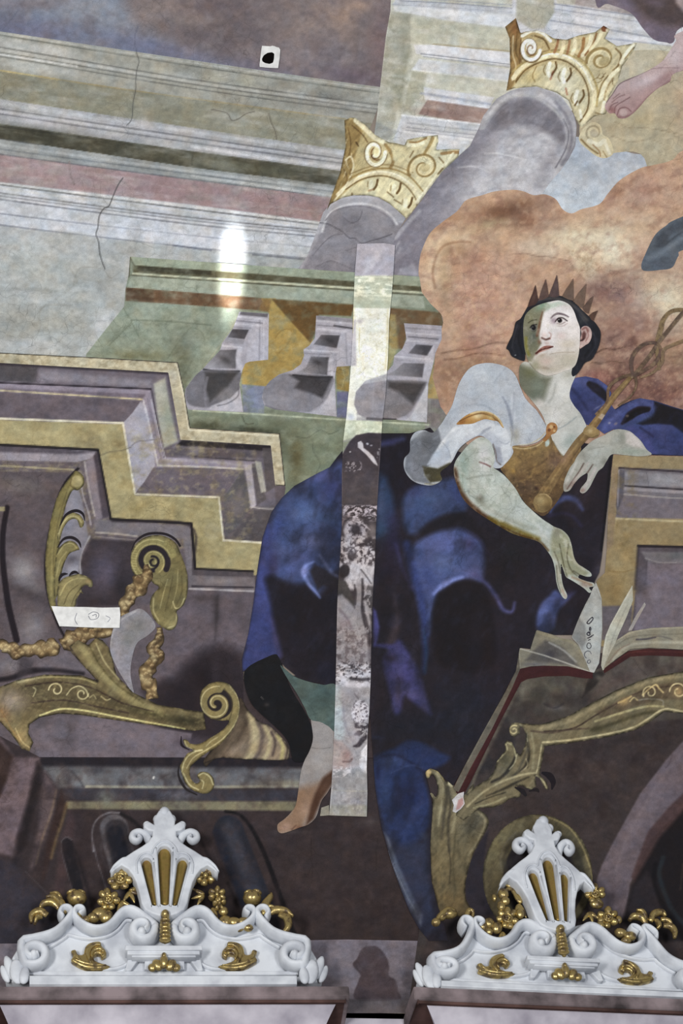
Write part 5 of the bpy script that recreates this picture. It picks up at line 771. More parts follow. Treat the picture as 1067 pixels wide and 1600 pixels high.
painted('gilt_console_arm', lect, armr, (128,114,78),
  [L((58,52,46),[2,5,3],[(806,1176),(800,1194),(786,1212),(768,1222)],.75,3), L((60,54,46),[2,4,2],[(822,1152),(826,1180),(818,1200),(800,1212)],.6,3), L((66,58,44),[2,4,2],[(826,1214),(808,1222),(788,1232),(760,1244)],.7,3), L((198,184,128),2.2,[(776,1190),(784,1182),(792,1172),(790,1162)],.7), L((160,142,98),6,[(846,1138),(890,1126),(925,1106),(968,1084),(1018,1064),(1080,1054)],.7,4), L((86,66,52),2.4,[(850,1143),(895,1138),(930,1118),(970,1096),(1010,1078),(1080,1068)],.7), L((94,72,58),3,[(830,1142),(860,1145),(890,1140),(920,1138)],.5), F((110,88,62),[(930,1112),(970,1092),(1020,1070),(1090,1062),(1090,1095),(1036,1092),(990,1104),(940,1124)],.6,4), L((176,162,106),3.5,[(930,1127),(970,1114),(1010,1104),(1036,1104)],.7), L((92,82,48),5,[(925,1140),(960,1130),(1000,1116),(1026,1112)],.6,4), B((86,78,48),935,1140,18,6,-10,.6), L((184,168,116),3,[(848,1160),(892,1156),(952,1146),(990,1136),(1014,1122),(1038,1108),(1067,1112)],.9), L((150,142,120),2,[(998,1094),(1012,1092),(1034,1094),(1036,1102)],.6),
   L((216,196,132),2, spiral(1016,1082,12,3,150,1.1),.8), L((206,180,112),2.4,[(1004,1086),(1012,1078),(1024,1070),(1030,1076),(1036,1082)],.8), L((216,196,132),2, spiral(1060,1080,14,4,180,1.2),.8), L((200,170,100),3,[(966,1098),(976,1094),(986,1088)],.7), L((200,176,108),2,[(984,1096),(990,1090),(996,1094)],.7), B((190,150,84),1060,1082,8,8,0,.6), B((186,150,84),976,1096,8,5,-30,.7),
   L((150,140,100),3,[(830,1146),(834,1170),(832,1200)],.7,3), L((84,76,54),2,[(824,1150),(828,1175),(824,1200)],.6), L((176,164,116),2,[(846,1164),(842,1190),(838,1208)],.8), L((84,78,64),4,[(824,1170),(812,1200),(800,1216)],.6,4), L((178,166,116),2.4,[(792,1160),(802,1166),(806,1182)],.8), B((92,90,66),790,1185,10,12,0,.6), B((104,102,84),780,1205,14,10,0,.5), L((178,168,124),2,[(808,1178),(804,1192),(796,1202)],.6), L((170,156,110),3,[(730,1260),(752,1240),(782,1222),(818,1210),(836,1208)],.8,2.4), L((84,76,54),2,[(742,1256),(765,1246),(790,1238)],.7), L((160,150,104),3,[(740,1262),(766,1256),(790,1246)],.6), L((196,184,132),2,[(838,1212),(848,1220),(854,1232)],.7), L((190,178,122),2,[(820,1230),(832,1232)],.7), L((200,180,116),2, spiral(803,1141,8,2,300,-1.2),.8), L((158,148,108),2,[(812,1132),(822,1142),(824,1158)],.7), L((168,152,112),2,[(822,1186),(824,1196),(814,1206)],.6), N((110,98,64),8,6,.35,.5,.75, seed=87)], s=1.3, sm=False)
contour([(846,1207),(858,1212),(864,1222),(862,1234)],[3,11,9,2], par=lect, c=(34,28,36)); contour([(804,1230),(816,1236),(822,1244)],[2,8,4], par=lect, c=(40,34,38)); contour([(826,1236),(838,1234),(842,1238)],[2,6,2], par=lect, c=(40,34,38))
# ---- the open book on the lectern
bk = painted('painted_book', FRESCO, [(810,1046),(806,1052),(760,1150),(714,1236),(708,1230),(724,1200),(752,1148),(790,1080),(803,1050),(812,1038),(830,1042),(850,1040),(887,1041),(912,1046),(926,1050),(926,1060),(914,1060),(887,1056),(850,1057),(824,1061),(814,1066),(780,1130),(735,1222),(722,1246),(712,1238)],(88,40,42),
  [L((80,30,34),3,[(815,1060),(770,1150),(726,1236)],.6), L((112,52,50),3,[(810,1052),(766,1140),(722,1226)],.5), B((84,36,40),850,1050,40,6,0,.4)], s=1.2, sm=False, label='painted open book with red cover edges and handwritten upright page')
painted('cover_edge', bk, [(810,1012),(806,1048),(790,1080),(752,1148),(724,1200),(708,1232),(716,1238),(735,1200),(768,1140),(800,1075),(813,1044),(816,1020)],(112,104,90),[L((136,128,110),2,[(808,1040),(770,1115),(730,1192)],.6), N((88,80,70),8,8,.4,.5,.75, seed=88)], s=1.4, sm=False)
painted('red_cover_edge', bk, [(942,1045),(962,1032),(982,1017),(1014,1013),(1067,1016),(XB, 1012),(XB, 1024),(1067,1026),(1014,1024),(985,1026),(960,1042),(944,1052)],(92,42,42),[L((124,60,56),2,[(960,1036),(985,1020),(1030,1018),(1090,1020)],.5)], s=1.2, sm=False)
painted('page_stack', bk, [(810,1012),(828,1016),(838,984),(850,988),(864,992),(880,998),(893,999),(908,1012),(916,1026),(926,1051),(908,1046),(887,1041),(850,1040),(830,1041),(812,1045)],(136,130,112),[F((98,94,92),[(820,1032),(836,1014),(852,1000),(880,1012),(905,1042),(860,1036)],.8,5), B((80,78,86),860,1022,10,8,0,.7), B((96,98,112),836,1038,20,4,0,.6), L((176,172,160),1.8,[(811,1013),(850,1024),(885,1036),(922,1050)],.9, sm=False), L((166,164,158),3,[(858,1004),(880,1016),(900,1034)],.6), L((150,142,116),4,[(840,988),(866,996),(894,1004),(910,1022)],.6), L((112,108,92),1.5,[(828,1016),(832,1000),(838,988)],.7), L((160,156,140),1.5,[(811,1013),(812,1040)],.6)], s=1.2, sm=False)
page = painted('upright_page', bk, [(931,910),(936,922),(940,936),(941,960),(941,985),(939,1010),(936,1036),(928,1051),(922,1050),(912,1026),(904,1008),(893,996),(900,976),(908,958),(914,945),(920,931)],(168,170,166),[F((128,128,126),[(904,964),(914,976),(916,1000),(910,1014),(893,996)],.8,4), L((140,138,132),1.4,[(931,920),(936,932),(940,938)],.7), B((184,186,180),928,990,8,40,0,.5), L((120,116,110),1.6,[(941,940),(941,985),(937,1036)],.6), L((140,134,124),1.4,[(922,931),(908,960)],.4)], s=1.2, sm=False, label='upright page with dark handwriting')
painted('upright_page', bk, [(988,914),(989,938),(978,966),(966,992),(956,1020),(950,1036),(942,1048),(939,1040),(942,1014),(946,994),(954,975),(974,938)],(178,176,158),[L((146,142,130),2,[(980,945),(960,990),(946,1036)],.5), L((206,204,188),2,[(986,920),(968,952),(950,985),(943,1020)],.6)], s=1.2, sm=False)
painted('upright_page', bk, [(1007,941),(1009,945),(995,970),(987,985),(981,986),(992,964)],(164,156,150),[], s=1.0, sm=False)
painted('page_stack', bk, [(942,1046),(952,1022),(964,1000),(983,987),(1018,981),(1067,979),(XB, 974),(XB, 1013),(1067,1015),(1014,1012),(985,1014),(962,1030)],(148,142,122),[L((176,172,152),4,[(958,1030),(980,1010),(1016,1004),(1090,1004)],.7,3), L((112,104,98),2,[(994,1000),(1010,998),(1030,994),(1050,999)],.6), L((84,80,92),2.4,[(994,999),(1004,999),(1014,998),(1024,996)],.6), L((116,110,96),1.4,[(960,1010),(985,996),(1020,992),(1090,990)],.5), L((178,170,144),2,[(966,999),(985,989),(1018,983),(1090,980)],.6), L((140,116,100),2,[(950,1036),(966,1016),(984,1006)],.5)], s=1.2, sm=False)
# ---- writing down the upright page
INK = (74,70,80)
for st_ in ([(925.5,964),(926.5,967),(923,972),(920,974.5),(917,973.5),(919,970),(923,966),(925.5,964)],[(924.5,982.5),(921,983),(922,980),(923,984.5),(920,985)],[(923,987),(918.5,988),(917,991),(920,993),(922,990.5),(919.5,988.5)],[(927.5,991.5),(922,996)],[(925,993),(920,996.5),(917,997)],
            [(922.5,999),(918.5,1000.5)],[(922.5,1005),(918.5,1005),(916.8,1009),(918,1012.5),(921.5,1013),(923.5,1009.5),(922,1005.5)],[(922.5,1018.5),(918.5,1017),(914.5,1019),(913,1023),(914.5,1027),(916.5,1028)],[(922,1018.5),(924,1022)],[(921.5,1031),(918.5,1032),(917.5,1034.5),(919.5,1036.5),(922,1035),(922.5,1032)]):
    ribbon('handwritten_stroke', bk, st_, [1.5,1.9,1.3] if st_[0][1] < 1000 else [1.0,1.2,.9], INK if st_[0][1] < 1015 else (104,104,116), s=.7)
# ---- the seated woman
DKB = (44,38,48)
mant = [(545,692),(556,682),(575,677),(600,677),(640,677),(672,668),(700,700),(760,720),(800,720),(880,715),(900,690),(960,700),(957,715),(948,800),(940,870),(936,895),(930,906),(922,930),(908,956),(894,992),(866,992),(838,984),(828,1014),(812,1012),(806,1048),(752,1148),(708,1228),(692,1214),(684,1205),(672,1200),(664,1206),(672,1240),(676,1260),(672,1320),(674,1376),(684,1416),(694,1445),(700,1470),(670,1470),(655,1452),(640,1425),(626,1390),(612,1350),(602,1315),(595,1290),(586,1230),(583,1185),(578,1120),(540,1078),(500,1068),(470,1062),(445,1042),(430,1024),(414,1028),(398,1038),(379,1050),(378,1030),(388,990),(396,940),(402,890),(410,840),(424,800),(440,778),(460,759),(495,740),(515,730),(526,715)]
mops = [
  # lit left knee and flank
  F((62,76,122),[(440,778),(460,759),(495,740),(530,722),(545,730),(540,800),(530,880),(512,912),(495,930),(480,914),(460,914),(440,908),(425,900),(418,860),(424,810)],.97,14, sm=True), F((58,66,122),[(402,890),(410,840),(420,820),(424,870),(424,920),(432,980),(440,1024),(420,1030),(380,1048),(382,1010),(392,960)],.95,8, sm=True), F((64,72,134),[(404,900),(414,880),(422,920),(428,975),(424,985),(404,960)],.6,8, sm=True), F((72,66,104),[(424,960),(432,985),(442,1025),(436,1030),(426,1000)],.6,6),
  B((84,92,150),505,742,30,8,-25,.7), B((74,92,140),480,795,26,16,20,.7), B((86,104,146),475,805,18,12,0,.5), B((60,84,126),510,810,20,10,10,.5), B((92,96,134),488,845,22,16,0,.6), B((78,78,122),470,870,26,14,0,.5), B((72,88,140),445,850,18,30,15,.6), B((88,98,160),450,890,18,12,20,.5), B((64,62,118),520,760,20,22,0,.5), B((62,70,134),430,830,10,30,20,.5), B((40,48,84),522,840,16,30,0,.5), B((44,44,62),508,870,14,26,-20,.6), B((58,50,92),428,880,8,20,0,.6),
  F((34,30,40),[(414,905),(426,899),(440,909),(460,916),(478,916),(492,930),(508,930),(530,900),(536,1075),(500,1064),(470,1056),(450,1034),(430,975),(420,930)],.95,10, sm=True), B((30,24,28),470,960,26,40,0,.6), B((52,44,58),460,1000,30,40,0,.35), B((36,38,60),512,1045,24,14,0,.6), B((58,46,48),440,1040,16,6,30,.4),
  L((108,122,178),[2,6,5,2],[(490,878),(478,884),(474,895),(482,912),(494,926),(500,934)],.9,4), B((116,126,186),477,892,6,10,10,.7), F((44,38,44),[(484,892),(492,882),(506,888),(530,902),(530,920),(505,915),(496,922)],.85,5), L((92,96,130),[3,6,3],[(500,868),(510,884),(520,896),(530,902)],.7,5),
  # dark over the lap and the part behind the sleeve
  F((34,30,42),[(526,715),(545,690),(565,680),(640,677),(665,745),(690,755),(690,770),(640,775),(615,800),(600,760),(592,735),(560,712)],.95,8), L((72,78,130),8,[(596,694),(608,692),(622,688),(630,686)],.7,6), B((52,52,96),610,690,14,5,0,.6),
  F((50,70,108),[(590,738),(604,746),(614,775),(616,800),(606,830),(588,840)],.85,10), B((58,58,104),612,815,12,20,0,.6), B((64,80,116),594,790,8,30,0,.6), B((54,82,110),598,830,12,14,0,.5), B((46,42,82),614,850,14,26,0,.6), B((44,36,58),610,890,20,20,0,.6),
  # two knees to the right of the strip
  F((60,74,116),[(629,790),(634,772),(650,760),(680,754),(710,748),(728,780),(724,800),(695,804),(668,818),(652,834),(634,830)],.95,10, sm=True), B((70,88,128),670,780,26,14,-10,.6), B((64,62,106),648,770,12,8,0,.5), B((56,70,128),715,770,10,20,-30,.6), L((80,74,96),2,[(710,748),(728,778),(736,792)],.5), F((36,32,40),[(652,842),(668,820),(698,806),(726,802),(748,822),(760,850),(735,832),(700,826),(672,834)],.9,7, sm=True),
  F((72,84,134),[(640,862),(656,844),(680,832),(705,826),(722,826),(742,838),(755,852),(758,878),(752,908),(735,905),(712,908),(694,920),(682,930),(676,960),(672,990),(664,990),(655,950),(642,900)],.97,9, sm=True), B((92,98,154),700,850,26,14,0,.6), B((84,100,140),690,880,26,16,0,.5), B((62,72,126),668,900,12,30,-10,.6), B((96,92,140),740,896,14,10,10,.5), B((66,58,104),735,850,12,10,30,.5), L((116,128,190),[3,9,4],[(678,928),(690,916),(704,908),(722,902)],.85,6), B((62,74,118),656,870,14,14,0,.4),
  F((32,27,33),[(682,934),(694,922),(712,911),(732,907),(748,912),(760,924),(770,960),(770,1040),(690,1040),(676,980)],.95,8, sm=True), L((82,82,132),[6,7,6,4],[(742,898),(760,912),(774,930),(784,950),(794,956),(801,954),(804,942)],.85,5), L((58,54,88),5,[(720,828),(744,838),(764,866)],.5,5),
  L((52,64,120),[12,14,12,6],[(636,850),(644,890),(656,930),(662,970),(664,1010),(662,1050)],.8,8), L((46,74,108),4,[(662,985),(666,1020),(664,1050)],.5,4), L((70,66,118),5,[(618,850),(630,890),(644,920)],.5,6),
  B((34,28,34),600,960,14,60,0,.6), L((78,66,74),[3,10,14],[(616,930),(620,970),(612,1005)],.6,8), F((74,72,132),[(583,950),(588,955),(593,980),(590,1000),(586,1010),(584,1010)],.9,4), L((72,70,134),[4,9,9],[(586,1008),(604,1010),(620,1014),(634,1024)],.8,5),
  F((66,64,114),[(598,1036),(604,1020),(622,1000),(634,1012),(644,1030),(656,1052),(664,1082),(674,1116),(660,1108),(646,1098),(632,1088),(626,1112),(616,1114),(608,1080)],.92,7, sm=True), B((76,72,136),636,1050,12,16,-20,.6), B((90,84,132),644,1085,12,8,20,.6), B((86,72,88),622,1080,6,18,5,.5), B((48,38,46),610,1028,12,6,10,.6), B((52,48,66),655,1060,6,30,-15,.4), B((84,72,100),664,1106,6,10,-20,.5),
  # lowest fold
  F((44,58,104),[(582,1188),(596,1176),(617,1168),(634,1158),(646,1156),(664,1162),(686,1174),(704,1184),(690,1196),(672,1202),(662,1210),(668,1236),(672,1262),(666,1300),(650,1320),(620,1330),(606,1310),(596,1280),(586,1230)],.95,7, sm=True), B((62,78,122),612,1190,22,10,-10,.6), B((56,74,112),602,1240,10,30,0,.5), B((36,44,92),640,1250,22,24,0,.5), L((34,36,66),4,[(596,1182),(620,1180),(646,1194),(662,1206)],.6,4), B((40,54,104),660,1180,24,8,15,.6), L((62,76,120),2.5,[(610,1208),(640,1196),(660,1200)],.5), B((32,34,66),590,1205,4,12,0,.6), B((70,78,120),588,1152,10,3,0,.5),
  F((52,58,84),[(600,1290),(625,1320),(668,1310),(670,1360),(678,1420),(688,1450),(664,1462),(640,1425),(616,1355)],.9,12), F((86,94,112),[(600,1300),(608,1310),(622,1350),(640,1390),(660,1430),(658,1448),(640,1420),(618,1365)],.8,4), L((120,126,138),2,[(606,1330),(618,1362),(636,1400),(650,1425)],.5), B((60,64,92),650,1380,16,40,-10,.5), B((70,78,100),662,1305,8,6,0,.6), B((62,74,116),650,1265,14,10,0,.4), B((46,62,108),640,1285,30,20,0,.5), B((30,28,38),686,1462,12,10,0,.7),
  # right: behind the hand
  F((74,84,136),[(840,986),(838,968),(844,946),(858,930),(868,922),(880,930),(900,924),(884,942),(872,956),(866,980),(852,992)],.9,6, sm=True), B((96,110,172),850,955,8,14,20,.6), B((62,54,84),890,928,14,6,-25,.6), L((72,84,138),[4,9,9,5],[(860,800),(868,786),(884,778),(900,782),(910,796)],.85,5), L((58,56,100),5,[(858,806),(880,802),(896,808),(908,822)],.5,5), B((70,52,54),910,770,20,26,0,.5), B((60,56,70),942,870,6,26,10,.7), B((74,68,80),936,890,8,14,20,.7), L((22,20,24),[5,5,6],[(954,716),(948,790),(940,860)],.8,3), B((34,26,26),790,880,40,40,0,.4), B((40,44,48),800,860,20,20,0,.4), B((36,44,52),860,1010,20,40,0,.4), B((38,40,58),745,1010,12,60,0,.4), B((56,36,38),760,1030,20,50,0,.25), B((30,40,56),720,1120,50,50,0,.4), B((28,32,44),640,1140,60,26,0,.5), B((24,22,26),780,700,30,20,0,.3),
  N((24,22,28),22,40,.35,.5,.75,20, seed=91), N((74,76,110),10,22,.16,.55,.8,25, seed=92)]
woman = painted('painted_woman', FRESCO, mant, DKB, mops, s=1.8, sm=False, label='painted seated woman in blue mantle, white blouse and spiked crown')
painted('mantle_lining', woman, [(381,1054),(386,1044),(397,1036),(414,1028),(430,1022),(436,1028),(442,1042),(450,1066),(460,1086),(472,1105),(482,1124),(488,1142),(487,1158),(481,1178),(474,1190),(458,1188),(452,1164),(442,1148),(424,1130),(406,1114),(392,1098),(383,1074)],(24,24,28),[B((36,34,38),420,1060,20,20,0,.4), B((110,96,92),417,1101,4,3,0,.7), L((150,140,130),1.2,[(408,1089),(412,1093)],.6), N((36,36,40),14,14,.4,.5,.75, seed=93)], s=1.6)
leg = painted('leg', woman, [(486,1120),(500,1126),(520,1138),(536,1150),(534,1195),(521,1203),(521,1220),(512,1238),(502,1252),(494,1276),(482,1288),(468,1293),(452,1299),(440,1302),(434,1298),(434,1288),(444,1280),(454,1270),(462,1258),(466,1235),(470,1206),(476,1188),(484,1172),(489,1152)],(152,143,139),
  [F((150,118,94),[(462,1232),(500,1222),(490,1260),(470,1300),(430,1304),(430,1286),(452,1268)],.95,14), B((166,158,154),500,1190,14,26,15,.5), F((104,70,52),[(520,1203),(522,1220),(502,1250),(490,1280),(478,1290),(484,1262),(492,1240),(504,1216)],.9,6), B((178,146,126),476,1265,8,12,20,.5), B((172,138,120),446,1292,10,6,-15,.7), L((118,84,70),2,[(456,1296),(462,1290)],.6), B((128,84,64),470,1294,8,4,0,.6), L((110,104,100),1.2,[(486,1168),(500,1170),(516,1168)],.5), B((126,96,78),508,1228,8,16,25,.5), B((140,126,118),486,1215,8,16,10,.4), L((120,100,94),3,[(522,1140),(522,1165)],.4)], s=1.3)
painted('underskirt', woman, [(438,1040),(446,1046),(460,1057),(482,1065),(505,1070),(526,1074),(526,1140),(512,1134),(500,1128),(485,1124),(476,1106),(464,1084),(450,1062)],(86,106,102),[B((100,120,116),470,1078,16,16,0,.5), B((70,92,90),505,1095,14,16,0,.5), B((98,116,108),500,1122,14,8,0,.4), N((72,88,86),10,10,.3,.5,.75, seed=94)], s=1.6)
# mantle over the far shoulder
painted('shoulder_mantle', woman, [(884,612),(890,598),(900,590),(915,588),(934,592),(948,602),(955,614),(952,628),(960,640),(972,632),(985,626),(1000,622),(1022,626),(1053,636),(1067,640),(XB, 670),(XB, 716),(1018,711),(1004,696),(990,680),(972,673),(958,671),(944,678),(936,672),(925,666),(912,662),(903,645),(892,626)],(70,80,138),
  [B((92,100,156),912,598,22,8,5,.6), B((58,64,118),905,630,12,20,10,.7), B((66,70,130),925,650,10,14,0,.5), L((36,32,38),[9,14,13,8],[(921,600),(930,606),(941,615),(950,626)],.95,3), L((94,100,156),4,[(934,594),(946,604),(953,616)],.6,4), L((48,52,96),4,[(892,606),(906,622),(918,640)],.6,4), L((110,118,160),2.5,[(928,640),(938,634),(946,632)],.6), 
   F((34,30,34),[(1022,627),(1053,637),(1067,641),(XB, 672),(XB, 690),(1067,676),(1050,664),(1028,662),(1004,664),(994,662),(1012,652),(1022,644)],.96,3), L((44,34,40),[4,13,12,6],[(972,662),(984,650),(998,641),(1014,638)],.95,3), L((26,22,26),[2,9,10,7],[(976,660),(986,650),(998,643),(1012,640)],.9,2), L((96,104,164),7,[(942,672),(952,658),(966,646),(984,634),(1002,628),(1016,632)],.6,6), L((70,86,140),6,[(1022,636),(1018,648),(1004,656),(984,664),(970,668)],.7,5), B((80,88,152),958,664,10,6,-30,.6), F((78,82,146),[(976,668),(988,664),(1000,672),(1018,690),(1028,711),(1016,711),(1000,692),(988,678)],.85,6), B((62,70,124),1050,690,24,20,0,.6), B((56,60,112),1020,680,10,8,30,.6), L((46,44,84),3,[(1000,668),(1012,676),(1020,682)],.7,3), B((74,82,140),1035,668,24,5,5,.5), L((28,24,30),2,[(962,639),(985,626),(1000,621),(1024,625)],.7), L((30,28,40),2.5,[(1018,711),(1067,713)],.8), F((206,208,212),[(932,646),(936,641),(939,643),(936,649)],.9,1), E((150,150,170),952,661,2,1.5,0,.8), E((130,120,130),962,662,3,2,-30,.7), E((110,96,90),980,650,2.5,2,0,.8), N((54,58,104),10,10,.3,.5,.75, seed=95)], s=1.3, sm=False)
# neck and breast
painted('neck_and_chest', woman, [(812,572),(825,566),(850,586),(880,580),(903,556),(903,575),(898,590),(892,605),(890,620),(897,634),(906,645),(913,658),(916,668),(910,684),(900,696),(890,708),(881,713),(872,708),(862,694),(856,676),(850,655),(842,640),(830,625),(818,610),(812,598)],(196,196,188),
  [F((126,128,108),[(800,560),(845,588),(862,590),(856,605),(850,625),(838,630),(826,622),(800,610)],.85,9), B((134,134,100),828,582,14,10,20,.7), B((150,162,150),840,604,12,16,0,.5), B((118,126,112),838,618,10,8,30,.6), B((214,214,208),878,610,12,26,0,.7), B((210,208,202),868,650,12,20,0,.7), B((222,214,208),842,628,8,8,30,.6), L((160,162,154),3,[(858,628),(864,618),(868,600)],.5,4), L((176,178,168),3,[(872,640),(880,632),(892,628)],.4,4), B((180,184,178),895,660,14,14,0,.6), L((150,158,158),2.5,[(868,672),(884,664),(900,652)],.5), B((160,172,164),890,688,14,10,-40,.7), B((206,210,206),882,680,8,8,0,.6), L((130,116,80),2,[(864,690),(872,704),(882,713),(896,702)],.7), B((140,146,136),908,640,6,16,-15,.5), B((170,168,150),888,585,10,6,-30,.5)], s=1.2)
# bodice, brooch
painted('bodice', woman, [(796,706),(802,696),(818,698),(838,694),(850,686),(858,676),(864,690),(872,704),(882,714),(898,702),(908,700),(900,722),(890,745),(880,768),(866,790),(850,806),(836,800),(822,788),(808,768),(792,746),(782,730)],(136,106,66),
  [G((150,118,70),(112,84,54),830,690,840,800), B((168,132,70),800,725,10,14,30,.6), B((122,92,78),868,720,14,16,0,.6), B((156,122,66),830,705,20,6,-5,.6), B((104,78,60),820,760,18,18,40,.5), L((176,140,72),2,[(838,724),(828,745),(812,752)],.4,3), L((100,72,48),2.5,[(860,712),(846,724),(824,735)],.4,3), L((196,170,120),2,[(800,699),(820,701),(840,696),(856,682)],.8), E((180,196,190),855,692,3.5,6,10,.8), B((180,136,60),802,736,4,4,0,.7), N((100,76,52),7,7,.4,.5,.75, seed=96), N((172,136,80),4,4,.35,.56,.75, seed=97), B((70,46,36),838,763,3,3,0,.7)], s=1.3)
# blouse
bl = [(741,571),(752,568),(764,567),(778,569),(790,573),(800,580),(807,590),(813,605),(820,621),(829,632),(838,641),(846,653),(853,666),(853,678),(846,686),(836,692),(820,696),(806,696),(800,698),(802,706),(797,716),(789,725),(782,731),(772,731),(770,722),(773,708),(768,694),(758,684),(750,681),(742,683),(727,692),(716,703),(708,718),(700,728),(688,738),(690,750),(676,758),(660,757),(646,752),(636,742),(631,730),(632,716),(640,706),(641,688),(648,676),(662,672),(676,676),(688,664),(697,650),(706,634),(711,618),(716,602),(724,587),(732,577)]
painted('blouse', woman, bl, (184,190,198),[
  F((126,130,138),[(640,690),(662,674),(684,668),(690,690),(670,728),(662,742),(676,758),(646,752),(632,734),(634,714)],.9,4), B((150,154,166),645,730,8,18,-15,.6), B((108,112,118),668,690,12,12,0,.6), B((164,170,176),652,680,8,5,-10,.6), F((104,100,80),[(660,728),(684,732),(704,722),(706,744),(690,752),(672,754),(664,744)],.95,3), L((150,146,130),2.5,[(664,756),(684,756),(704,745)],.8), B((126,118,84),690,744,10,4,-15,.5),
  B((196,202,208),755,590,22,16,0,.7), B((172,178,188),730,630,16,14,0,.5), B((176,182,190),800,640,20,30,20,.5), B((198,202,206),822,660,18,16,20,.5), L((140,146,160),[2,5,2],[(785,620),(793,635),(799,660),(802,680)],.7,3), L((206,210,216),5,[(800,620),(801,640),(805,660)],.6,4), L((150,156,168),3,[(803,615),(802,640),(800,660)],.4,3), L((150,158,168),2.5,[(742,632),(758,634),(774,644)],.5,3), L((156,162,172),2,[(790,575),(780,586),(772,598)],.4,3), B((160,166,176),698,660,10,8,-40,.5), L((156,162,174),3,[(700,648),(720,636),(742,632)],.3,4),
  F((206,211,217),[(758,656),(772,662),(790,668),(800,690),(797,714),(789,725),(780,723),(778,705),(770,690),(758,680),(742,681),(726,690),(712,704),(704,722),(668,726),(676,712),(688,692),(708,668),(730,662)],.85,3), L((160,166,178),[3,5,3],[(766,668),(756,674),(748,682)],.8,3), F((172,178,190),[(752,682),(764,672),(782,684),(790,690),(780,700),(770,692)],.5,5), F((158,162,174),[(772,696),(782,700),(786,722),(780,726),(776,716)],.8,3), L((110,96,88),2,[(770,694),(774,706),(776,720),(782,726)],.7), F((176,188,206),[(676,710),(700,690),(704,716),(690,726),(668,726)],.6,5), L((220,224,228),3,[(712,668),(700,680),(692,692)],.6,3), L((150,156,166),1.6,[(692,692),(700,702),(704,716)],.5), L((150,150,146),1.6,[(797,668),(800,680),(798,696)],.5), B((160,156,140),806,680,6,14,0,.6), L((196,182,150),2,[(810,696),(826,694),(842,686),(852,676)],.7), L((158,164,176),2,[(781,690),(790,694),(796,690)],.5), N((168,174,186),14,8,.3,.5,.75,-30, seed=98)], s=1.2)
painted('gold_armband', woman, [(713,663),(720,655),(730,648),(742,643),(754,642),(766,644),(776,650),(783,658),(787,668),(784,667),(778,659),(770,657),(758,655),(748,658),(738,662),(724,663)],(190,136,66),[B((226,204,150),746,650,10,5,-10,.9), L((226,206,156),2,[(735,646),(754,642.5),(768,646),(778,653),(786,666)],.9), L((120,74,30),1.8,[(718,658),(735,650),(752,646),(768,651),(778,659)],.7), B((160,92,36),722,660,7,3,-30,.7), B((214,190,120),766,652,6,3,20,.7)], s=.9)
painted('brooch', woman, [(861,660),(868,662),(871,669),(868,676),(862,679),(858,684),(852,690),(848,687),(853,680),(853,672),(855,664)],(184,124,66),[E((220,180,120),861,667,3,3,0,.9), E((130,70,36),858,672,2.5,2.5,0,.8), E((226,190,130),866,673,2,2,0,.8), E((120,66,34),866,667,1.8,1.8,0,.7)], s=.8)
# the arm held forward with open hand
arm_o = [(722,706),(735,692),(750,683),(764,688),(771,702),(773,718),(771,730),(779,736),(790,745),(805,763),(817,783),(832,798),(846,810),(858,818),(866,823),(878,828),(888,838),(893,852),(897,871),(903,881),(912,887),(922,894),(924,900),(916,901),(906,898),(904,903),(916,908),(927,911),(928,916),(920,918),(924,924),(920,926),(912,919),(900,911),(890,905),(884,901),(880,890),(876,880),(877,900),(880,916),(886,930),(884,936),(879,933),(873,922),(869,908),(867,890),(862,872),(851,856),(840,846),(817,839),(797,832),(768,815),(741,797),(724,780),(715,761),(709,739),(711,722)]
painted('forward_arm', woman, arm_o, (178,184,172),[
  B((206,204,200),755,715,12,22,0,.85), B((154,172,160),724,730,10,30,10,.7), B((192,196,184),765,765,26,16,35,.6), B((190,198,194),815,800,18,14,35,.6), B((200,204,202),850,828,14,10,35,.6), L((136,92,88),2.4,[(749,722),(758,725),(766,729)],.7), L((134,138,124),2.5,[(730,748),(750,744),(768,742)],.5,3), L((160,164,150),3,[(716,735),(730,748),(752,760)],.4,4), B((128,134,118),752,782,8,6,40,.5), L((140,146,130),2,[(806,776),(806,788),(800,798)],.4,3), B((110,100,80),750,778,5,6,30,.5),
  L((116,84,56),[5,8,9,8,5],[(711,732),(716,760),(728,782),(748,800),(775,818)],.85,5), L((136,118,52),[6,14,13,8],[(764,810),(785,822),(808,832),(840,843)],.8,6), L((112,84,48),4,[(780,822),(815,837),(842,846),(856,860)],.7,3), L((150,150,130),5,[(735,770),(765,796),(800,814),(840,828)],.35,6), 
  F((158,158,128),[(866,823),(878,828),(888,838),(893,852),(897,871),(905,884),(920,895),(916,901),(900,898),(884,900),(874,880),(862,872),(860,850),(862,835)],.9,6), B((140,138,128),870,832,6,10,0,.5), L((104,100,76),2,[(888,850),(886,872),(892,890),(902,900)],.7), L((110,106,82),2,[(874,850),(878,870),(882,888),(886,902)],.7), L((116,110,88),2,[(866,862),(872,878),(876,896)],.7), L((90,84,66),2,[(896,892),(908,900),(914,906)],.6), L((176,172,148),4,[(892,860),(898,878),(912,890)],.6,3), L((168,148,122),4,[(894,902),(910,908),(924,914)],.8,2), L((170,164,140),4,[(870,882),(874,905),(880,924)],.6,3), L((180,158,138),4,[(878,922),(883,932)],.7,3), B((150,108,88),914,914,8,4,15,.5), L((104,98,76),1.8,[(869,884),(871,908),(876,926)],.5), L((186,184,160),4,[(882,842),(886,860)],.5,4), N((150,158,140),8,8,.35,.5,.75, seed=99), N((206,206,196),10,6,.3,.55,.75,40, seed=100)], s=1.1)
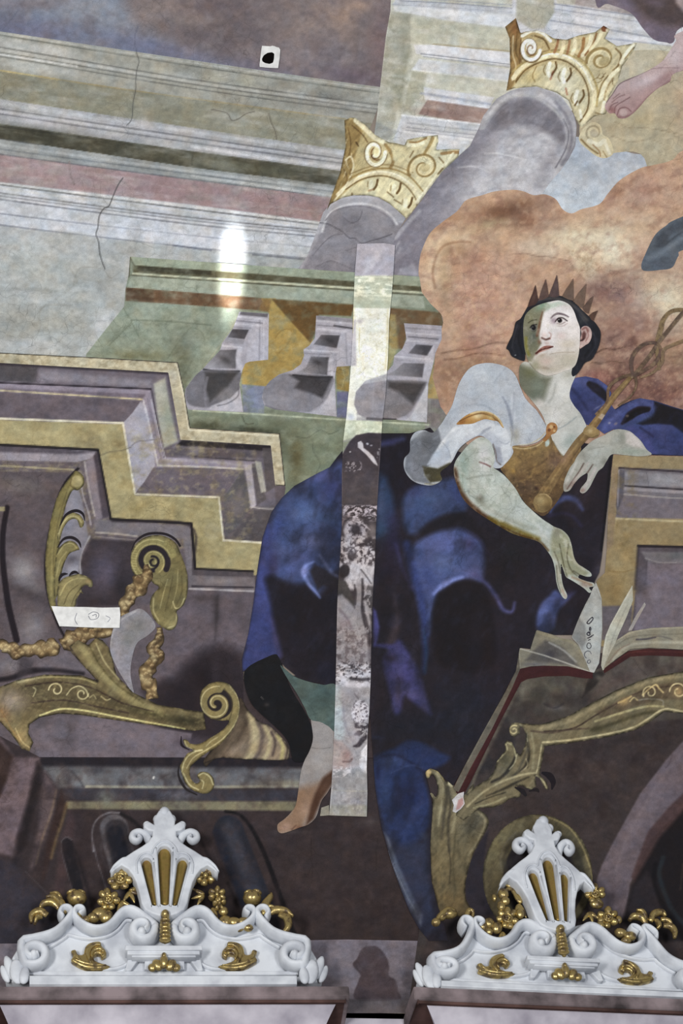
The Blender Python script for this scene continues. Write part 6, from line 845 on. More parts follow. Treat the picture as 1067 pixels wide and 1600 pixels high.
# sceptre with two snakes
scp = ribbon('sceptre', woman, [(838,790),(852,768),(868,744),(884,720),(902,694),(918,676),(932,658),(946,638),(960,618),(974,602),(986,588)],[14,17,15,14,14,13,12,10,9,8,6],(148,116,70),[L((178,144,86),3,[(846,776),(880,724),(915,678),(950,632),(980,596)],.6), L((110,82,50),3,[(856,780),(890,722),(925,674),(956,634)],.5), B((156,120,108),880,716,8,14,35,.5), F((206,184,160),[(934,652),(940,646),(948,650),(943,658)],.8,1.5), N((110,84,50),6,6,.4,.5,.75, seed=101)], s=1.1)
painted('sceptre_knob', woman, [(836,776),(844,771),(854,772),(862,780),(862,790),(856,798),(846,801),(837,796),(833,786)],(146,118,70),[B((186,160,104),845,782,7,6,0,.8), B((104,78,46),856,794,7,5,0,.6), L((196,170,120),1.6,[(843,773),(852,772),(860,778)],.6)], s=1.0)
painted('sceptre_knob', woman, [(914,668),(922,665),(930,668),(936,674),(934,682),(926,684),(917,682),(911,676)],(160,132,82),[B((196,174,128),922,673,4,4,0,.8), L((100,76,46),1.6,[(914,680),(924,684),(934,680)],.6)], s=.9)
for pts_, w_, c_ in (([(930,690-42),(948,628),(951,606),(966,592),(988,586),(994,600),(986,618),(966,634)],[3,4,5,5,4,3,3],(122,94,70)),([(1030,578),(1028,558),(1026,540),(1032,515),(1036,500),(1046,488),(1060,484),(1080,486)],[4,6,7,8,7,6,6,6],(146,120,82)),([(986,590),(1000,575),(1018,552),(1028,536),(1044,516),(1062,494),(1080,474)],[5,6,6,6,6,6,6],(118,94,76)),([(988,586),(986,566),(992,550),(1006,538),(1024,536),(1032,548),(1024,566),(1004,580),(990,588)],[4,6,6,5,5,6,5,4],(116,88,76)),([(1000,590),(1020,582),(1034,566),(1036,548),(1048,540),(1080,528)],[3,4,5,5,5,6],(142,114,84))):
    ribbon('snake_coil', woman, pts_, w_, c_, [N((170,142,100),6,6,.5,.5,.7, seed=102), N((90,70,54),5,5,.4,.52,.7, seed=103)], s=1.0)
# the other hand, resting over the pedestal and holding the sceptre
hand_o = [(1018,710),(1010,702),(1002,690),(994,682),(984,674),(972,671),(962,671),(952,675),(944,680),(934,684),(925,689),(916,697),(907,706),(901,714),(897,722),(891,730),(886,740),(882,750),(880,760),(882,768),(890,766),(897,756),(906,746),(915,740),(918,740),(917,750),(913,756),(908,762),(906,768),(910,771),(916,768),(922,760),(927,750),(934,737),(942,730),(948,720),(956,710),(975,711),(1000,713)]
painted('resting_hand', woman, hand_o, (172,172,162),[
  B((190,188,182),995,690,10,10,30,.6), F((204,196,190),[(976,676),(986,674),(1000,690),(1008,702),(994,700),(978,692)],.7,4), B((138,140,128),972,684,6,8,0,.5), B((154,166,152),985,706,24,5,0,.6), B((186,190,184),930,712,16,12,-40,.6), B((190,186,174),944,688,14,8,-20,.5), B((150,148,138),912,712,6,8,-30,.6), L((122,104,96),2.4,[(912,724),(904,738),(894,752),(886,764)],.7), L((120,102,94),2.4,[(926,726),(918,738),(910,748)],.7), L((196,194,186),4,[(900,724),(892,740),(884,756)],.7,2), L((190,180,172),4,[(918,724),(908,738),(896,752)],.6,2), L((188,180,174),4.5,[(930,732),(922,748),(912,764)],.7,2), B((160,118,108),896,757,5,7,35,.5), B((160,118,108),910,766,4,3,-20,.5), B((120,122,112),945,722,6,8,-30,.5), L((150,150,140),1.6,[(918,704),(930,700),(944,698)],.4), B((140,120,104),884,760,4,6,0,.4), N((150,150,138),7,7,.35,.5,.75, seed=104)], s=1.0)
# ---- head: hair, crown, face, ear
hair = painted('hair', woman, [(825,478),(832,471),(844,466),(856,464),(874,462),(890,467),(901,476),(912,487),(923,497),(932,507),(938,518),(938,530),(935,542),(930,553),(924,562),(914,567),(908,576),(902,584),(895,588),(893,580),(899,560),(905,541),(905,520),(890,500),(860,500),(838,520),(822,540),(820,562),(814,563),(806,560),(799,556),(795,548),(791,544),(795,534),(800,524),(803,514),(806,503),(813,498),(818,490)],(40,42,52),
  [B((66,68,78),915,500,14,6,40,.6), L((96,92,90),6,[(835,472),(858,466),(885,471),(905,486),(916,500)],.75,4), L((90,90,96),2,[(905,492),(918,508),(928,524)],.6,2), L((84,84,92),2,[(808,508),(803,526),(800,544)],.5,2), B((90,92,92),908,502,5,6,40,.5), L((60,62,72),2,[(804,520),(800,540),(806,554)],.6), L((26,26,32),3,[(814,505),(810,530),(816,552)],.6), L((62,62,76),2,[(928,520),(930,540),(918,558)],.6), L((24,24,30),3,[(920,512),(926,536),(914,556)],.5), E((190,190,190),805,555,1.2,.8,0,.8), B((54,46,44),830,478,8,5,-40,.5), N((66,66,80),5,10,.35,.5,.75, seed=105)], s=1.0)
for q_, (sp, c_) in enumerate((([(824,480),(827,470),(832,458),(836.5,444.5),(839,458),(841,470),(836,476)],(92,62,56)),([(841,470),(845,456),(849,445),(852.5,435.5),(855,448),(857.5,463),(850,468)],(112,84,76)),([(857,463),(862,450),(866,440),(870,428.5),(872,444),(873.5,463),(866,465)],(104,80,78)),([(878,463),(884,452),(890,444),(895.6,434.5),(895.8,452),(896,470),(888,468)],(124,98,82)),([(896,470),(903,458),(910,450),(916,442.5),(914,460),(911,482),(904,478)],(128,102,86)),([(910,482),(916,473),(922,466),(927,462),(924,474),(919.5,490),(914,488)],(118,90,76)),([(920,493),(926,488),(934,485),(931,492),(927,502),(923,499)],(108,76,62)))):
    painted('crown_spike', woman, sp, c_, [B((140,112,92), sp[2][0]+2, sp[2][1]+8,3,8,20,.3)], s=.9, sm=False)
face = [(859,471.5),(874,469.5),(888,475),(896,485),(901.5,500),(906,513),(906,528),(905.5,541),(903.5,556),(899,570),(891,577),(881,580),(868,585),(853,587),(838,580),(826,566),(820.5,549),(818,530),(817.5,510),(820.5,493),(831,482),(844,475.5)]
P_ = 1067/180.0
def z4(*pts): return [(780+x/P_, 420+y/P_) for x, y in pts]
head = painted('face', woman, face, (212,205,200),[
  F((136,132,106), z4((200,400),(300,330),(420,300),(480,350),(415,400),(395,480),(370,590),(372,660),(390,690),(340,780),(300,860),(250,860),(205,600)),.92,3), B((146,168,146), *z4((390,345))[0],12,6,-30,.8), B((150,146,108), *z4((285,450))[0],6,8,0,.5), B((118,122,104), *z4((300,660))[0],9,12,0,.6), L((150,142,62),4, z4((248,640),(250,720),(275,800)),.7,4), B((108,112,104), *z4((320,620))[0],5,9,10,.6),
  F((176,190,172), z4((420,330),(560,300),(640,335),(560,345),(480,365),(430,400)),.7,4), B((196,184,176), *z4((610,350))[0],8,4,25,.6), B((226,220,216), *z4((640,430))[0],12,10,0,.7), B((222,214,210), *z4((430,500))[0],6,18,5,.8), B((220,212,206), *z4((640,560))[0],14,12,0,.6), B((206,178,168), *z4((570,620))[0],8,6,0,.5), B((196,182,160), *z4((640,700))[0],16,9,-10,.7),
  F((184,172,150), z4((460,780),(560,770),(700,770),(750,740),(735,830),(690,910),(560,960),(430,1000),(330,930),(280,850),(340,790)),.6,12), B((202,180,166), *z4((430,860))[0],11,7,-10,.85), B((160,142,120), *z4((420,920))[0],12,3,8,.6), B((140,138,104), *z4((330,900))[0],8,8,40,.6), B((178,170,148), *z4((630,850))[0],12,10,-20,.5), B((170,164,144), *z4((690,880))[0],5,8,30,.4), L((150,132,108),1.3, z4((470,790),(560,775),(700,772)),.4), L((120,108,84),2.5, z4((280,880),(350,960),(440,1000),(540,985)),.6,3), B((184,176,158), *z4((500,940))[0],10,4,-5,.5),
  L((138,100,78),[1.5,3,4.5,4], z4((400,400),(380,480),(362,570),(350,620)),.8,2.5), B((150,104,84), *z4((372,675))[0],3,4,0,.6), L((104,66,56),3, z4((395,640),(430,655),(465,645)),.8,2), L((170,120,106),2, z4((470,650),(480,610),(462,590)),.5,2), B((216,192,182), *z4((415,615))[0],5,4,0,.7), B((186,150,138), *z4((440,690))[0],4,3,0,.5),
  # brows and eyes
  L((98,80,84),[2,3.5,2], z4((480,455),(505,430),(545,415),(600,425),(640,445)),.7,1.5), B((150,126,136), *z4((505,480))[0],5,5,0,.6), F((214,206,202), z4((525,485),(550,458),(590,456),(622,478),(590,500),(550,503)),.9,1.2, sm=True), E((66,56,56), *z4((560,478))[0],3.7,3.9,0,.95), E((24,20,22), *z4((560,478))[0],2.2,2.4,0,.95), E((220,216,212), *z4((552,470))[0],.8,.8,0,.9), L((70,54,54),1.8, z4((520,488),(545,458),(585,454),(628,482)),.85), L((140,112,110),1.2, z4((535,505),(570,512),(612,492)),.7), L((170,140,136),1.5, z4((545,530),(590,530),(630,505)),.4), L((150,130,136),1.5, z4((510,500),(520,470)),.5),
  L((92,88,68),1.8, z4((270,500),(300,480),(345,470)),.6), F((126,124,114), z4((288,550),(300,525),(340,515),(350,540),(330,572),(300,575)),.9,1.2, sm=True), E((50,46,48), *z4((318,545))[0],3.4,4,0,.9), E((170,166,158), *z4((310,538))[0],.7,.7,0,.8), L((60,54,50),1.6, z4((286,545),(305,522),(345,515)),.8), L((84,78,66),1.2, z4((295,575),(325,580),(345,560)),.6),
  # mouth
  F((158,100,86), z4((335,782),(370,745),(410,718),(440,712),(470,712),(500,718),(470,738),(420,750),(380,770),(345,790)),.9,1.2, sm=True), L((104,54,46),1.6, z4((338,782),(390,750),(440,738),(498,722)),.85), L((186,130,112),1.6, z4((370,772),(420,755),(460,742)),.6), B((120,76,64), *z4((345,785))[0],3,2,-40,.6), B((172,150,126), *z4((400,800))[0],6,2,-20,.5), N((186,178,164),5,5,.3,.55,.75, seed=106)], s=.8)
painted('ear', woman, z4((755,560),(775,535),(810,530),(840,550),(856,590),(852,640),(830,685),(800,705),(765,730),(745,735),(750,660),(760,600)),(200,168,160),[L((150,84,76),3, z4((770,560),(800,545),(825,575)),.7,2), F((112,62,56), z4((765,600),(785,575),(805,600),(800,640),(770,670),(748,670),(765,640)),.9,3), L((214,186,178),2, z4((835,570),(843,620),(820,670)),.7), L((160,100,92),1.6, z4((812,570),(824,620),(800,670)),.7), L((60,36,36),2, z4((750,665),(770,662),(785,645)),.7), B((210,190,182), *z4((765,710))[0],3,3,0,.6)], s=.7)
# ---- cleaning trial strip left on the fresco
M_STRIP = paint_material('test_strip_pigment', rough=0.5, grain=1.0)
so = [(558,381),(600,380),(617,383),(615,420),(612,460),(608,500),(606,560),(602,620),(597,660),(595,700),(592,740),(589,790),(587,830),(586,870),(583,920),(581,960),(580,1010),(579,1060),(577,1110),(574,1150),(573,1200),(574,1240),(573,1276),(514,1274),(518,1225),(520,1190),(522,1150),(524,1080),(525,1040),(526,980),(527,940),(529,900),(532,860),(534,820),(534,780),(534,740),(536,690),(541,650),(545,610),(549,560),(551,520),(552,482),(554,432)]
so_ops = [
  F((178,174,186),[(540,370),(630,370),(630,432),(540,432)],1,1.5), F((206,203,212),[(566,430),(570,412),(588,392),(600,386),(592,404),(578,424)],.7,5), B((190,186,196),585,395,24,14,0,.5), F((190,196,172),[(540,431),(630,431),(630,482),(540,482)],1,1.5), N((240,242,216),9,3.5,.85,.46,.6,5, seed=111, box=(545,428,625,470)), L((220,222,196),2,[(552,460),(610,463)],.7), B((176,186,162),585,475,26,4,0,.6), L((226,230,206),1.6,[(552,434),(580,433),(615,434)],.8),
  F((240,239,222),[(540,481),(630,482),(630,590),(600,586),(580,596),(566,612),(558,640),(556,662),(540,662)],1,2), N((250,250,240),8,8,.7,.4,.65, seed=112, box=(545,482,615,660)), N((206,202,160),3,3,.5,.6,.72, seed=113, box=(545,482,615,600)), F((188,184,194),[(540,500),(556,500),(557,572),(540,572)],.85,3), B((160,154,164),562,502,6,4,0,.7), L((200,180,110),1.4,[(562,512),(561,540),(562,552)],.5), L((190,176,110),3,[(606,484),(605,540),(602,575)],.4,3), L((210,196,120),1.5,[(553,482),(552,500),(551,520)],.6), F((182,160,92),[(530,574),(547,574),(545,612),(530,610)],.8,2), F((132,132,160),[(530,612),(543,612),(541,654),(530,654)],.8,2), B((206,206,196),556,600,8,12,0,.6), B((206,210,226),548,652,6,6,0,.8),  # white zone: pale overlay with the window sheen painted into it
  F((152,147,154),[(570,596),(604,586),(620,590),(620,656),(580,656),(560,648),(553,632),(556,612)],1,2), F((184,182,186),[(572,594),(606,583),(606,594),(568,600)],.9,2), B((160,155,160),575,630,18,16,0,.6), L((96,92,96),4,[(574,654),(590,655),(606,656)],.8,2), L((176,172,180),2,[(584,600),(582,650)],.3),
  F((206,212,182),[(530,657),(570,657),(606,659),(606,682),(560,682),(530,690)],1,2), N((232,236,210),5,5,.7,.45,.65, seed=114, box=(530,656,606,692)), B((176,184,150),545,688,10,6,0,.6),
  F((78,68,76),[(546,690),(556,680),(575,676),(600,677),(606,800),(526,800),(530,718)],1,2, col2=(92,82,86), axis=((565,690),(565,780))), F((150,160,124),[(524,692),(545,690),(533,712),(526,720)],.8,2), B((96,86,96),555,705,10,20,0,.5), B((102,90,92),560,770,24,20,0,.5), F((204,200,206),[(559,691),(564,689),(567,693),(568,700),(576,706),(584,714),(589,724),(590,728),(584,724),(572,710),(563,702),(559,699)],.95,1.2), E((200,196,204),574,693.5,2,1.5,20,.9), E((190,186,196),580,696,2,1,0,.8), E((230,226,230),547,706,1.2,1,0,.9), N((176,166,172),3,2.5,.8,.54,.66, seed=115, box=(538,720,566,738)), N((176,172,178),2.5,3,.7,.5,.66, seed=116, box=(588,700,596,716)), L((120,112,122),1.6,[(595,690),(592,740),(589,800)],.5), L((130,124,136),1,[(534,720),(534,780),(532,840)],.5), N((112,96,92),9,9,.4,.5,.75, seed=117, box=(530,735,600,792)),
  F((80,70,74),[(520,790),(600,788),(600,1056),(516,1056)],1,3), N((196,186,196),4,2.5,.95,.46,.56,-6, seed=118, box=(534,788,592,812)), N((168,156,164),8,2,.6,.5,.6,-3, seed=119, box=(534,800,592,816)),
  L((186,176,182),[6,9,10,8,6], spiral(556,828,15,11,150,1.15),.85,5), L((186,178,182),8,[(541,830),(546,842),(558,846),(570,838)],.7,4), N((70,60,66),3,3,.75,.5,.62, seed=120, box=(538,808,580,848)), L((190,180,186),2,[(552,814),(566,818),(578,828)],.7), B((160,150,150),582,830,8,12,0,.6), L((150,126,126),3,[(534,820),(538,810),(546,806)],.5,3), B((76,66,70),540,808,5,5,0,.5),
  N((200,192,196),7,6,.95,.38,.52, seed=121, box=(526,836,594,890)), L((196,188,192),[4,7,6], spiral(550,868,12,9,20,1.1),.8,4), E((96,88,94),551,868,7,6,20,.85,5), N((82,72,78),3,4,.7,.52,.62, seed=122, box=(530,840,592,892)), L((74,64,70),4,[(562,850),(575,852),(578,842)],.7,3),
  F((186,180,184),[(544,884),(562,880),(586,886),(584,916),(568,914),(560,920),(548,918),(538,908),(545,896)],.9,5), N((204,198,202),4,9,.7,.45,.62, seed=123, box=(536,878,590,925)), E((58,50,52),538,892,8,11,20,.9,3), F((84,78,76),[(524,904),(540,908),(550,930),(556,944),(552,948),(542,938),(532,930),(524,930)],.95,3), F((152,144,146),[(526,932),(534,929),(544,938),(554,950),(558,912),(566,912),(565,950),(574,985),(576,1056),(520,1056),(522,980)],.95,4), L((66,58,62),4,[(566,905),(567,930),(566,955),(572,985),(576,1000)],.8,3), L((76,68,72),3,[(554,914),(556,930),(555,944)],.7,2), F((92,86,88),[(570,916),(588,914),(584,960),(580,980),(572,950)],.85,4), L((186,180,182),5,[(570,940),(574,960),(580,985)],.7,4), L((180,172,176),3,[(572,914),(570,930)],.6), L((186,180,182),4,[(566,890),(576,902),(584,914)],.8,3), L((70,62,66),2.5,[(564,890),(572,900),(580,912)],.6), N((176,168,170),3,5,.7,.5,.64, seed=124, box=(566,920,588,1000)),
  F((160,152,152),[(528,946),(540,950),(552,962),(564,970),(574,1000),(560,1000),(548,975),(534,960)],.7,6), L((108,92,98),4,[(530,952),(542,966),(550,985)],.6,4), B((150,128,134),538,975,8,10,20,.5), N((106,92,94),6,6,.75,.42,.6, seed=125, box=(518,975,584,1056)), N((182,172,174),4,4,.6,.54,.7, seed=126, box=(518,975,584,1056)), L((78,68,74),5,[(585,900),(583,960),(578,1000),(579,1050)],.5,4), F((170,164,168),[(572,1010),(580,1010),(579,1056),(570,1056)],.4,5),
  F((166,162,166),[(514,1052),(590,1052),(590,1280),(505,1280)],1,2), N((206,202,208),4,3,.9,.42,.56, seed=127, box=(520,1034,584,1076)), L((202,198,206),6,[(532,1054),(545,1056),(578,1054)],.85,3), L((204,200,208),7,[(532,1052),(540,1068),(560,1070),(578,1068)],.8,4), L((72,66,72),5,[(548,1060),(562,1062),(576,1061)],.85,2.5), N((66,60,66),4,3,.7,.55,.66, seed=128, box=(520,1030,584,1070)), 
  F((178,188,190),[(522,1072),(530,1072),(534,1100),(538,1150),(530,1160),(518,1150)],.8,7), B((150,144,150),552,1085,14,10,0,.6), E((212,208,216),563,1112,14,17.5,0,.95,2), N((96,88,98),2.6,2.6,.8,.54,.62, seed=129, box=(548,1092,578,1132)), L((100,92,100),2,[(554,1084),(560,1092)],.6), L((140,136,146),3,[(536,1096),(538,1125),(546,1150),(552,1160)],.6,3), N((70,62,70),4,4,.9,.45,.56, seed=130, box=(552,1128,582,1152)), L((60,52,60),[3,7,8,5],[(553,1166),(560,1164),(566,1156),(574,1150)],.9,2.5), B((178,172,186),556,1150,8,10,0,.5), F((226,224,230),[(564,1174),(572,1164),(576,1164),(574,1190),(571,1200),(564,1192)],.95,2), F((210,208,214),[(561,1186),(574,1184),(573,1208),(567,1209),(562,1198)],.9,2), L((214,212,220),2,[(575,1140),(574,1170)],.8),
  F((170,148,142),[(520,1156),(534,1158),(546,1172),(550,1184),(546,1192),(532,1198),(518,1196)],.9,6), B((176,168,166),526,1178,8,10,0,.7), B((170,126,118),542,1180,7,8,0,.6), L((110,82,80),3,[(536,1190),(546,1190),(550,1186)],.7,2), B((176,148,142),535,1198,16,5,-10,.7), F((150,148,150),[(514,1206),(560,1200),(576,1210),(576,1280),(510,1280)],.95,6), N((208,202,204),4,3,.9,.5,.6, seed=131, box=(518,1196,550,1216)), L((176,172,160),2.5,[(520,1234),(545,1236),(574,1236)],.6), B((172,170,176),535,1246,18,10,0,.6), B((136,138,156),558,1252,14,6,0,.5), F((150,146,132),[(510,1258),(576,1258),(576,1280),(510,1280)],.8,4), N((188,186,186),6,6,.4,.5,.7, seed=132, box=(512,1200,576,1280)), N((120,116,120),5,8,.4,.52,.7, seed=133, box=(512,1200,576,1280)), L((190,188,190),2,[(519,1230),(516,1262)],.6), N((120,112,116),3,3,.3,.5,.7, seed=134, box=(516,1072,584,1200))]
painted('cleaning_trial_strip', FRESCO, so, (150,146,150), so_ops, s=1.1, sm=False, mat=M_STRIP, label='pale speckled vertical strip of uncleaned fresco crossing the blue robe')
painted('pale_ledge', FRESCO, [(502,1262),(514,1258),(514,1274),(500,1275)],(150,146,132),[], s=1.2, sm=False)
painted('retouching_patch', FRESCO, [(706,1250),(716,1240),(725,1237),(724,1246),(726,1256),(720,1264),(712,1270),(707,1268),(709,1258)],(200,196,196),[F((184,128,124),[(712,1266),(716,1250),(723,1246),(724,1256),(718,1264)],.8,2)], s=.9, sm=False, label='small white and pink retouching patch')
# ------------------------------------------------------------------ stucco crests standing on the cornices
def stucco_material():
    m, nt, bs = nodes_of('white_stucco')
    tc = mk(nt, 'ShaderNodeTexCoord')
    n = mk(nt, 'ShaderNodeTexNoise'); n.inputs['Scale'].default_value = 14; n.inputs['Detail'].default_value = 7
    nt.links.new(tc.outputs['Object'], n.inputs['Vector'])
    cr = mk(nt, 'ShaderNodeValToRGB')
    cr.color_ramp.elements[0].color = rgb(178,182,190); cr.color_ramp.elements[0].position = .3
    cr.color_ramp.elements[1].color = rgb(212,216,222); cr.color_ramp.elements[1].position = .6
    nt.links.new(n.outputs['Fac'], cr.inputs[0])
    grain_n = mk(nt, 'ShaderNodeTexNoise'); grain_n.inputs['Scale'].default_value = 160; grain_n.inputs['Detail'].default_value = 3  # fine noise, drives the bump only
    nt.links.new(tc.outputs['Object'], grain_n.inputs['Vector'])
    nt.links.new(cr.outputs[0], bs.inputs['Base Color'])
    bs.inputs['Roughness'].default_value = .55; bs.inputs['Specular IOR Level'].default_value = .35
    bp = mk(nt, 'ShaderNodeBump'); bp.inputs['Strength'].default_value = .12; bp.inputs['Distance'].default_value = .002
    nt.links.new(grain_n.outputs['Fac'], bp.inputs['Height']); nt.links.new(bp.outputs[0], bs.inputs['Normal'])
    return m
def gilt_material(name='worn_gilding', c0=(84,68,46), c1=(194,171,112), pos=(.38,.58)):
    m, nt, bs = nodes_of(name)
    tc = mk(nt, 'ShaderNodeTexCoord')
    n = mk(nt, 'ShaderNodeTexNoise'); n.inputs['Scale'].default_value = 46; n.inputs['Detail'].default_value = 6
    nt.links.new(tc.outputs['Object'], n.inputs['Vector'])
    cr = mk(nt, 'ShaderNodeValToRGB')
    cr.color_ramp.elements[0].color = rgb(*c0); cr.color_ramp.elements[0].position = pos[0]
    cr.color_ramp.elements[1].color = rgb(*c1); cr.color_ramp.elements[1].position = pos[1]
    nt.links.new(n.outputs['Fac'], cr.inputs[0]); nt.links.new(cr.outputs[0], bs.inputs['Base Color'])
    mr = mk(nt, 'ShaderNodeMapRange'); mr.inputs[1].default_value = pos[0]; mr.inputs[2].default_value = pos[1]; mr.inputs[3].default_value = .2; mr.inputs[4].default_value = .85
    nt.links.new(n.outputs['Fac'], mr.inputs[0]); nt.links.new(mr.outputs[0], bs.inputs['Metallic'])
    bs.inputs['Roughness'].default_value = .3
    bp = mk(nt, 'ShaderNodeBump'); bp.inputs['Strength'].default_value = .25; bp.inputs['Distance'].default_value = .002
    n2 = mk(nt, 'ShaderNodeTexNoise'); n2.inputs['Scale'].default_value = 150
    nt.links.new(tc.outputs['Object'], n2.inputs['Vector']); nt.links.new(n2.outputs['Fac'], bp.inputs['Height']); nt.links.new(bp.outputs[0], bs.inputs['Normal'])
    return m
M_STUCCO = stucco_material(); M_GILT = gilt_material(); M_FLUTE = gilt_material('dull_gilding', (120,92,50),(176,150,84),(.3,.6))
class Crest:
    """collects pieces in crest space: x along the wall, y towards the viewer, z up; drawn from survey pixels"""
    def __init__(s, fr, root, warp=None): s.fr = fr; s.root = root; s.warp = warp
    def p(s, x, y, fwd):
        x = np.asarray(x, float); y = np.asarray(y, float)
        if s.warp: x, y = s.warp(x, y)
        return s.fr.pt(x, y, fwd)
    def link(s, name, me, mat, parent=None, label=None):
        o = link(name, me, mat, None, label)
        o.parent = parent or s.root
        return o
    def plate(s, outline, back, front, holes=(), bevel=0.004, sm=True, n=5):
        cu = bpy.data.curves.new('c', 'CURVE'); cu.dimensions = '2D'; cu.fill_mode = 'BOTH'
        for k, pts in enumerate([outline]+list(holes)):
            pp = spline(pts, True, n) if sm else np.asarray(pts, float)
            q = s.p(pp[:, 0], pp[:, 1], front)
            sp = cu.splines.new('POLY'); sp.points.add(len(q)-1); sp.use_cyclic_u = True
            for i, (u, v) in enumerate(q): sp.points[i].co = (u, v, 0,1)
        cu.extrude = max(0.0005,(front-back)/2-bevel); cu.bevel_depth = bevel; cu.bevel_resolution = 2; cu.offset = -bevel
        o = bpy.data.objects.new('c', cu); COL.objects.link(o)
        dg = bpy.context.evaluated_depsgraph_get(); me = bpy.data.meshes.new_from_object(o.evaluated_get(dg))
        bpy.data.objects.remove(o); bpy.data.curves.remove(cu)
        # curve plane (x, y, z) -> (u, -forward, v)
        n_ = len(me.vertices); co = np.empty(n_*3, np.float32); me.vertices.foreach_get('co', co); co = co.reshape(-1,3)
        mid = (front+back)/2
        out = np.stack([co[:, 0],-(mid+co[:, 2]), co[:, 1]],1)
        me.vertices.foreach_set('co', out.astype(np.float32).ravel()); me.update()
        return me
    def sweep(s, pts, w, fwd, depth, sm=True, n=6, m=12, flat=1.0):
        """half-round moulding or band following a drawn line; w widths in pixels, fwd base depth(s)"""
        pp = spline(pts, n=n) if sm else np.asarray(pts, float)
        t = np.linspace(0,1, len(pp))
        wd = np.interp(t, np.linspace(0,1, len(np.atleast_1d(w))), np.atleast_1d(w))
        fb = np.interp(t, np.linspace(0,1, len(np.atleast_1d(fwd))), np.atleast_1d(fwd))
        dp = np.interp(t, np.linspace(0,1, len(np.atleast_1d(depth))), np.atleast_1d(depth))
        q = s.p(pp[:, 0], pp[:, 1], float(np.mean(fb)))
        k = K_PX
        g = np.gradient(q, axis=0); g /= (np.linalg.norm(g, axis=1)[:, None]+1e-9); nn = np.stack([-g[:, 1], g[:, 0]],1)
        V = []; Fc = []
        for i in range(len(q)):
            for j in range(m):
                a = math.pi*2*j/m
                c, sn = math.cos(a), math.sin(a)
                sg = (abs(sn)**flat)*(1 if sn >= 0 else -1)
                x = q[i]+nn[i]*c*wd[i]*k/2
                V.append((x[0],-(fb[i]+sg*dp[i]), x[1]))
        for i in range(len(q)-1):
            for j in range(m):
                a, b = i*m+j, i*m+(j+1) % m
                Fc.append((a, b, b+m, a+m))
        Fc += [tuple(range(m)), tuple(range((len(q)-1)*m, len(q)*m))]
        me = mesh_from(V, Fc)
        return s.fix(me)
    def fix(s, me):
        bm = bmesh.new(); bm.from_mesh(me); bmesh.ops.recalc_face_normals(bm, faces=bm.faces); bm.to_mesh(me); bm.free()
        me.polygons.foreach_set('use_smooth', [True]*len(me.polygons)); return me
    def box(s, x0, y0, x1, y1, back, front, bevel=0.003):
        return s.plate([(x0, y0),(x1, y0),(x1, y1),(x0, y1)], back, front, bevel=bevel, sm=False)
    def blob(s, x, y, fwd, rx, ry, rz, rot=0, tip=0.0, seg=12, ring=8, fold=0.0):
        """ellipsoid lump or cupped petal: rx, ry in pixels, rz depth in metres"""
        c = s.p(x, y, fwd); k = K_PX; V = []; Fc = []
        cr, sr = math.cos(math.radians(rot)), math.sin(math.radians(rot))
        for i in range(ring+1):
            ph = math.pi*i/ring
            for j in range(seg):
                th = 2*math.pi*j/seg
                a = math.sin(ph)*math.cos(th); b = math.cos(ph); d = math.sin(ph)*math.sin(th)
                wv = 1-tip*(b+1)/2
                X = a*rx*k*wv; Z = b*ry*k/.85; D = d*rz*wv - fold*rz*a*a
                V.append((c[0]+X*cr-Z*sr, -(fwd+D), c[1]+X*sr+Z*cr))
        for i in range(ring):
            for j in range(seg):
                Fc.append((i*seg+j, i*seg+(j+1) % seg, (i+1)*seg+(j+1) % seg, (i+1)*seg+j))
        return V, Fc
    def merge(s, parts):
        V = []; Fc = []
        for v, f in parts:
            o = len(V); V += v; Fc += [tuple(i+o for i in q) for q in f]
        me = mesh_from(V, Fc); bm = bmesh.new(); bm.from_mesh(me); bmesh.ops.remove_doubles(bm, verts=bm.verts, dist=1e-5); bm.to_mesh(me); bm.free()
        return s.fix(me)
K_PX = 0.00222
def join_meshes(ms):
    bm = bmesh.new()
    for m in ms: bm.from_mesh(m)
    out = bpy.data.meshes.new('m'); bm.to_mesh(out); bm.free()
    out.polygons.foreach_set('use_smooth', [True]*len(out.polygons))
    return out
def mir(pts, ax=256.5): return [(2*ax-x, y) for x, y in pts]
def pts_shift(pts, dx, dy): return [(x+dx, y+dy) for x, y in pts]
def sstep(v, a, b):
    t = np.clip((v-a)/(b-a),0,1); return t*t*(3-2*t)
def second_crest(x, y):
    """hand-modelled differences of the second crest: it leans, its wings sit lower and its shell is turned"""
    u = x-256.5; h = 1541-y; sh = sstep(h, 95,150)
    k = .88+.1*sstep(h, 120,260)-.26*sstep(np.abs(u),50,200)*(1-sstep(h, 60,120))
    sx = np.where(u > 0,.95+(.76-.95)*sh, .94+.04*sh)
    hh = h*k
    xx = 889-.156*hh+u*sx
    return xx, 1551.5+(xx-889)*.048-hh
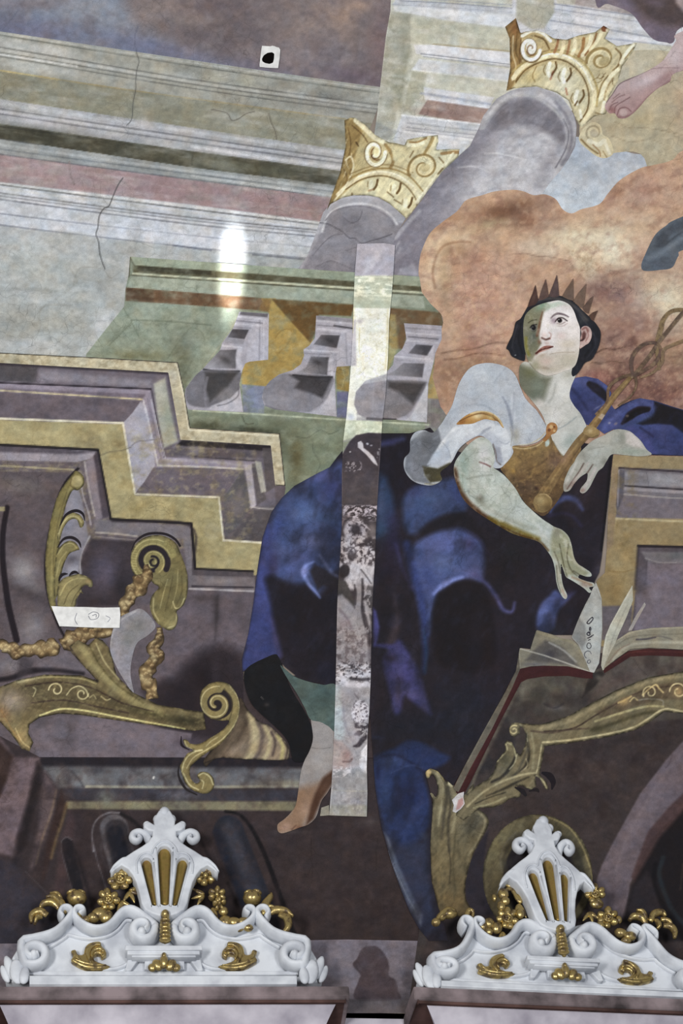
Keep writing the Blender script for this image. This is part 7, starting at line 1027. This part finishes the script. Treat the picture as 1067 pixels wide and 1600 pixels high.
def build_crest_body(root, fr, warp=None):
    c = Crest(fr, root, warp)
    half = [(256,1446),(250,1436),(240,1428),(224,1420),(208,1416),(196,1417),(188,1424),(180,1436),(168,1447),(154,1452),(140,1450),(130,1444),(122,1436),(112,1432),(102,1440),(92,1452),(78,1460),(58,1465),(40,1472),(28,1481),(20,1494),(12,1508),(8,1524),(10,1534)]
    body = c.plate(half+[(256,1534)]+mir(half)[::-1],-0.095,-0.044, sm=False, bevel=.006)
    b = c.link('backplate', body, M_STUCCO)
    for sgn in (0,1):
        f = (lambda p: mir(p)) if sgn else (lambda p: p)
        # outer S-scroll from the low volute up to the small curl
        sp = spiral(53,1493,7,22,40,1.25,26,.86)
        line = [tuple(q) for q in sp]+[(34,1476),(52,1470),(72,1465),(88,1458),(100,1447),(108,1437),(112,1428),(106,1422),(98,1423),(94,1430),(98,1436)]
        o = c.link('scroll_band', c.sweep(f(line),[9,12,15,16,16,14,15,12,9],[-.012,-.016,-.018,-.018,-.02],[.042,.040,.038,.038,.038], n=3), M_STUCCO)
        c.link('volute_eye', c.fix(mesh_from(*c.blob(f([(53,1493)])[0][0],1493,.006,7,6.5,.028))), M_STUCCO, o)
        # C-scroll from the small upper curl down and up into the inner volute
        sp2 = spiral(222,1456,22,6,-75,1.35,30,.9)
        line = [(124,1431),(131,1426),(127,1421),(119,1422),(116,1430),(122,1440),(134,1449),(150,1454),(166,1451),(178,1442),(188,1430),(200,1424),(214,1428)]+[tuple(q) for q in sp2[3:]]
        o = c.link('scroll_band', c.sweep(f(line),[8,10,13,15,16,16,17,16,13,10,8],[-.02,-.018,-.016,-.012,-.008,-.004],[.036,.038,.038,.042,.044], n=3), M_STUCCO)
        c.link('volute_eye', c.fix(mesh_from(*c.blob(f([(221,1457)])[0][0],1457,.012,7,6.5,.026))), M_STUCCO, o)
        # fine incised fillet that repeats the outline on the panel
        c.link('fillet', join_meshes([c.sweep(f([(76,1482),(90,1474),(102,1466),(108,1462),(124,1466),(146,1468),(168,1464),(184,1454),(196,1440),(206,1440)]),5,-.040,.012, n=4, m=8), c.sweep(f([(112,1500),(128,1510),(156,1516),(184,1514),(204,1504),(212,1494)]),[4,6,6,5],-.042,.014, n=4, m=8)]), M_STUCCO)
        # foot leaf under the low volute
        lf = [c.blob(f([(x, 0)])[0][0], y, z, rx, ry, .014, rot=(-r if sgn else r), tip=.2) for x, y, rx, ry, r, z in ((27,1518,13,19,10,-.012),(38,1524,9,13,-4,-.004),(16,1513,9,20,20,-.026),(8,1522,7,14,22,-.036))]
        c.link('foot_leaf', c.merge(lf), M_STUCCO)
        # gilt acanthus spray lying on the panel
        ax = f([(146,0)])[0][0]
        lp = f([(111,1485),(118,1483),(122,1490),(130,1490),(133,1479),(141,1472),(156,1470),(159,1477),(165,1484),(166,1491),(159,1495),(156,1490),(149,1490),(146,1496),(152,1502),(172,1509),(152,1513),(132,1511),(117,1504),(111,1499),(114,1493)])
        lf = [c.plate(lp, -.046,-.018, bevel=.007, n=3)]
        for q_, w_ in ((((116,1500),(132,1505),(148,1508),(166,1509)),[3,6,6,2]),(((142,1506),(138,1494),(140,1483),(148,1477),(157,1477)),[3,7,8,6,4]),(((146,1500),(143,1492),(147,1485),(156,1483),(162,1488)),[2,5,6,6,4]),(((128,1504),(120,1496),(116,1488)),[3,6,3])):
            lf.append(c.sweep(f(q_), w_, -.018,.009, n=5, m=8))
        c.link('gilt_acanthus', join_meshes(lf), M_GILT)
    # base: hollow ledge, white ledge bar
    c.link('ledge', join_meshes([c.box(44,1517,466,1523,-.07,-.03), c.box(46,1524,464,1537.5,-.08,.014)]), M_STUCCO)
    c.link('middle_ledge', join_meshes([c.box(196,1477,316,1484,-.03,.022), c.box(199,1484,312,1491,-.03,.014), c.box(206,1491,306,1495,-.03,.006)]), M_STUCCO)
    c.link('plinth_wings', join_meshes([c.plate([(200,1494),(214,1494),(216,1500),(204,1516),(196,1516)],-.05,-.022, sm=False), c.plate(mir([(200,1494),(214,1494),(216,1500),(204,1516),(196,1516)]),-.05,-.022, sm=False), c.box(226,1496,288,1514,-.05,-.022)]), M_STUCCO)
    lf = [c.blob(256,1503,.012,7,10,.018), c.blob(246,1508,.004,8,9,.015,30), c.blob(267,1508,.004,8,9,.015,-30), c.blob(238,1512,-.004,7,6,.012,60), c.blob(275,1512,-.004,7,6,.012,-60), c.blob(256,1494,.014,4,5,.014)]
    c.link('gilt_leaf_cluster', c.merge(lf), M_GILT)
    # palmette shell with three flutes
    hs = [(257,1262),(248,1266),(243,1274),(240,1279),(241,1288),(233,1283),(224,1286),(225,1292),(232,1297),(239,1298),(238,1306),(231,1315),(221,1322),(209,1329),(197,1337),(186,1345),(177,1355),(173,1363),(180,1358),(190,1351),(200,1357),(207,1366),(213,1378),(218,1396),(221,1410),(227,1421),(238,1427),(248,1430),(257,1431)]
    hol = []
    def flute(x0, y0, w0, x1, y1, w1):
        a = [(x0+w0*math.cos(t), y0-w0*1.05*math.sin(t)) for t in np.linspace(0, math.pi, 11)]
        bq = [(x1-w1*math.cos(t), y1+w1*.7*math.sin(t)) for t in np.linspace(0, math.pi, 7)]
        return a+bq
    fl = [(257,1332,10.5,257.5,1411,6.3),(229,1348,8.5,241.5,1413,4),(285.5,1348,8.5,273,1413,4)]
    hol = [flute(*q) for q in fl]
    shell = c.plate(hs+mir(hs, 257)[::-1][1:-1],-.03,.03, holes=hol, sm=False, bevel=.006)
    sh = c.link('palmette_shell', shell, M_STUCCO)
    for k, q in enumerate(fl):
        x0, y0, w0, x1, y1, w1 = q
        c.link('gilt_flute', c.sweep([(x0, y0-w0*1.1),(x0, y0-w0*.7),(x0+(x1-x0)*.05, y0),((x0+x1)/2,(y0+y1)/2),(x1, y1),(x1, y1+w1*.8)],[w0*.9, w0*1.6, w0*2.1, w0+w1, w1*2.1, w1],-.006,[.004,.012,.016,.015,.012,.004], n=4, m=14), M_FLUTE)
        rim = spline(flute(x0, y0, w0+2.5, x1, y1, w1+2), True, 2); rim = np.vstack([rim, rim[:1]])
        c.link('flute_rim', c.sweep(rim, 3.2,.028,.006, sm=False, m=6), M_STUCCO, sh)
    arc = c.sweep([(214,1366),(213,1350),(220,1337),(230,1333),(237,1334),(240,1326),(248,1317),(257,1314),(266,1317),(274,1326),(277,1334),(284,1333),(294,1337),(301,1350),(300,1366)],3.4,.029,.008, n=5, m=8)
    c.link('shell_moulding', arc, M_STUCCO, sh)
    for sgn in (0,1):
        f = (lambda p: mir(p, 257)) if sgn else (lambda p: p)
        o = c.link('side_curl', c.sweep(f([(236,1326),(233,1314),(228,1306),(218,1301),(209,1304),(207,1311),(213,1316),(219,1312),(216,1308)]),[10,13,13,12,9,6],[-.01,-.006,0,.004],[.02,.022,.02,.016], n=5), M_STUCCO, sh)
        c.link('shoulder_lip', c.sweep(f([(216,1352),(204,1344),(192,1346),(180,1355),(173,1363)]),[5,8,9,8,4],[.01,.016,.014],[.012,.018,.012], n=5), M_STUCCO, sh)
    c.link('finial', c.merge([c.blob(257,1271,.012,9.5,9,.026), c.blob(246.5,1280,.008,8,6,.02,20), c.blob(267.5,1280,.008,8,6,.02,-20), c.blob(257,1288,.012,13,16,.02), c.blob(229,1288.5,.006,6,4,.016,20), c.blob(285,1288.5,.006,6,4,.016,-20)]), M_STUCCO, sh)
    # ribbed gilt clasp
    cl = [c.blob(258,1430,.03,7,7,.024), c.blob(258,1450,.018,8.5,25,.02)]
    for y in np.linspace(1439,1469,6): cl.append(c.blob(258, y, .03,9.5-(1469-y)*.04,3.3,.018))
    c.link('gilt_clasp', c.merge(cl), M_GILT)
    return c
def rose(c, x, y, fwd, r, seed, n=7):
    rr = random.Random(seed); ps = []
    for k in range(n):
        a = 360*k/n+rr.uniform(-9,9); ar = math.radians(a); q = r*rr.uniform(.66,.76)
        ps.append(c.blob(x-math.sin(ar)*q, y-math.cos(ar)*q, fwd+rr.uniform(-.003,.003), r*.40, r*.44,.009, rot=a, tip=-.25, seg=10, ring=7, fold=.9))
    V = []; F_ = []; m, k = 18,8; ce = c.p(x, y, fwd+.012)
    for i in range(m):
        for j in range(k):
            u, v = 6.2832*i/m, 6.2832*j/k; R = (r*.46+r*.13*math.cos(v))*K_PX
            V.append((ce[0]+R*math.cos(u),-(fwd+.012+r*.16*K_PX*math.sin(v)), ce[1]+R*math.sin(u)/.9)); F_.append((i*k+j, ((i+1) % m)*k+j, ((i+1) % m)*k+(j+1) % k, i*k+(j+1) % k))
    ps.append((V, F_))
    for q in range(5):
        ar = 6.2832*q/5; ps.append(c.blob(x+math.cos(ar)*r*.18, y+math.sin(ar)*r*.18, fwd+.014, r*.17, r*.17,.007, seg=8, ring=5))
    ps.append(c.blob(x, y, fwd+.006, r*.42, r*.42,.008, seg=10, ring=6))
    return ps
def leafs(c, x, y, fwd, r, angs):
    ps = []
    for a in angs:
        ar = math.radians(a)
        ps.append(c.blob(x-math.sin(ar)*r*.6, y-math.cos(ar)*r*.6, fwd, r*.32, r*.62,.01, rot=a, tip=.65, seg=8, ring=7))
    return ps
def buds(c, x, y, fwd, r, n, seed):
    rr = random.Random(seed); ps = []
    for k in range(n):
        a = 360*k/n+rr.uniform(-10,10); ar = math.radians(a)
        ps.append(c.blob(x-math.sin(ar)*r*.64, y-math.cos(ar)*r*.64, fwd+rr.uniform(-.003,.004), r*.36, r*.42,.011, rot=a, tip=-.3, seg=10, ring=7, fold=1.2))
    ps.append(c.blob(x, y, fwd+.012, r*.27, r*.27,.011, seg=10, ring=6)); return ps
def shellcup(c, pts_dir, x, y, w, h):
    ps = [c.blob(x, y, -.02, w, h, .03), c.blob(x-pts_dir*w*.5, y-h*.8,-.014, w*.55, h*.3,.016, rot=pts_dir*20), c.blob(x+pts_dir*w*.4, y-h*.75,-.014, w*.5, h*.3,.016, rot=-pts_dir*15)]
    return ps
def curlleaf(c, lines, fwd=-.01):
    return join_meshes([c.sweep(l, w, fwd, [.006,.016,.016,.008], n=5, m=10) for l, w in lines])
# ---- left crest
_pl = FL.org
crest_l = bpy.data.objects.new('stucco_crest', None); COL.objects.link(crest_l)
def place(o, fr, label):
    o.matrix_world = Matrix(((fr.w[0], fr.n[0],0, fr.org[0]),(fr.w[1], fr.n[1],0, fr.org[1]),(0,0,1, fr.org[2]),(0,0,0,1)))
    o['label'] = label; o['category'] = 'ornament'; o['group'] = 'white stucco crests along the cornice'
place(crest_l, FL, 'white stucco crest with gilt flutes and garlands, standing below the painted horn and steps')
cl_ = build_crest_body(crest_l, FL)
crest_r = bpy.data.objects.new('stucco_crest', None); COL.objects.link(crest_r)
place(crest_r, FR, 'white stucco crest with gilt flutes and garlands, standing before the painted gold ring')
build_crest_body(crest_r, FR, second_crest)
# ---- gilt flowers of the left crest
c = cl_
c.link('gilt_rose', c.merge(rose(c, 188,1372,-.005,17,1)), M_GILT)
c.link('gilt_rose', c.merge(rose(c, 169,1405,-.008,15,2)), M_GILT)
c.link('gilt_leaf', c.merge(leafs(c, 203,1392,-.02,17,(150,200,250,290))), M_GILT)
c.link('gilt_leaf', c.merge(leafs(c, 190,1408,-.018,16,(190,240,160))), M_GILT)
c.link('gilt_leaf', c.merge([c.blob(155,1428,-.014,13,9,.022,20), c.blob(146,1434,-.012,10,7,.02), c.blob(166,1432,-.016,10,10,.018,-30), c.blob(133,1438,-.01,9,6,.018,10), c.blob(122,1432,-.008,6,5,.014)]), M_GILT)
c.link('gilt_shell_cup', c.merge(shellcup(c, 1,120,1403,16,11)), M_GILT)
c.link('gilt_acanthus', curlleaf(c, [([(100,1428),(96,1412),(84,1402),(72,1402)],[9,13,11,4]),([(94,1420),(82,1410),(68,1412),(62,1420)],[9,13,10,4]),([(74,1430),(62,1424),(50,1430),(49,1442)],[10,14,11,4]),([(66,1432),(58,1434),(54,1444)],[8,8,4]),([(98,1410),(90,1398),(78,1396)],[6,8,3])]), M_GILT)
c.link('gilt_blossom', c.merge(buds(c, 321,1368,-.006,15,6,3)), M_GILT)
c.link('gilt_blossom', c.merge(buds(c, 339,1398,-.008,13,6,4) + buds(c, 343,1412,-.004,10,5,5)), M_GILT)
for q_ in ((318,1398,-.02,16,(60,110,150)),(306,1378,-.022,14,(80,130)),(333,1418,-.016,16,(160,200))): c.link('gilt_leaf', c.merge(leafs(c, *q_)), M_GILT)
c.link('gilt_bud', c.merge([c.blob(349,1424,-.012,8,7,.016)]), M_GILT)
c.link('gilt_leaf', c.merge([c.blob(352,1440,-.014,11,9,.018,20), c.blob(366,1442,-.01,12,8,.02,-15), c.blob(380,1441,-.008,11,7,.018,10), c.blob(388,1450,-.008,8,5,.014), c.blob(372,1451,-.008,9,5,.014)]), M_GILT)
c.link('gilt_shell_cup', c.merge(shellcup(c, -1,394,1403,15,11)), M_GILT)
c.link('gilt_acanthus', curlleaf(c, [([(410,1430),(414,1414),(422,1402),(424,1396)],[10,14,10,4]),([(416,1428),(430,1422),(446,1424),(458,1432)],[10,15,12,4]),([(436,1428),(448,1434),(450,1448),(442,1458)],[10,14,12,5]),([(408,1426),(420,1418),(432,1420)],[7,9,4])]), M_GILT)
# ---- gilt flowers of the right crest
c = Crest(FR, crest_r)
def rl(name, me): return c.link(name, me, M_GILT)
rl('gilt_rose', c.merge(rose(c, 793,1434,-.006,15,11)))
for q_ in ((812,1412,-.018,20,(0,25,200,160)),(800,1386,-.02,16,(120,70,200)),(786,1456,-.016,14,(150,200))): rl('gilt_leaf', c.merge(leafs(c, *q_)))
for q_ in ((786,1397,-.006,9,9,.018),(789,1408,-.004,8,7,.016),(772,1403,-.01,4,6,.012),(783,1416,-.004,7,8,.016),(812,1428,-.006,7,8,.016)): rl('gilt_bud', c.merge([c.blob(*q_)]))
rl('gilt_leaf', c.merge([c.blob(764,1443,-.01,9,8,.018), c.blob(755,1448,-.01,8,7,.016,20), c.blob(776,1450,-.01,9,9,.018,-20), c.blob(764,1456,-.012,7,6,.014)]))
rl('gilt_shell_cup', c.merge([c.blob(702,1428,-.02,14,7,.02,8), c.blob(690,1432,-.018,10,6,.018,30), c.blob(681,1441,-.012,8,6,.016,40)]))
rl('gilt_acanthus', curlleaf(c, [([(728,1434),(732,1424),(738,1426),(738,1434)],[8,10,8,4]),([(712,1424),(700,1422),(690,1428),(680,1440)],[8,10,9,5])]))
rl('gilt_rose', c.merge(rose(c, 930,1396,-.004,14,12) ))
rl('gilt_blossom', c.merge(rose(c, 950,1433,-.006,15,13,6)))
rl('gilt_bud', c.merge([c.blob(938,1446,-.006,7,7,.016)]))
rl('gilt_bud', c.merge([c.blob(967,1437,-.008,5,6,.012)]))
rl('gilt_leaf', c.merge(leafs(c, 922,1425,-.018,16,(140,190,230))))
rl('gilt_bud', c.merge([c.blob(932,1412,-.014,12,8,.016)]))
rl('gilt_leaf', c.merge([c.blob(970,1458,-.01,11,7,.018,-15), c.blob(984,1463,-.008,11,7,.018,5), c.blob(978,1470,-.008,9,5,.014)]))
rl('gilt_acanthus', curlleaf(c, [([(1010,1444),(1002,1434),(990,1432),(983,1438)],[8,13,12,6]),([(1010,1438),(1004,1426),(994,1422)],[8,10,4]),([(1016,1440),(1022,1428),(1034,1426),(1040,1432)],[8,13,12,5]),([(1036,1446),(1048,1448),(1054,1456),(1054,1466)],[8,12,11,5]),([(1024,1436),(1030,1446),(1026,1452)],[8,8,4]),([(1032,1436),(1044,1440),(1050,1448)],[8,9,4])]))
# ------------------------------------------------------------------ papers fixed to the fresco
M_PAPER = plain('white_paper', (232,232,230), rough=.8, var=.05, scale=40, bump=.05, spec=.2)
M_PAPERD = plain('pencil_line', (150,152,160), rough=.8, spec=.1)
M_HOLE = plain('hole_dark_paint', (14,11,10), rough=.9, spec=.05)
def vault_patch(pts, h0, h1, sm=False, mid=None):
    """thin sheet following the cove, real thickness h0..h1 above the plaster"""
    pp = np.asarray(spline(pts, True, 3) if sm else pts, float); n = len(pp); ce = pp.mean(0) if mid is None else np.array(mid)
    a = on_vault(pp[:, 0], pp[:, 1], h1); b = on_vault(pp[:, 0], pp[:, 1], h0); c0 = on_vault(np.array([ce[0]]), np.array([ce[1]]), h1); c1 = on_vault(np.array([ce[0]]), np.array([ce[1]]), h0)
    V = list(a)+list(b)+list(c0)+list(c1); Fc = []
    for i in range(n):
        j = (i+1) % n
        Fc += [(i, j, n+j, n+i),(2*n, j, i),(2*n+1, n+i, n+j)]
    me = mesh_from(V, Fc, smooth=False); bm = bmesh.new(); bm.from_mesh(me); bmesh.ops.recalc_face_normals(bm, faces=bm.faces); bm.to_mesh(me); bm.free()
    return me
lab = link('paper_label', vault_patch([(80,947),(100,948),(134,948.5),(160,949.5),(187,949),(188,960),(187,981),(160,981),(130,980),(108,979),(93,978.5),(86,962)],.010,.0115), M_PAPER)
lab['label'] = 'white paper strip with faint drawing, stuck across the gilt garland at left'; lab['category'] = 'label'
for st_ in ([(138,960),(146,956),(154,959),(152,966),(142,968),(138,962)],[(144,962),(150,960),(150,965)],[(120,958),(117,968),(121,976)],[(165,962),(172,966),(168,972)]):
    pp_ = spline(st_, n=5); g_ = np.gradient(pp_, axis=0); n_ = np.stack([g_[:, 1],-g_[:, 0]],1)/np.linalg.norm(g_, axis=1)[:, None]*.55
    P_a = on_vault(*(pp_+n_).T, .0118); P_b = on_vault(*(pp_-n_).T, .0118); m_ = len(pp_)
    link('drawn_line', mesh_from(list(P_a)+list(P_b),[(i, i+1, m_+i+1, m_+i) for i in range(m_-1)]), M_PAPERD, lab)
# square white mount round a hole in the vault
outer = [(409,71.5),(424,72.5),(427,70.5),(430,73),(438,75),(437,90),(434.5,106.5),(420,106),(405,104.5),(407,88)]
hole = [(409,92),(412,86.5),(418,82.5),(425,81.5),(428.5,84),(428,92),(426.5,98),(421,100),(414,98.5),(410,96)]
def ring_mesh(o, i, h0, h1):
    cx, cy = np.mean(i, 0); ang = np.linspace(0,2*math.pi, 41)[:-1]
    def cast(poly, a):
        best = None; d = np.array([math.cos(a), math.sin(a)])
        for k in range(len(poly)):
            p, q = np.array(poly[k]), np.array(poly[(k+1) % len(poly)]); e = q-p
            den = d[0]*e[1]-d[1]*e[0]
            if abs(den) < 1e-9: continue
            w = p-np.array([cx, cy]); t = (w[0]*e[1]-w[1]*e[0])/den; u = (w[0]*d[1]-w[1]*d[0])/den
            if t > 0 and -1e-6 <= u <= 1+1e-6: best = t if best is None else max(best, t)
        return np.array([cx, cy])+d*best
    O = np.array([cast(o, a) for a in ang]); I = np.array([cast(i, a) for a in ang]); n = len(ang)
    V = list(on_vault(*O.T, h1))+list(on_vault(*I.T, h1))+list(on_vault(*O.T, h0))+list(on_vault(*I.T, h0)); Fc = []
    for k in range(n):
        j = (k+1) % n
        Fc += [(k, j, n+j, n+k),(k, 2*n+k, 2*n+j, j),(n+k, n+j, 3*n+j, 3*n+k),(2*n+k, 3*n+k, 3*n+j, 2*n+j)]
    me = mesh_from(V, Fc, smooth=False); bm = bmesh.new(); bm.from_mesh(me); bmesh.ops.recalc_face_normals(bm, faces=bm.faces); bm.to_mesh(me); bm.free()
    return me
sq = link('paper_mount', ring_mesh(outer, hole, .004,.010), M_PAPER)
sq['label'] = 'small white square mount around a black hole, in the painted sky'; sq['category'] = 'mount'
link('hole', vault_patch(hole, .0035,.0045), M_HOLE, sq)  # flat dark disc stands in for the shade inside the hole
